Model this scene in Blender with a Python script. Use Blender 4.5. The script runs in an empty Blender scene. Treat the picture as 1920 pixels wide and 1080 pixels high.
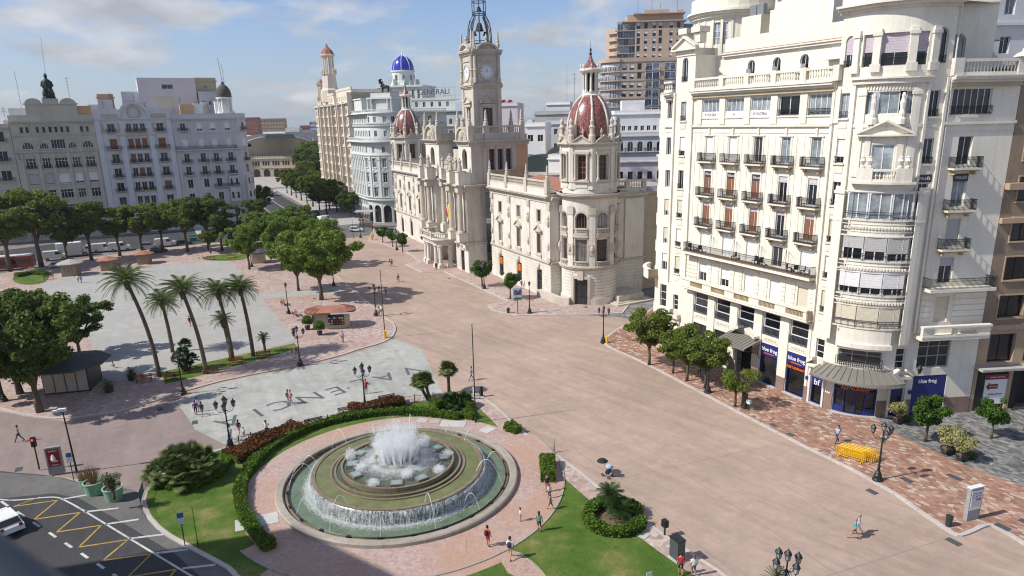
import bpy, bmesh, math, random
import numpy as np
from mathutils import Vector, Matrix
R = math.radians
sc = bpy.context.scene
col = sc.collection
rnd = random.Random(7)
# ---------------------------------------------------------------- camera
CAM_H, FOC, PCY, PITCH, ROLL = 30.0, 1300.0, 585.0, R(15.356), R(1.3)
_f = np.array([0,math.cos(PITCH),-math.sin(PITCH)])
_u0 = np.array([0,math.sin(PITCH),math.cos(PITCH)]); _r0 = np.array([1.0,0,0])
_up = _u0*math.cos(ROLL)+_r0*math.sin(ROLL)
_rt = _r0*math.cos(ROLL)-_u0*math.sin(ROLL)
cam = bpy.data.cameras.new('camera'); camo = bpy.data.objects.new('camera',cam); col.objects.link(camo)
camo.matrix_world = Matrix(((_rt[0],_up[0],-_f[0],0),(_rt[1],_up[1],-_f[1],0),(_rt[2],_up[2],-_f[2],CAM_H),(0,0,0,1)))
cam.sensor_width = 36; cam.lens = FOC/1920*36; cam.shift_y = (PCY-540)/1920
cam.clip_start = 0.05; cam.clip_end = 20000
cam.dof.use_dof = True; cam.dof.focus_distance = 90; cam.dof.aperture_fstop = 3.5
sc.camera = camo
def ray(x,y):return _rt*(x-960)/FOC+_up*(PCY-y)/FOC+_f
def G(x,y,z=0.0):
 d = ray(x,y); s = (z-CAM_H)/d[2]
 return(d[0]*s,d[1]*s)
 # plaza grid: u runs along the town hall front towards the viewer, n points into the buildings
_a = R(-64.5); DU = (math.cos(_a),math.sin(_a)); DN = (-DU[1],DU[0]); O0 = (-3.75,138.82)
def UN(u,n):return(O0[0]+DU[0]*u+DN[0]*n,O0[1]+DU[1]*u+DN[1]*n)
# ---------------------------------------------------------------- light
SUN_AZ, SUN_EL = R(196), R(44)
sun = bpy.data.lights.new('sun','SUN'); sun.energy = 4.8; sun.angle = R(0.6); sun.color = (1.0,0.955,0.885)
suno = bpy.data.objects.new('sun',sun); col.objects.link(suno)
sv = Vector((math.cos(SUN_AZ)*math.cos(SUN_EL),math.sin(SUN_AZ)*math.cos(SUN_EL),math.sin(SUN_EL)))
suno.rotation_euler = (-sv).to_track_quat('-Z','Y').to_euler(); suno.location = (-60,-20,120)
world = bpy.data.worlds.new('World'); sc.world = world; world.use_nodes = True
nt = world.node_tree; N = nt.nodes; Lk = nt.links; N.clear()
sky = N.new('ShaderNodeTexSky'); sky.sky_type = 'NISHITA'; sky.sun_disc = False
sky.sun_elevation = SUN_EL; sky.sun_rotation = R(90)-SUN_AZ; sky.air_density = 1.1; sky.dust_density = 0.8; sky.ozone_density = 2.2
tc = N.new('ShaderNodeTexCoord'); sep = N.new('ShaderNodeSeparateXYZ'); Lk.new(tc.outputs['Generated'],sep.inputs[0])
def wm(op,a,b=None,c=None):
 n = N.new('ShaderNodeMath'); n.operation = op
 for i, v in enumerate((a,b,c)):
  if v is None:continue
  if isinstance(v,(int,float)):n.inputs[i].default_value = v
  else:Lk.new(v,n.inputs[i])
 return n.outputs[0]
zz = wm('ADD',wm('MAXIMUM',sep.outputs[2],0.0),0.26)
cx = wm('DIVIDE',sep.outputs[0],zz); cy = wm('DIVIDE',sep.outputs[1],zz)
cmb = N.new('ShaderNodeCombineXYZ'); Lk.new(cx,cmb.inputs[0]); Lk.new(cy,cmb.inputs[1])
n1 = N.new('ShaderNodeTexNoise'); n1.inputs['Scale'].default_value = 1.9; n1.inputs['Detail'].default_value = 9; n1.inputs['Roughness'].default_value = 0.56; n1.inputs['Distortion'].default_value = 0.25
mpw = N.new('ShaderNodeMapping'); mpw.inputs['Location'].default_value = (3.1,1.7,0); Lk.new(cmb.outputs[0],mpw.inputs[0]); Lk.new(mpw.outputs[0],n1.inputs['Vector'])
cov = N.new('ShaderNodeMapRange'); cov.inputs['From Min'].default_value = 0.49; cov.inputs['From Max'].default_value = 0.60; Lk.new(n1.outputs[0],cov.inputs[0])
n2 = N.new('ShaderNodeTexNoise'); n2.inputs['Scale'].default_value = 4.2; n2.inputs['Detail'].default_value = 6; Lk.new(mpw.outputs[0],n2.inputs['Vector'])
shade = N.new('ShaderNodeMapRange'); shade.inputs['From Min'].default_value = 0.35; shade.inputs['From Max'].default_value = 0.7; shade.inputs['To Min'].default_value = 0.62; shade.inputs['To Max'].default_value = 1.0; Lk.new(n2.outputs[0],shade.inputs[0])
ccol = N.new('ShaderNodeMixRGB'); ccol.blend_type = 'MULTIPLY'; ccol.inputs[0].default_value = 1; ccol.inputs[1].default_value = (6.1,6.2,6.5,1); Lk.new(shade.outputs[0],ccol.inputs[2])
# pale haze band low over the horizon, brighter sky overall
hz = wm('POWER',wm('SUBTRACT',1.0,wm('MINIMUM',wm('MAXIMUM',sep.outputs[2],0.0),1.0)),9.0)
hazec = N.new('ShaderNodeMixRGB'); Lk.new(wm('MULTIPLY',hz,0.55),hazec.inputs[0]); skt = N.new('ShaderNodeMixRGB'); skt.blend_type = 'MULTIPLY'; skt.inputs[0].default_value = 1; skt.inputs[2].default_value = (0.86,0.90,1.14,1); Lk.new(sky.outputs[0],skt.inputs[1]); Lk.new(skt.outputs[0],hazec.inputs[1]); hazec.inputs[2].default_value = (3.7,4.7,6.0,1)
mixc = N.new('ShaderNodeMixRGB'); Lk.new(wm('MULTIPLY',cov.outputs[0],0.85),mixc.inputs[0]); Lk.new(hazec.outputs[0],mixc.inputs[1]); Lk.new(ccol.outputs[0],mixc.inputs[2])
bg = N.new('ShaderNodeBackground'); bg.inputs[1].default_value = 0.112; Lk.new(mixc.outputs[0],bg.inputs[0])
wo = N.new('ShaderNodeOutputWorld'); Lk.new(bg.outputs[0],wo.inputs[0])
sc.view_settings.view_transform = 'Standard'; sc.view_settings.look = 'None'; sc.view_settings.exposure = 0.12; sc.view_settings.gamma = 1
sc.view_settings.use_curve_mapping = False
sc.render.engine = 'CYCLES'; sc.cycles.use_denoising = True; sc.cycles.max_bounces = 5; sc.cycles.diffuse_bounces = 3; sc.cycles.glossy_bounces = 2
sc.cycles.transmission_bounces = 4; sc.cycles.transparent_max_bounces = 12; sc.cycles.volume_bounces = 0; sc.cycles.caustics_reflective = False; sc.cycles.caustics_refractive = False
sc.cycles.sample_clamp_indirect = 6; sc.cycles.filter_width = 1.15
# ---------------------------------------------------------------- materials
def newmat(name):
 m = bpy.data.materials.new(name); m.use_nodes = True
 return m, m.node_tree.nodes, m.node_tree.links, m.node_tree.nodes['Principled BSDF']
def c4(c):return(c[0],c[1],c[2],1)
def noise(N_,L_,scale,detail=5,rough=0.6,vec=None,stretch=None):
 t = N_.new('ShaderNodeTexNoise'); t.inputs['Scale'].default_value = scale; t.inputs['Detail'].default_value = detail; t.inputs['Roughness'].default_value = rough
 g = vec
 if g is None:
  g = N_.new('ShaderNodeNewGeometry').outputs['Position']
 if stretch:
  mp = N_.new('ShaderNodeMapping'); mp.inputs['Scale'].default_value = stretch; L_.new(g,mp.inputs[0]); g = mp.outputs[0]
 L_.new(g,t.inputs['Vector']); return t.outputs[0]
def ramp(N_,L_,fac,stops):
 r = N_.new('ShaderNodeValToRGB'); e = r.color_ramp.elements
 while len(e)<len(stops):e.new(0.5)
 for i, (p,c)in enumerate(stops):e[i].position = p; e[i].color = c4(c)
 L_.new(fac,r.inputs[0]); return r.outputs[0]
def mix(N_,L_,fac,a,b,mode='MIX'):
 m = N_.new('ShaderNodeMixRGB'); m.blend_type = mode
 for i, v in enumerate((fac,a,b)):
  if isinstance(v,tuple):m.inputs[i].default_value = c4(v)
  elif isinstance(v,(int,float)):m.inputs[i].default_value = v
  else:L_.new(v,m.inputs[i])
 return m.outputs[0]
def bump(N_,L_,b,h,strength=0.3,dist=0.02):
 n = N_.new('ShaderNodeBump'); n.inputs['Strength'].default_value = strength; n.inputs['Distance'].default_value = dist; L_.new(h,n.inputs['Height']); L_.new(n.outputs[0],b.inputs['Normal'])
M = {}
def stone(name,c,var=0.18,rough=0.85,dirt=0.35,dcol=None,spots=False):
 """plaster or stone: broad tone drift, vertical rain streaks, fine grain"""
 m, N_, L_, b = newmat(name)
 big = noise(N_,L_,0.35,4); st = noise(N_,L_,1.0,5,0.65,None,(1.6,1.6,0.22)); fine = noise(N_,L_,9,4)
 dark = tuple(x*(1-var)for x in c); light = tuple(min(1,x*(1+var*0.45))for x in c)
 base = ramp(N_,L_,big,[(0.3,dark),(0.7,light)])
 sr = ramp(N_,L_,st,[(0.52,(0,0,0)),(0.74,(1,1,1))])
 dc = dcol or tuple(x*0.55 for x in c)
 sm = N_.new('ShaderNodeMath'); sm.operation = 'MULTIPLY'; sm.inputs[1].default_value = dirt; L_.new(sr,sm.inputs[0])
 k = mix(N_,L_,sm.outputs[0],base,dc)
 fr = ramp(N_,L_,fine,[(0.3,(0.88,)*3),(0.7,(1.04,)*3)])
 k = mix(N_,L_,1.0,k,fr,'MULTIPLY'); L_.new(k,b.inputs['Base Color']); b.inputs['Roughness'].default_value = rough; b.inputs['Specular IOR Level'].default_value = 0.2
 bump(N_,L_,b,fine,0.25,0.03); M[name] = m; return m
def plain(name,c,rough=0.6,metal=0.0,spec=0.4,coat=0.0,emit=None):
 m, N_, L_, b = newmat(name); f = noise(N_,L_,6,3)
 k = mix(N_,L_,1.0,c,ramp(N_,L_,f,[(0.3,(0.86,)*3),(0.7,(1.06,)*3)]),'MULTIPLY'); L_.new(k,b.inputs['Base Color'])
 b.inputs['Roughness'].default_value = rough; b.inputs['Metallic'].default_value = metal; b.inputs['Specular IOR Level'].default_value = spec; b.inputs['Coat Weight'].default_value = coat
 if emit:b.inputs['Emission Color'].default_value = c4(emit[0]); b.inputs['Emission Strength'].default_value = emit[1]
 M[name] = m; return m
def foliage(name,c1,c2,c3=None,trans=0.25):
 m, N_, L_, b = newmat(name)
 oi = N_.new('ShaderNodeObjectInfo'); geo = N_.new('ShaderNodeNewGeometry')
 r1 = noise(N_,L_,1.1,3); r2 = noise(N_,L_,14,2)
 k = ramp(N_,L_,r2,[(0.25,c1),(0.55,c2),(0.8,c3 or tuple(x*1.35 for x in c2))])
 k = mix(N_,L_,1.0,k,ramp(N_,L_,r1,[(0.3,(0.75,0.8,0.75)),(0.7,(1.15,1.1,1.0))]),'MULTIPLY')
 k = mix(N_,L_,1.0,k,ramp(N_,L_,oi.outputs['Random'],[(0.0,(0.88,0.92,0.85)),(1.0,(1.12,1.05,1.0))]),'MULTIPLY')
 L_.new(k,b.inputs['Base Color']); b.inputs['Roughness'].default_value = 0.55; b.inputs['Specular IOR Level'].default_value = 0.25
 tr = N_.new('ShaderNodeBsdfTranslucent'); L_.new(k,tr.inputs[0]); ms = N_.new('ShaderNodeMixShader'); ms.inputs[0].default_value = trans
 out = N_['Material Output']; L_.new(b.outputs[0],ms.inputs[1]); L_.new(tr.outputs[0],ms.inputs[2]); L_.new(ms.outputs[0],out.inputs[0])
 M[name] = m; return m
stone('cream_white',(0.80,0.76,0.645),0.10,dirt=0.30,dcol=(0.50,0.45,0.36))
stone('cream_trim',(0.75,0.71,0.61),0.12,dirt=0.4,dcol=(0.46,0.38,0.26))
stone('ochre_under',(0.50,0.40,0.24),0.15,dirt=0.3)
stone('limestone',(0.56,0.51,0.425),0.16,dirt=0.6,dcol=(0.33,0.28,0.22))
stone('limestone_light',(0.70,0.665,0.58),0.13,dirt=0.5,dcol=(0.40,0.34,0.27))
stone('limestone_pink',(0.60,0.50,0.43),0.12,dirt=0.3)
stone('orange_plaster',(0.58,0.38,0.22),0.1,dirt=0.2)
stone('tan_stone',(0.50,0.42,0.30),0.12,dirt=0.35)
stone('cream_grey',(0.52,0.49,0.40),0.12,dirt=0.35,dcol=(0.25,0.22,0.17))
stone('blue_white',(0.60,0.61,0.625),0.07,dirt=0.25)
stone('blue_white2',(0.54,0.545,0.55),0.08,dirt=0.3)
stone('white_plaster',(0.78,0.78,0.77),0.07,dirt=0.2,dcol=(0.5,0.48,0.45))
stone('grey_white',(0.62,0.64,0.61),0.08,dirt=0.25,dcol=(0.38,0.40,0.38))
stone('pink_plaster',(0.64,0.59,0.61),0.07,dirt=0.2)
stone('warm_cream',(0.68,0.60,0.49),0.09,dirt=0.25)
stone('brown_tower',(0.50,0.39,0.30),0.08,dirt=0.15)
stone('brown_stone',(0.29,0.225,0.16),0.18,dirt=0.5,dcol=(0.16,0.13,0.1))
stone('salmon_stone',(0.46,0.33,0.22),0.12,dirt=0.3)
stone('plinth_stone',(0.27,0.19,0.15),0.2,dirt=0.4)
stone('station_roof',(0.10,0.088,0.078),0.15,dirt=0.25)
stone('terracotta',(0.36,0.17,0.115),0.2,dirt=0.3)
stone('roof_gravel',(0.42,0.38,0.34),0.2,dirt=0.4)
stone('roof_dark',(0.09,0.10,0.10),0.2,dirt=0.3)
stone('granite_grey',(0.42,0.40,0.37),0.15,dirt=0.4,dcol=(0.2,0.19,0.17))
stone('concrete',(0.50,0.49,0.46),0.15,dirt=0.35)
stone('kerb_stone',(0.50,0.46,0.42),0.15,dirt=0.3)
stone('brick_red',(0.30,0.13,0.09),0.15,dirt=0.3)
stone('bronze',(0.035,0.038,0.032),0.3,rough=0.5,dirt=0.2)
stone('trunk',(0.14,0.11,0.08),0.3,dirt=0.4)
stone('palm_trunk',(0.15,0.12,0.09),0.3,dirt=0.4)
plain('iron',(0.022,0.026,0.028),0.45,0.3)
plain('iron_grey',(0.10,0.11,0.12),0.5,0.3)
plain('iron_green',(0.018,0.03,0.028),0.4,0.3)
plain('steel',(0.35,0.35,0.35),0.35,0.7)
plain('alu_white',(0.72,0.73,0.74),0.4)
plain('white_paint',(0.80,0.80,0.79),0.35,coat=0.4)
plain('silver_paint',(0.45,0.46,0.47),0.3,0.5,coat=0.5)
plain('red_paint',(0.26,0.02,0.02),0.35,coat=0.4)
plain('black_paint',(0.02,0.02,0.022),0.3,coat=0.4)
plain('dark_blue_paint',(0.02,0.03,0.10),0.35,coat=0.4)
plain('rubber',(0.02,0.02,0.02),0.8)
plain('yellow_paint',(0.78,0.45,0.01),0.45)
plain('green_planter',(0.22,0.42,0.28),0.5)
plain('dark_plastic',(0.035,0.038,0.04),0.5)
plain('grey_plastic',(0.30,0.31,0.31),0.5)
plain('wood_brown',(0.20,0.10,0.05),0.6)
plain('shutter_brown',(0.24,0.10,0.05),0.6)
plain('kiosk_wood',(0.30,0.22,0.15),0.7)
plain('kiosk_cream',(0.48,0.42,0.33),0.7)
plain('blind_white',(0.74,0.74,0.73),0.6)
plain('blind_grey',(0.46,0.45,0.43),0.7)
plain('blind_lilac',(0.52,0.45,0.50),0.7)
plain('blind_cream',(0.62,0.57,0.44),0.7)
plain('shop_blue',(0.022,0.03,0.16),0.35)
plain('shop_orange',(0.75,0.15,0.02),0.5)
plain('sign_white',(0.80,0.80,0.80),0.5)
plain('sign_red',(0.30,0.02,0.02),0.5)
plain('sign_blue',(0.05,0.16,0.42),0.5)
plain('sign_dark',(0.05,0.045,0.06),0.5)
plain('flag_red',(0.50,0.02,0.02),0.8); plain('flag_yellow',(0.75,0.50,0.03),0.8); plain('flag_violet',(0.10,0.03,0.20),0.8)
plain('orange_cloth',(0.55,0.14,0.02),0.8)
plain('lamp_red',(0.8,0.02,0.02),0.4,emit=((1,0.03,0.02),3.0))
plain('clock_white',(0.72,0.74,0.74),0.5)
plain('clock_mark',(0.05,0.12,0.20),0.5)
plain('zinc',(0.24,0.22,0.19),0.55,0.2)
plain('letter_stone',(0.10,0.105,0.11),0.8)
stone('white_marking',(0.56,0.56,0.54),0.2,dirt=0.95,dcol=(0.14,0.14,0.14))
stone('yellow_marking',(0.50,0.33,0.08),0.25,dirt=0.95,dcol=(0.12,0.10,0.07))
plain('soil',(0.16,0.11,0.08),0.95)
plain('green_bin',(0.02,0.20,0.12),0.5)
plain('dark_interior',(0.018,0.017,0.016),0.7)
plain('blue_tile',(0.020,0.035,0.36),0.22,spec=0.6)
plain('basin_blue',(0.22,0.31,0.32),0.15,spec=0.6)
plain('awning_green',(0.03,0.05,0.05),0.8)
foliage('leaf_plane',(0.08,0.14,0.024),(0.18,0.27,0.045),(0.33,0.39,0.10),0.42)
foliage('leaf_dark',(0.04,0.08,0.015),(0.105,0.165,0.03),(0.22,0.27,0.06),0.4)
foliage('leaf_mid',(0.07,0.115,0.02),(0.16,0.215,0.038),(0.31,0.32,0.08),0.42)
foliage('leaf_orange',(0.03,0.08,0.010),(0.065,0.14,0.016),(0.11,0.20,0.03),0.3)
foliage('leaf_palm',(0.06,0.095,0.028),(0.13,0.175,0.052),(0.24,0.28,0.11),0.35)
foliage('leaf_cycad',(0.018,0.045,0.012),(0.04,0.09,0.018),(0.07,0.12,0.03))
foliage('leaf_hedge',(0.06,0.12,0.014),(0.12,0.21,0.026),(0.21,0.31,0.05),0.35)
foliage('leaf_red',(0.06,0.05,0.015),(0.17,0.055,0.018),(0.10,0.11,0.03))
foliage('leaf_pale',(0.20,0.20,0.08),(0.38,0.36,0.18),(0.50,0.48,0.28))
foliage('leaf_olive',(0.07,0.09,0.05),(0.13,0.15,0.09),(0.18,0.20,0.13))
foliage('leaf_dry',(0.16,0.11,0.06),(0.28,0.20,0.12),(0.36,0.28,0.18))
foliage('fruit_orange',(0.55,0.12,0.01),(0.7,0.2,0.02))
def glassmat(name,stops,rough=0.12):
 m, N_, L_, b = newmat(name); oi = N_.new('ShaderNodeObjectInfo')
 k = ramp(N_,L_,oi.outputs['Random'],stops); N_['Color Ramp'].color_ramp.interpolation = 'CONSTANT'
 w = noise(N_,L_,1.3,2); k = mix(N_,L_,1.0,k,ramp(N_,L_,w,[(0.35,(0.6,)*3),(0.65,(1.1,)*3)]),'MULTIPLY')
 L_.new(k,b.inputs['Base Color']); b.inputs['Roughness'].default_value = rough; b.inputs['Specular IOR Level'].default_value = 0.6; M[name] = m
glassmat('glass_dark',[(0.0,(0.010,0.012,0.014)),(0.45,(0.025,0.027,0.03)),(0.75,(0.05,0.05,0.052))])
glassmat('glass_mixed',[(0.0,(0.015,0.017,0.02)),(0.35,(0.05,0.055,0.06)),(0.6,(0.16,0.17,0.18)),(0.82,(0.34,0.35,0.35))])
glassmat('glass_light',[(0.0,(0.28,0.32,0.34)),(0.5,(0.36,0.40,0.42)),(0.8,(0.16,0.19,0.21))])
glassmat('glass_blue',[(0.0,(0.07,0.12,0.2)),(0.5,(0.2,0.26,0.33)),(0.8,(0.42,0.46,0.5))])
m, N_, L_, b = newmat('glass_clear'); b.inputs['Base Color'].default_value = (0.02,0.03,0.035,1); b.inputs['Roughness'].default_value = 0.05; b.inputs['Alpha'].default_value = 0.45; b.inputs['Specular IOR Level'].default_value = 0.7; M['glass_clear'] = m
# dome tiles: scales laid in diagonal rows
m, N_, L_, b = newmat('dome_tile')
tcn = N_.new('ShaderNodeTexCoord'); v = N_.new('ShaderNodeTexVoronoi'); v.inputs['Scale'].default_value = 5.5; L_.new(tcn.outputs['Object'],v.inputs['Vector'])
k = ramp(N_,L_,v.outputs['Color'],[(0.2,(0.13,0.03,0.028)),(0.5,(0.22,0.065,0.055)),(0.8,(0.34,0.15,0.12))]); L_.new(k,b.inputs['Base Color'])
b.inputs['Roughness'].default_value = 0.28; b.inputs['Specular IOR Level'].default_value = 0.6; bump(N_,L_,b,v.outputs['Distance'],0.5,0.03); M['dome_tile'] = m
# ---- ground materials
def paving(name,cols,scale=1.6,joint=(0.30,0.25,0.22),big=None,rough=0.75,streak=(1,1,1),rot=-64.5,jw=0.03):
 m, N_, L_, b = newmat(name); pos = N_.new('ShaderNodeNewGeometry').outputs['Position']
 mp = N_.new('ShaderNodeMapping'); mp.vector_type = 'TEXTURE'; mp.inputs['Rotation'].default_value = (0,0,R(rot)); mp.inputs['Scale'].default_value = tuple(1/q for q in streak); L_.new(pos,mp.inputs[0])
 wob = N_.new('ShaderNodeTexNoise'); wob.inputs['Scale'].default_value = 2.0; L_.new(mp.outputs[0],wob.inputs['Vector'])
 vm = N_.new('ShaderNodeVectorMath'); vm.operation = 'MULTIPLY_ADD'; L_.new(wob.outputs['Color'],vm.inputs[0]); vm.inputs[1].default_value = (0.25,)*3; L_.new(mp.outputs[0],vm.inputs[2])
 v = N_.new('ShaderNodeTexVoronoi'); v.inputs['Scale'].default_value = scale; L_.new(vm.outputs[0],v.inputs['Vector'])
 ve = N_.new('ShaderNodeTexVoronoi'); ve.feature = 'DISTANCE_TO_EDGE'; ve.inputs['Scale'].default_value = scale; L_.new(vm.outputs[0],ve.inputs['Vector'])
 n_ = len(cols); sepc = N_.new('ShaderNodeSeparateColor'); L_.new(v.outputs['Color'],sepc.inputs[0])
 k = ramp(N_,L_,sepc.outputs[0],[(0.05+0.9*i/max(1,n_-1),c)for i,c in enumerate(cols)])
 g1 = noise(N_,L_,7,5,0.7); k = mix(N_,L_,1.0,k,ramp(N_,L_,g1,[(0.25,(0.72,)*3),(0.75,(1.2,)*3)]),'MULTIPLY')
 if big:
  g2 = noise(N_,L_,0.16,4); k = mix(N_,L_,ramp(N_,L_,g2,[(0.42,(0,0,0)),(0.6,(0.65,)*3)]),k,big)
 e = ramp(N_,L_,ve.outputs['Distance'],[(0.0,(1,1,1)),(jw,(0,0,0))])
 k = mix(N_,L_,e,k,joint); L_.new(k,b.inputs['Base Color']); b.inputs['Roughness'].default_value = rough; b.inputs['Specular IOR Level'].default_value = 0.25
 bump(N_,L_,b,ve.outputs['Distance'],0.2,0.02); M[name] = m
paving('crazy_red',[(0.27,0.12,0.09),(0.35,0.18,0.12),(0.42,0.25,0.165),(0.50,0.35,0.26),(0.56,0.46,0.38),(0.31,0.15,0.115)],2.4,big=(0.24,0.10,0.085))
paving('crazy_pale',[(0.37,0.27,0.23),(0.42,0.31,0.265),(0.46,0.37,0.32),(0.52,0.45,0.39),(0.33,0.22,0.19)],2.4,joint=(0.36,0.29,0.25),big=(0.36,0.24,0.20))
paving('crazy_grey',[(0.13,0.135,0.13),(0.19,0.19,0.18),(0.24,0.235,0.215),(0.16,0.165,0.155),(0.29,0.285,0.26)],1.4,joint=(0.16,0.155,0.14),streak=(0.6,1.2,1))
paving('fountain_paving',[(0.40,0.29,0.255),(0.44,0.33,0.29),(0.48,0.37,0.325),(0.37,0.26,0.225)],4.0,joint=(0.32,0.22,0.19),big=(0.42,0.25,0.16))
def asphalt(name,c,var,blot=None,rot=-64.5,rough=0.85,fine=40,tracks=0.08):
 m, N_, L_, b = newmat(name); pos = N_.new('ShaderNodeNewGeometry').outputs['Position']
 mp = N_.new('ShaderNodeMapping'); mp.vector_type = 'TEXTURE'; mp.inputs['Rotation'].default_value = (0,0,R(rot)); mp.inputs['Scale'].default_value = (14,1.1,1); L_.new(pos,mp.inputs[0])
 t = N_.new('ShaderNodeTexNoise'); t.inputs['Scale'].default_value = 1.0; t.inputs['Detail'].default_value = 5; t.inputs['Roughness'].default_value = 0.7; L_.new(mp.outputs[0],t.inputs['Vector'])
 big = noise(N_,L_,0.09,6,0.62); f = noise(N_,L_,fine,2)
 k = ramp(N_,L_,big,[(0.3,tuple(x*(1-var)for x in c)),(0.7,tuple(x*(1+var)for x in c))])
 k = mix(N_,L_,1.0,k,ramp(N_,L_,t.outputs[0],[(0.3,(1-tracks,)*3),(0.7,(1+tracks,)*3)]),'MULTIPLY')
 md = noise(N_,L_,1.3,5,0.7); k = mix(N_,L_,1.0,k,ramp(N_,L_,md,[(0.3,(0.93,)*3),(0.7,(1.05,)*3)]),'MULTIPLY')
 k = mix(N_,L_,1.0,k,ramp(N_,L_,f,[(0.3,(0.9,)*3),(0.7,(1.08,)*3)]),'MULTIPLY')
 st_ = noise(N_,L_,0.22,7,0.75); k = mix(N_,L_,1.0,k,ramp(N_,L_,st_,[(0.42,(1,1,1)),(0.54,(0.90,0.895,0.89)),(0.62,(1.03,1.02,1.01))]),'MULTIPLY')
 if blot:k = mix(N_,L_,ramp(N_,L_,noise(N_,L_,0.45,6,0.7),[(0.5,(0,0,0)),(0.68,(0.7,)*3)]),k,blot)
 L_.new(k,b.inputs['Base Color']); b.inputs['Roughness'].default_value = rough; b.inputs['Specular IOR Level'].default_value = 0.25; bump(N_,L_,b,f,0.15,0.01); M[name] = m
asphalt('plaza_road',(0.395,0.295,0.235),0.11,tracks=0.13,rot=-48)
asphalt('road_rose',(0.27,0.215,0.195),0.10)
asphalt('asphalt_dark',(0.060,0.060,0.062),0.15,tracks=0.15)
asphalt('asphalt_grey',(0.15,0.145,0.14),0.18,blot=(0.09,0.088,0.086))
asphalt('plaza_grey',(0.38,0.368,0.335),0.07,blot=(0.34,0.345,0.335),tracks=0.05)
asphalt('letter_field',(0.385,0.39,0.355),0.16,blot=(0.24,0.245,0.225),tracks=0.14)
asphalt('city_ground',(0.22,0.20,0.18),0.3)
m, N_, L_, b = newmat('lawn'); g1 = noise(N_,L_,0.35,6,0.65); g2 = noise(N_,L_,22,3)
k = ramp(N_,L_,g1,[(0.32,(0.055,0.115,0.018)),(0.50,(0.09,0.15,0.028)),(0.62,(0.17,0.18,0.055)),(0.74,(0.29,0.24,0.11))])
k = mix(N_,L_,1.0,k,ramp(N_,L_,g2,[(0.25,(0.65,)*3),(0.75,(1.3,)*3)]),'MULTIPLY'); L_.new(k,b.inputs['Base Color']); b.inputs['Roughness'].default_value = 0.9; b.inputs['Specular IOR Level'].default_value = 0.1
bump(N_,L_,b,g2,0.8,0.05); M['lawn'] = m
def water(name,c,rip=6.0,st=0.25,rough=0.06,foam=None):
 m, N_, L_, b = newmat(name); r1 = noise(N_,L_,rip,4,0.6); r2 = noise(N_,L_,0.8,4)
 k = ramp(N_,L_,r2,[(0.3,tuple(x*0.75 for x in c)),(0.7,tuple(x*1.2 for x in c))])
 if foam:k = mix(N_,L_,ramp(N_,L_,noise(N_,L_,5,6,0.8),[(foam,(0,0,0)),(foam+0.1,(0.85,)*3)]),k,(0.8,0.85,0.85))
 L_.new(k,b.inputs['Base Color']); b.inputs['Roughness'].default_value = rough; b.inputs['Specular IOR Level'].default_value = 0.6; bump(N_,L_,b,r1,st,0.05); M[name] = m
water('pool_water',(0.12,0.165,0.105),4.0,0.5,0.08,0.66)
water('algae_water',(0.14,0.15,0.055),7.0,0.3,0.12)
water('ring_water',(0.06,0.075,0.045),7.0,0.5,0.10,0.60)
m, N_, L_, b = newmat('water_fall'); pos = N_.new('ShaderNodeNewGeometry').outputs['Position']
st = noise(N_,L_,7.0,3,0.7,pos,(1,1,0.10)); k = ramp(N_,L_,st,[(0.42,(0.04,0.045,0.035)),(0.56,(0.30,0.33,0.32)),(0.68,(0.75,0.78,0.78))]); L_.new(k,b.inputs['Base Color']); b.inputs['Roughness'].default_value = 0.25; M['water_fall'] = m
m, N_, L_, b = newmat('spray'); b.inputs['Base Color'].default_value = (0.93,0.95,0.96,1); b.inputs['Roughness'].default_value = 0.6
tr = N_.new('ShaderNodeBsdfTranslucent'); tr.inputs[0].default_value = (0.93,0.95,0.96,1); ms = N_.new('ShaderNodeMixShader'); ms.inputs[0].default_value = 0.45; L_.new(b.outputs[0],ms.inputs[1]); L_.new(tr.outputs[0],ms.inputs[2]); L_.new(ms.outputs[0],N_['Material Output'].inputs[0]); M['spray'] = m
stone('wet_stone',(0.24,0.19,0.12),0.3,rough=0.35,dirt=0.5,dcol=(0.07,0.07,0.03))
stone('rim_stone',(0.38,0.34,0.28),0.2,rough=0.6,dirt=0.5,dcol=(0.14,0.12,0.09))
# ---------------------------------------------------------------- mesh helpers
def mesh_from(name,V,F,mats,mi=None,smooth=False):
 me = bpy.data.meshes.new(name); me.from_pydata(V,[],F)
 for m in mats:me.materials.append(M[m])
 if mi is not None and len(mats)>1:me.polygons.foreach_set('material_index',mi)
 if smooth:me.polygons.foreach_set('use_smooth',[True]*len(me.polygons))
 me.update(); return me
def put(name,me,parent=None,loc=(0,0,0),rz=0.0,kind=None,scale=None):
 o = bpy.data.objects.new(name,me); col.objects.link(o); o.location = loc; o.rotation_euler = (0,0,rz)
 if scale:o.scale = scale if isinstance(scale,tuple)else(scale,)*3
 if parent is not None:o.parent = parent
 if kind:o['kind'] = kind
 return o
def tag(o,label,cat,group=None):
 o['label'] = label; o['category'] = cat
 if group:o['group'] = group
 return o
def thing(name,label,cat,loc=(0,0,0),rz=0.0,group=None):
 o = bpy.data.objects.new(name,None); col.objects.link(o); o.location = loc; o.rotation_euler = (0,0,rz); o.empty_display_size = 0.3
 return tag(o,label,cat,group)
def kids(o):return[c for c in col.objects if c.parent is o]
_kidcache = {}
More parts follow.
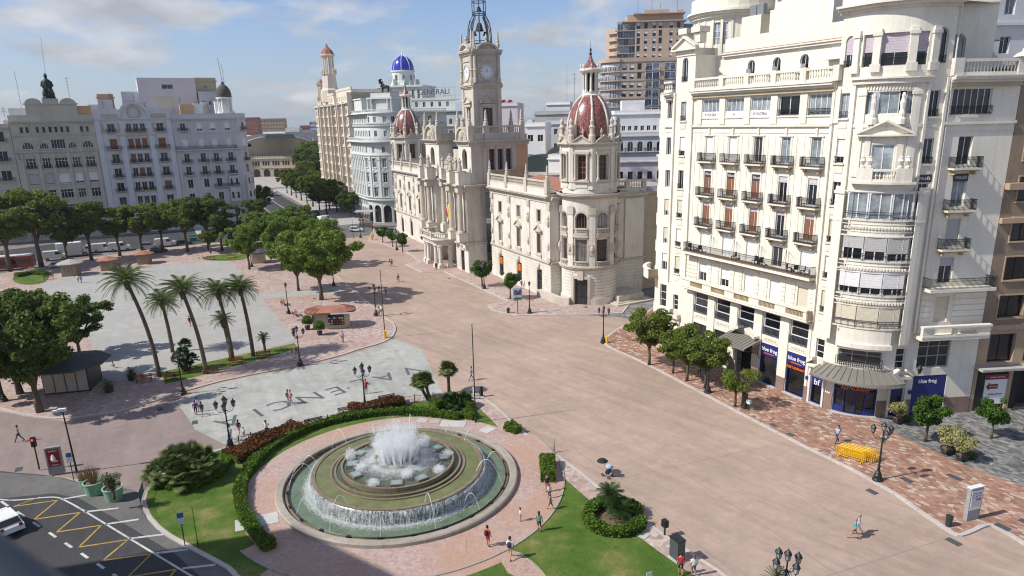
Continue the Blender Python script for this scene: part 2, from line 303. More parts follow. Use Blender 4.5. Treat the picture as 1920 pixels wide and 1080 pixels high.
def dup(root,loc,rz=0.0,label=None,group=None,scale=None):
 def cp(o,par):
  c = o.copy(); col.objects.link(c)
  if par is not None:c.parent = par
  if o.name not in _kidcache:_kidcache[o.name] = [k.name for k in o.children]
  for k in _kidcache[o.name]:cp(bpy.data.objects[k],c)
  return c
 r = cp(root,None); r.location = loc; r.rotation_euler = (0,0,rz)
 if scale:r.scale = (scale,)*3 if not isinstance(scale,tuple)else scale
 if label:r['label'] = label
 if group:r['group'] = group
 return r
class MB:
 def __init__(s,*mats):s.V = []; s.F = []; s.I = []; s.mats = list(mats); s.cur = 0
 def m(s,name):
  if name not in s.mats:s.mats.append(name)
  s.cur = s.mats.index(name); return s
 def face(s,pts):
  b = len(s.V); s.V.extend(pts); s.F.append(tuple(range(b,b+len(pts)))); s.I.append(s.cur)
 def raw(s,V,F):
  b = len(s.V); s.V.extend(V); s.F.extend(tuple(i+b for i in f)for f in F); s.I.extend([s.cur]*len(F))
 def box(s,x0,x1,y0,y1,z0,z1,rz=0.0,c=(0,0),taper=0.0):
  cs, sn = math.cos(rz), math.sin(rz)
  def T(x,y,z):return(c[0]+x*cs-y*sn,c[1]+x*sn+y*cs,z)
  t = taper
  V = [T(x0,y0,z0),T(x1,y0,z0),T(x1,y1,z0),T(x0,y1,z0),T(x0+t,y0+t,z1),T(x1-t,y0+t,z1),T(x1-t,y1-t,z1),T(x0+t,y1-t,z1)]
  s.raw(V,[(0,3,2,1),(4,5,6,7),(0,1,5,4),(1,2,6,5),(2,3,7,6),(3,0,4,7)])
 def prism(s,pts,z0,z1,top=True,bottom=False):
  n = len(pts); V = [(p[0],p[1],z0)for p in pts]+[(p[0],p[1],z1)for p in pts]
  F = [(i,(i+1)%n,n+(i+1)%n,n+i)for i in range(n)]
  if top:F.append(tuple(range(n,2*n)))
  if bottom:F.append(tuple(range(n-1,-1,-1)))
  s.raw(V,F)
 def lathe(s,prof,seg=16,c=(0,0),a0=0.0,a1=2*math.pi,cap=True,ph=0.0,sq=False):
  full = abs(a1-a0-2*math.pi)<1e-6; n = seg if full else seg+1
  V = []
  for(r,z)in prof:
   for i in range(n):
    a = a0+(a1-a0)*i/seg+ph; V.append((c[0]+r*math.cos(a),c[1]+r*math.sin(a),z))
  F = []
  for j in range(len(prof)-1):
   for i in range(seg):
    k = (i+1)%n if full else i+1
    F.append((j*n+i,j*n+k,(j+1)*n+k,(j+1)*n+i))
  if cap and full:
   if prof[-1][0]>1e-4:F.append(tuple((len(prof)-1)*n+i for i in range(n)))
   if prof[0][0]>1e-4:F.append(tuple(n-1-i for i in range(n)))
  s.raw(V,F)
 def tube(s,pts,rad,seg=6,cap=True):
  """tube along 3-D points; rad scalar or list"""
  P = [Vector(p)for p in pts]; n = len(P); V = []
  for i, p in enumerate(P):
   d = (P[min(i+1,n-1)]-P[max(i-1,0)]); d = d.normalized()if d.length>1e-9 else Vector((0,0,1))
   a = Vector((0,0,1))if abs(d.z)<0.9 else Vector((1,0,0)); x = d.cross(a).normalized(); y = d.cross(x)
   r = rad[i]if isinstance(rad,(list,tuple))else rad
   for k in range(seg):
    t = 2*math.pi*k/seg; q = p+(x*math.cos(t)+y*math.sin(t))*r; V.append((q.x,q.y,q.z))
  F = [(i*seg+k,i*seg+(k+1)%seg,(i+1)*seg+(k+1)%seg,(i+1)*seg+k)for i in range(n-1)for k in range(seg)]
  if cap:F.append(tuple(range(seg-1,-1,-1))); F.append(tuple((n-1)*seg+k for k in range(seg)))
  s.raw(V,F)
 def mesh(s,name,smooth=False):return mesh_from(name,s.V,s.F,s.mats,s.I,smooth)
 def build(s,name,parent=None,kind=None,smooth=False,loc=None,rz=0.0,autos=False):
  me = s.mesh(name,smooth)
  if autos:me.set_sharp_from_angle(angle=R(35))
  if loc is None:loc = (0,0,0)if parent is None else tuple(-x for x in parent.location)
  return put(name,me,parent,loc,rz,kind)
  # ---------------------------------------------------------------- facades: s to the viewer's right, o outwards
class Flat:
 arc = False
 def __init__(s,A,az):s.A = A; a = R(az); s.d = (math.cos(a),math.sin(a)); s.i = (-s.d[1],s.d[0])
 def P(s,u,z,o=0.0):return(s.A[0]+s.d[0]*u-s.i[0]*o,s.A[1]+s.d[1]*u-s.i[1]*o,z)
 def rz(s,u):return math.atan2(s.d[1],s.d[0])
 def n(s,a,b):return 1
class Arc:
 arc = True
 def __init__(s,C,rad,a0):s.C = C; s.R = rad; s.a0 = R(a0)
 def P(s,u,z,o=0.0):
  a = s.a0+u/s.R; return(s.C[0]+(s.R+o)*math.cos(a),s.C[1]+(s.R+o)*math.sin(a),z)
 def rz(s,u):a = s.a0+u/s.R; return a+math.pi/2
 def n(s,a,b):return max(1,int(math.ceil(abs(b-a)/s.R/R(7))))
def fb(mb,Mp,s0,s1,z0,z1,o0,o1,back=False):
 n = Mp.n(s0,s1); ss = [s0+(s1-s0)*i/n for i in range(n+1)]; V = []
 for u in ss:V+=[Mp.P(u,z0,o0),Mp.P(u,z0,o1),Mp.P(u,z1,o1),Mp.P(u,z1,o0)]
 F = []
 for i in range(n):
  a = 4*i; b = a+4
  F+=[(a+1,b+1,b+2,a+2),(a+2,b+2,b+3,a+3),(a,b,b+1,a+1)]
  if back:F.append((a,a+3,b+3,b))
 F+=[(0,1,2,3),(4*n+3,4*n+2,4*n+1,4*n)]
 mb.raw(V,F)
def wall(mb,Mp,s0,s1,z0,z1,ops=(),rv=0.3,o=0.0,thick=0.0):
 """wall sheet with real openings (a, b, za, zb[, 'arch']) and reveals of depth rv"""
 ss = sorted({s0,s1}|{v for q in ops for v in q[:2]if s0<v<s1}); zs = sorted({z0,z1}|{v for q in ops for v in q[2:4]if z0<v<z1})
 for i in range(len(ss)-1):
  a, b = ss[i], ss[i+1]; mid = (a+b)/2; j = 0
  while j<len(zs)-1:
   def hole(j):zm = (zs[j]+zs[j+1])/2; return any(q[0]<mid<q[1]and q[2]<zm<q[3]for q in ops)
   if hole(j):j+=1; continue
   k = j
   while k<len(zs)-1 and not hole(k):k+=1
   n = Mp.n(a,b)
   for t in range(n):
    u, w = a+(b-a)*t/n, a+(b-a)*(t+1)/n
    mb.face([Mp.P(u,zs[j],o),Mp.P(w,zs[j],o),Mp.P(w,zs[k],o),Mp.P(u,zs[k],o)])
   j = k
 for q in ops:
  a, b, c, d = q[:4]; n = Mp.n(a,b); ar = len(q)>4; r = (b-a)/2; sp = d-r if ar else d
  for t in range(n):
   u, w = a+(b-a)*t/n, a+(b-a)*(t+1)/n
   mb.face([Mp.P(u,c,o),Mp.P(w,c,o),Mp.P(w,c,o-rv),Mp.P(u,c,o-rv)])
   if not ar:mb.face([Mp.P(u,d,o-rv),Mp.P(w,d,o-rv),Mp.P(w,d,o),Mp.P(u,d,o)])
  mb.face([Mp.P(a,c,o),Mp.P(a,c,o-rv),Mp.P(a,sp,o-rv),Mp.P(a,sp,o)])
  mb.face([Mp.P(b,c,o-rv),Mp.P(b,c,o),Mp.P(b,sp,o),Mp.P(b,sp,o-rv)])
  if ar:
   K = 10; pts = [(a+r-r*math.cos(math.pi*k/K),sp+r*math.sin(math.pi*k/K))for k in range(K+1)]
   for k in range(K):
    (u,e), (w,g) = pts[k], pts[k+1]
    mb.face([Mp.P(u,e,o),Mp.P(w,g,o),Mp.P(w,d,o),Mp.P(u,d,o)])
    mb.face([Mp.P(u,e,o-rv),Mp.P(w,g,o-rv),Mp.P(w,g,o),Mp.P(u,e,o)])
def steps(mb,Mp,s0,s1,z,prof):
 """cornice: stacked courses (height, projection)"""
 for h, o in prof:fb(mb,Mp,s0-(0 if Mp.arc else 0),s1,z,z+h,-0.05,o); z+=h
 return z
def courses(mb,Mp,s0,s1,z0,z1,ops,h=0.55,o=0.07,gap=0.07):
 """rusticated courses standing proud of the wall, cut around the openings"""
 n = max(1,round((z1-z0)/h)); h = (z1-z0)/n
 for k in range(n):
  a, b = z0+k*h+gap/2, z0+(k+1)*h-gap/2
  cuts = sorted((q[0]-0.02,q[1]+0.02)for q in ops if q[2]<b and q[3]>a); u = s0
  for c, d in cuts:
   if c>u+0.05:fb(mb,Mp,u,c,a,b,-0.02,o)
   u = max(u,d)
  if u<s1-0.05:fb(mb,Mp,u,s1,a,b,-0.02,o)
_cache = {}
def cached(key,fn):
 if key not in _cache:_cache[key] = fn()
 return _cache[key]
def fan(mb,pts):mb.face(pts)
def win_meshes(w,h,cols,trans,arch,fr,ft=0.07):
 """frame and pane in local space: x across, y inwards, z up, origin at the middle of the sill"""
 f = MB(fr); g = MB('glass_dark'); x0, x1 = -w/2, w/2; r = w/2; sp = h-r if arch else h
 y0, y1 = -0.03, 0.04
 def vb(a,b,c,d):f.box(a,b,y0,y1,c,d)
 vb(x0,x0+ft,0,sp); vb(x1-ft,x1,0,sp); vb(x0+ft,x1-ft,0,ft)
 if not arch:vb(x0+ft,x1-ft,h-ft,h)
 for i in range(1,cols):
  x = x0+w*i/cols; top = h-ft
  if arch:top = sp+math.sqrt(max(0,r*r-x*x))-0.02
  vb(x-ft*0.42,x+ft*0.42,ft,top)
 for t in trans:f.box(x0+ft,x1-ft,y0-0.005,y1-0.01,h*t-ft*0.42,h*t+ft*0.42)
 if arch:
  K = 10
  for k in range(K):
   a, b = math.pi*k/K, math.pi*(k+1)/K; q = lambda t, rr, y:(-rr*math.cos(t),y,sp+rr*math.sin(t))
   f.raw([q(a,r,y0),q(b,r,y0),q(b,r-ft,y0),q(a,r-ft,y0)],[(0,1,2,3)])
   f.raw([q(a,r-ft,y0),q(b,r-ft,y0),q(b,r-ft,y1),q(a,r-ft,y1)],[(0,1,2,3)])
  g.face([(x1,0.02,0),(x1,0.02,sp)]+[(r*math.cos(math.pi*k/K),0.02,sp+r*math.sin(math.pi*k/K))for k in range(1,K)]+[(x0,0.02,sp),(x0,0.02,0)])
 else:g.face([(x0,0.02,0),(x1,0.02,0),(x1,0.02,h),(x0,0.02,h)])
 return f, g
def window(Mp,s,z,w,h,parent,cols=2,trans=(),arch=False,fr='alu_white',glass='glass_mixed',inset=0.22,blind=None,bf=0.6,ft=0.07,shutter=None,name='window',o=0.0):
 k = ('w',round(w,3),round(h,3),cols,trans,arch,fr,glass,ft)
 def mk():
  f, g = win_meshes(w,h,cols,trans,arch,fr,ft); g.mats[0] = glass; return f.mesh('window_frame'), g.mesh('pane')
 fm, gm = cached(k,mk); P = Mp.P(s,z,o-inset); L = parent.location
 wo_ = put(name,fm,parent,(P[0]-L[0],P[1]-L[1],P[2]-L[2]),Mp.rz(s)); put('pane',gm,wo_)
 if blind:
  def mkb():
   b = MB(blind); n = max(2,int(h*bf/0.22)); hh = h*bf/n
   for i in range(n):b.box(-w/2+0.02,w/2-0.02,-0.075,-0.045,h-(i+1)*hh+0.012,h-i*hh)
   b.box(-w/2+0.02,w/2-0.02,-0.055,-0.035,h*(1-bf),h)
   return b.mesh('blind')
  put('blind',cached(('b',round(w,3),round(h,3),blind,bf),mkb),wo_)
 if shutter:
  def mks():
   b = MB(shutter)
   for sx in(-1,1):
    x = sx*w/4; ww = w/4-0.06; b.box(x-ww,x+ww,-0.07,-0.04,0.08,h*0.86)
   return b.mesh('shutter')
  put('shutter',cached(('s',round(w,3),round(h,3),shutter),mks),wo_)
 return wo_
def railing_mesh(w,d,h,mat='iron',sp=0.12,belly=False,ends=True,bar=0.012):
 b = MB(mat)
 def run(p,q):
  L_ = math.dist(p,q); n = max(1,int(L_/sp))
  for i in range(n+1):
   t = i/n; x, y = p[0]+(q[0]-p[0])*t, p[1]+(q[1]-p[1])*t; b.box(x-bar,x+bar,y-bar,y+bar,0.02,h)
 run((-w/2,-d),(w/2,-d)); b.box(-w/2-0.03,w/2+0.03,-d-0.03,-d+0.03,h-0.02,h+0.03); b.box(-w/2,w/2,-d-0.02,-d+0.02,0.1,0.14); b.box(-w/2,w/2,-d-0.015,-d+0.015,h*0.76,h*0.76+0.03)
 if ends:
  for sx in(-1,1):
   x = sx*w/2; run((x,-d),(x,0)); b.box(x-0.03,x+0.03,-d,0,h-0.02,h+0.03); b.box(x-0.02,x+0.02,-d,0,0.1,0.14)
 return b.mesh('railing')
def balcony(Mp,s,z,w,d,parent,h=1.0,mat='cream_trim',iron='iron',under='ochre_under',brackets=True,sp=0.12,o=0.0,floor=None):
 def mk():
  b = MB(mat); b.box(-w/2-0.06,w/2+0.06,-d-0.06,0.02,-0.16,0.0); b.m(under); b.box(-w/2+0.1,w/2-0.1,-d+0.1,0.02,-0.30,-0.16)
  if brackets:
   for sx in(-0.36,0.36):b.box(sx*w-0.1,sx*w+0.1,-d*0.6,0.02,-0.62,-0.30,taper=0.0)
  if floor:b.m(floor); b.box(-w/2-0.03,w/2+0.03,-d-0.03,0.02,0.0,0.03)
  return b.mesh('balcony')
 P = Mp.P(s,z,o); L = parent.location
 bo = put('balcony',cached(('bal',round(w,2),round(d,2),mat,under,brackets,floor),mk),parent,(P[0]-L[0],P[1]-L[1],P[2]-L[2]),Mp.rz(s))
 put('railing',cached(('rail',round(w,2),round(d,2),h,iron,sp),lambda:railing_mesh(w,d,h,iron,sp,bar=.017 if sp<.15 else.026)),bo)
 return bo
def baluster(mb,x,y,z,h,r=0.085,seg=6):
 mb.lathe([(r*0.75,z),(r*0.5,z+h*0.14),(r,z+h*0.38),(r*0.45,z+h*0.78),(r*0.75,z+h)],seg,(x,y),cap=False)
def balustrade(mb,Mp,s0,s1,z,h=1.0,o=0.15,t=0.3,sp=0.32,r=0.085,post=None,pw=0.5,seg=6):
 """plinth rail, balusters, cap rail; posts of width pw at given s"""
 posts = sorted(post or[]); b0, b1 = z+h*0.2, z+h*0.82
 fb(mb,Mp,s0,s1,z,b0,o-t/2,o+t/2,True); fb(mb,Mp,s0,s1,b1,z+h,o-t/2-0.04,o+t/2+0.04,True)
 for p in posts:fb(mb,Mp,p-pw/2,p+pw/2,z-0.01,z+h+0.08,o-t/2-0.07,o+t/2+0.07,True)
 n = int((s1-s0)/sp)
 for i in range(n):
  s = s0+(i+0.5)*(s1-s0)/n
  if any(abs(s-p)<pw/2+0.1 for p in posts):continue
  P = Mp.P(s,0,o); baluster(mb,P[0],P[1],b0,b1-b0,r,seg)
def pediment(mb,Mp,s,z,w,h,o=0.35,t=0.16):
 """triangular pediment: tympanum with raking mouldings"""
 a, b = s-w/2, s+w/2
 A = [Mp.P(a,z,o*0.5),Mp.P(b,z,o*0.5),Mp.P(s,z+h,o*0.5)]; mb.face(A)
 for(p,q)in((a,s),(b,s)):
  za, zb = z, z+h; V = []
  for(u,zz_)in((p,za),(q,zb)):
   V+=[Mp.P(u,zz_,-0.02),Mp.P(u,zz_,o),Mp.P(u,zz_+t,o),Mp.P(u,zz_+t,-0.02)]
  mb.raw(V,[(0,1,2,3),(4,7,6,5),(1,5,6,2),(2,6,7,3),(0,4,5,1)])
 fb(mb,Mp,a-0.08,b+0.08,z-t*0.8,z,-0.02,o)
def text_mesh(s,size,mat,depth=0.01,bold=0.0,sx=1.0):
 def mk():
  c = bpy.data.curves.new('t','FONT'); c.body = s; c.size = size; c.extrude = depth; c.offset = bold; c.align_x = 'CENTER'; c.align_y = 'CENTER'; c.resolution_u = 2
  o = bpy.data.objects.new('t',c); col.objects.link(o); dg = bpy.context.evaluated_depsgraph_get(); me = bpy.data.meshes.new_from_object(o.evaluated_get(dg)); bpy.data.objects.remove(o); bpy.data.curves.remove(c)
  me.materials.clear(); me.materials.append(M[mat]); me.transform(Matrix.Diagonal((sx,1,1,1))); return me
 return cached(('txt',s,size,mat,depth,bold,sx),mk)
def lettering(Mp,s,z,o,txt,size,mat,parent,sx=1.0,bold=0.0,name='lettering'):
 me = text_mesh(txt,size,mat,0.012,bold,sx); P = Mp.P(s,z,o); L = parent.location
 ob = put(name,me,parent,(P[0]-L[0],P[1]-L[1],P[2]-L[2])); ob.rotation_euler = (R(90),0,Mp.rz(s)); return ob
def urn(mb,x,y,z,h=1.0,r=0.22,seg=8):
 mb.lathe([(r*0.8,z),(r*0.8,z+h*0.12),(r*0.35,z+h*0.2),(r,z+h*0.5),(r*0.55,z+h*0.72),(r*0.7,z+h*0.76),(r*0.15,z+h*0.86),(0.001,z+h)],seg,(x,y),cap=False)
def obelisk(mb,x,y,z,h=2.2,r=0.32):
 mb.lathe([(r,z),(r,z+h*0.22),(r*0.6,z+h*0.27),(r*0.85,z+h*0.36),(r*0.62,z+h*0.42),(r*0.42,z+h*0.86),(r*0.12,z+h),(0.001,z+h*1.03)],8,(x,y),cap=False)
 # ---------------------------------------------------------------- ground
def poly_sheet(name,pts,mat,z,kind='structure',parent=None,skirt=0.0,kerb=None):
 """flat sheet from an outline, optionally raised with a kerb skirt"""
 bm = bmesh.new(); vs = [bm.verts.new((p[0],p[1],z))for p in pts]; f = bm.faces.new(vs)
 if f.normal.z<0 or f.calc_area()==0:bmesh.ops.reverse_faces(bm,faces=[f])
 f.normal_update()
 if f.normal.z<0:f.normal_flip()
 bmesh.ops.triangulate(bm,faces=bm.faces[:])
 me = bpy.data.meshes.new(name); bm.to_mesh(me); bm.free(); me.materials.append(M[mat])
 return put(name,me,parent,kind=kind)
def offset_poly(pts,d):
 """inset a counter-clockwise outline by d"""
 n = len(pts); out = []
 ar = sum(pts[i][0]*pts[(i+1)%n][1]-pts[(i+1)%n][0]*pts[i][1]for i in range(n)); sg = 1 if ar>0 else-1
 for i in range(n):
  p0, p1, p2 = Vector(pts[i-1]), Vector(pts[i]), Vector(pts[(i+1)%n]); a = (p1-p0).normalized(); b = (p2-p1).normalized()
  na, nb = Vector((-a.y,a.x))*sg, Vector((-b.y,b.x))*sg; m = (na+nb); m = m/max(0.3,m.length_squared/2**0.5)if m.length>1e-6 else na
  m = (na+nb).normalized()if(na+nb).length>1e-6 else na; k = d/max(0.35,m.dot(na)); out.append((p1.x+m.x*k,p1.y+m.y*k))
 return out
def raised(name,pts,mat,h=0.13,kw=0.32,kmat='kerb_stone'):
 """raised pavement: surface sheet + kerb stones round it"""
 ins = offset_poly(pts,kw); poly_sheet(name,ins,mat,h-0.004)
 b = MB(kmat); n = len(pts)
 for i in range(n):
  j = (i+1)%n; L_ = math.dist(pts[i],pts[j]); k = max(1,int(L_/1.1))
  if L_>60:k = 20
  for t in range(k):
   def lp(P,q,tt):return(P[0]+(q[0]-P[0])*tt,P[1]+(q[1]-P[1])*tt)
   g = 0.012/max(L_,0.1)if k>1 else 0; t0, t1 = t/k+g, (t+1)/k-g
   a0, a1 = lp(pts[i],pts[j],t0), lp(pts[i],pts[j],t1); b0, b1 = lp(ins[i],ins[j],t0), lp(ins[i],ins[j],t1)
   V = [(*a0,-0.02),(*a1,-0.02),(*b1,-0.02),(*b0,-0.02),(*a0,h),(*a1,h),(*b1,h),(*b0,h)]
   b.raw(V,[(0,1,5,4),(1,2,6,5),(3,0,4,7),(4,5,6,7),(2,3,7,6)])
 o = b.build('kerb',kind='structure'); return o
def PX(L,z=0.0):return[G(x,y,z)for x,y in L]
def smooth_poly(pts,it=2,closed=True):
 for _ in range(it):
  out = []; n = len(pts)
  for i in range(n if closed else n-1):
   p, q = pts[i], pts[(i+1)%n]; out+=[(p[0]*.75+q[0]*.25,p[1]*.75+q[1]*.25),(p[0]*.25+q[0]*.75,p[1]*.25+q[1]*.75)]
  pts = out if closed else[pts[0]]+out+[pts[-1]]
 return pts
def strip(name,pts,w,mat,z,kind='structure',parent=None):
 b = MB(mat); n = len(pts); L_, R_ = [], []
 for i in range(n):
  a = Vector(pts[max(0,i-1)]); c = Vector(pts[min(n-1,i+1)]); d = (c-a).normalized(); m_ = Vector((-d.y,d.x))*w/2; p = Vector(pts[i])
  L_.append((p.x+m_.x,p.y+m_.y,z)); R_.append((p.x-m_.x,p.y-m_.y,z))
 for i in range(n-1):b.face([R_[i],R_[i+1],L_[i+1],L_[i]])
 return b.build(name,parent,kind)
# ---------------------------------------------------------------- the ground
FC = (-10.17,54.64)
b = MB('city_ground'); b.face([(-9000,-200,-0.05),(9000,-200,-0.05),(9000,9000,-0.05),(-9000,9000,-0.05)]); b.build('ground',kind='structure')
sea = MB('city_ground')
road = PX([(1140,1200),(2300,1250),(2300,1000),(1920,900),(1500,650),(1210,575),(1104,560),(830,470),(700,420),(620,415),(380,470),(0,560),(-500,700),(-500,860),(0,900),(250,960),(400,1200)])
poly_sheet('plaza_road',road,'plaza_road',-0.004)
# rose tinted road towards the left, and dark asphalt nearest the viewer
poly_sheet('rose_road',PX([(-600,760),(0,772),(120,790),(250,770),(340,745),(365,805),(430,838),(350,862),(285,905),(262,925),(200,905),(105,893),(0,885),(-600,830)]),'road_rose',0.0)
poly_sheet('near_road',smooth_poly(PX([(-700,800),(0,884),(105,892),(160,908),(235,915),(268,930),(272,968),(310,1003),(400,1052),(560,1160),(700,1400),(-300,1600),(-1500,1000)]),1),'asphalt_dark',0.004)
poly_sheet('bus_bay',PX([(250,918),(268,930),(272,968),(310,1003),(400,1052),(520,1130),(430,1130),(330,1040),(230,980),(150,935),(100,925),(0,935),(-200,930),(-200,870),(0,886),(105,894),(160,909)]),'asphalt_grey',0.008)
def PXG(L):return[G(*p)for p in L]
strip('white_line',smooth_poly(PXG([(-40,925),(0,938),(40,938),(95,931),(120,935),(230,1002),(345,1072),(460,1140)]),2,False),0.16,'white_marking',0.013)
for a, c in(((118,936),(168,927)),((158,960),(222,953)),((198,983),(260,974)),((243,1010),(307,1002)),((291,1038),(353,1030)),((342,1066),(404,1059)),((400,1100),(470,1092))):
 strip('white_bar',PXG([a,c]),0.24,'white_marking',0.013)
zig = [(25,950),(108,938),(64,974),(150,961),(106,998),(190,985),(148,1026),(240,1012),(193,1051),(283,1039),(240,1082),(330,1068),(290,1115)]
for i in range(len(zig)-1):strip('yellow_bar',PXG(zig[i:i+2]),0.14,'yellow_marking',0.013)
strip('yellow_line',PXG([(25,950),(75,932)]),0.1,'yellow_marking',0.0135)
for i in range(9):
 a = (2+i*30,940+i*19.5); strip('white_dash',PXG([a,(a[0]+13,a[1]+9)]),0.2,'white_marking',0.013)
strip('white_dash',PXG([(12,975),(34,964)]),0.3,'white_marking',0.013)
# far street, avenue to the station, cross street
poly_sheet('vans_street',PX([(-500,600),(0,500),(130,480),(300,462),(430,452),(520,452),(600,470),(640,440),(600,425),(420,425),(200,445),(0,470),(-500,520)]),'asphalt_dark',0.004)
poly_sheet('cross_street',PX([(560,470),(640,448),(700,440),(765,440),(765,425),(600,415),(480,425)]),'asphalt_grey',0.008)
poly_sheet('avenue',[UN(-78,-40),UN(-78,-12),UN(-260,-14),UN(-330,-16),UN(-330,-44),UN(-260,-40)],'asphalt_dark',0.012)
for n_ in(-33,-26,-19.5):strip('lane_line',[UN(-80,n_),UN(-320,n_)],0.25,'white_marking',0.018)
for i in range(9):strip('crossing_bar',[UN(-82,-38+i*2.8),UN(-86,-38+i*2.8)],0.9,'white_marking',0.018)
for i in range(8):strip('crossing_bar',[UN(-190,-38+i*2.8),UN(-195,-38+i*2.8)],0.9,'white_marking',0.018)
poly_sheet('far_square',[UN(-250,-110),UN(-250,10),UN(-345,20),UN(-345,-110)],'roof_gravel',0.022)
for(u,n_)in((-150,-4),):raised('avenue_pavement',[UN(-90,-11),UN(-90,-1.5),UN(-240,-1.5),UN(-240,-11)],'granite_grey')
raised('avenue_pavement',[UN(-95,-52),UN(-95,-42),UN(-240,-43),UN(-240,-56)],'granite_grey')
for v_ in(-13.5,-19.5,-25.5):strip('paving_joint',[UN(-30,v_),UN(100,v_)],.05,'road_rose',.0015)
for u_ in range(-20,100,17):strip('paving_joint',[UN(u_,-27+(u_%3)),UN(u_+1.5,-9)],.045,'road_rose',.002)
# raised pavements
KR = smooth_poly(PX([(1128,641),(1140,652),(1200,678),(1330,746),(1480,826),(1645,906),(1780,1001),(1800,1008),(1818,1003),(1852,987),(1862,988),(1920,1022),(2300,1290),(2500,1000),(1990,700),(1500,600),(1260,560),(1225,575),(1196,600),(1150,620)]),1)
raised('right_pavement',KR,'crazy_red')
def inpoly(x,y,P):
 r = np.zeros(len(x),bool); j = len(P)-1
 for i in range(len(P)):
  xi, yi, xj, yj = P[i][0], P[i][1], P[j][0], P[j][1]; r^=((yi>y)!=(yj>y))&(x<(xj-xi)*(y-yi)/(yj-yi+1e-12)+xi); j = i
 return r
def stones(poly,mats,z,maxd,n1,sx=.42,sy=.28,skip=None):
# irregular stones laid with open joints; the nearest n1 are objects of their own
 rs = np.random.RandomState(9); P = np.array(poly); c, s = math.cos(R(-52)), math.sin(R(-52)); Q = P@np.array([[c,-s],[s,c]]); a0, a1 = Q.min(0), Q.max(0); a1 = np.minimum(a1,a0+120)
 nx, ny = int((a1[0]-a0[0])/sx), int((a1[1]-a0[1])/sy); gx, gy = np.meshgrid(np.arange(nx+1),np.arange(ny+1),indexing='ij'); X = a0[0]+(gx+rs.uniform(-.33,.33,gx.shape)+(gy%2)*.5)*sx; Y = a0[1]+(gy+rs.uniform(-.3,.3,gx.shape))*sy
 WX, WY = X*c-Y*s, X*s+Y*c; cells = []
 cxm = (WX[:-1,:-1]+WX[1:,1:])/2; cym = (WY[:-1,:-1]+WY[1:,1:])/2; ok = inpoly(cxm.ravel(),cym.ravel(),poly)&(np.hypot(cxm,cym).ravel()<maxd)
 if skip is not None:ok&=~inpoly(cxm.ravel(),cym.ravel(),skip)
 ids = np.nonzero(ok)[0]; ids = ids[np.argsort(np.hypot(cxm.ravel()[ids],cym.ravel()[ids]))]; big = MB(*mats); k = 0
 for t in ids:
  i, j = divmod(int(t),cxm.shape[1]); m_ = (cxm[i,j],cym[i,j]); q = [(WX[a,b],WY[a,b])for a,b in((i,j),(i+1,j),(i+1,j+1),(i,j+1))]
  pr = camo_px(m_[0],m_[1]); q = [(m_[0]+(x-m_[0])*.93,m_[1]+(y-m_[1])*.93)for x,y in q]; h = rs.uniform(.006,.014); mt = mats[rs.randint(len(mats))]
  if k<n1 and pr:
   b = MB(mt); b.prism([(x-m_[0],y-m_[1])for x,y in q],0,h); put('paving_stone',b.mesh('paving_stone'),None,(m_[0],m_[1],z),kind='structure'); k+=1
  else:big.m(mt); big.prism(q,z,z+h)
 big.build('paving_stones',kind='stuff')
def camo_px(x,y):
 d = np.array([x,y,-CAM_H]); zc = d@_f; return 0<960+FOC*(d@_rt)/zc<1920 and PCY-FOC*(d@_up)/zc<1080
GP = PX([(1655,800),(1700,825),(1780,862),(1920,915),(2300,1080),(2300,800),(1900,740),(1640,780)])
for i, c in enumerate(((0.29,0.155,0.115),(0.34,0.19,0.135),(0.385,0.235,0.165),(0.42,0.28,0.205),(0.52,0.42,0.345))):stone('red_stone_%d'%i,c,.25,rough=.7,dirt=.5)
for i, c in enumerate(((0.12,0.125,0.12),(0.17,0.172,0.165),(0.23,0.225,0.21),(0.29,0.285,0.26))):stone('grey_stone_%d'%i,c,.25,rough=.7,dirt=.5)
stones(offset_poly(KR,.45),['red_stone_%d'%i for i in(0,1,1,2,2,3,4)],.1275,105,290,skip=GP)
poly_sheet('grey_paving',PX([(1655,800),(1700,825),(1780,862),(1920,915),(2300,1080),(2300,800),(1900,740),(1640,780)]),'crazy_grey',0.134)
stones(GP,['grey_stone_%d'%i for i in range(4)],.136,95,240)
poly_sheet('grey_street',PX([(1104,592),(1158,594),(1192,600),(1225,578),(1260,560),(1240,536),(1200,545),(1185,560),(1150,583)]),'crazy_grey',0.008)
TK = PX([(690,452),(713,456),(770,478),(784,491),(760,497),(790,511),(832,510),(852,519),(920,551),(952,565),(913,573),(922,582),(944,588),(970,592),(1104,591),(1168,588),(1200,545),(1100,520),(900,470),(760,425),(700,430)])
raised('town_hall_pavement',TK,'crazy_pale')
# central island
ne0 = G(727,599); ne = lambda t:(ne0[0]-DU[0]*t,ne0[1]-DU[1]*t)
nw = PX([(495,458),(470,450),(300,466),(130,490),(0,515),(-300,570),(-500,700),(-300,745)])
IS = smooth_poly(PX([(0,768),(60,784),(120,787),(200,778),(250,766),(390,721),(480,702),(572,684),(635,669),(679,654),(714,645),(736,634),(744,617),(738,606)]),1,False)+[ne(0),ne(30),ne(60),ne(72)]+nw
raised('plaza_island',IS,'crazy_pale')
poly_sheet('grey_plaza',PX([(556,640),(430,488),(150,512),(78,533),(60,560),(170,640),(200,720),(350,690)]),'plaza_grey',0.130)
strip('cross_path',PX([(440,560),(640,545)]),5.0,'plaza_grey',0.1335)
poly_sheet('palm_lawn',PX([(300,700),(345,690),(430,672),(552,645),(560,655),(470,680),(380,705),(310,722)]),'lawn',0.137)
poly_sheet('far_lawn',smooth_poly(PX([(375,482),(460,474),(470,482),(450,490),(385,490)]),2),'lawn',0.137)
poly_sheet('left_lawn',smooth_poly(PX([(20,518),(85,508),(95,520),(80,535),(30,535)]),2),'lawn',0.137)
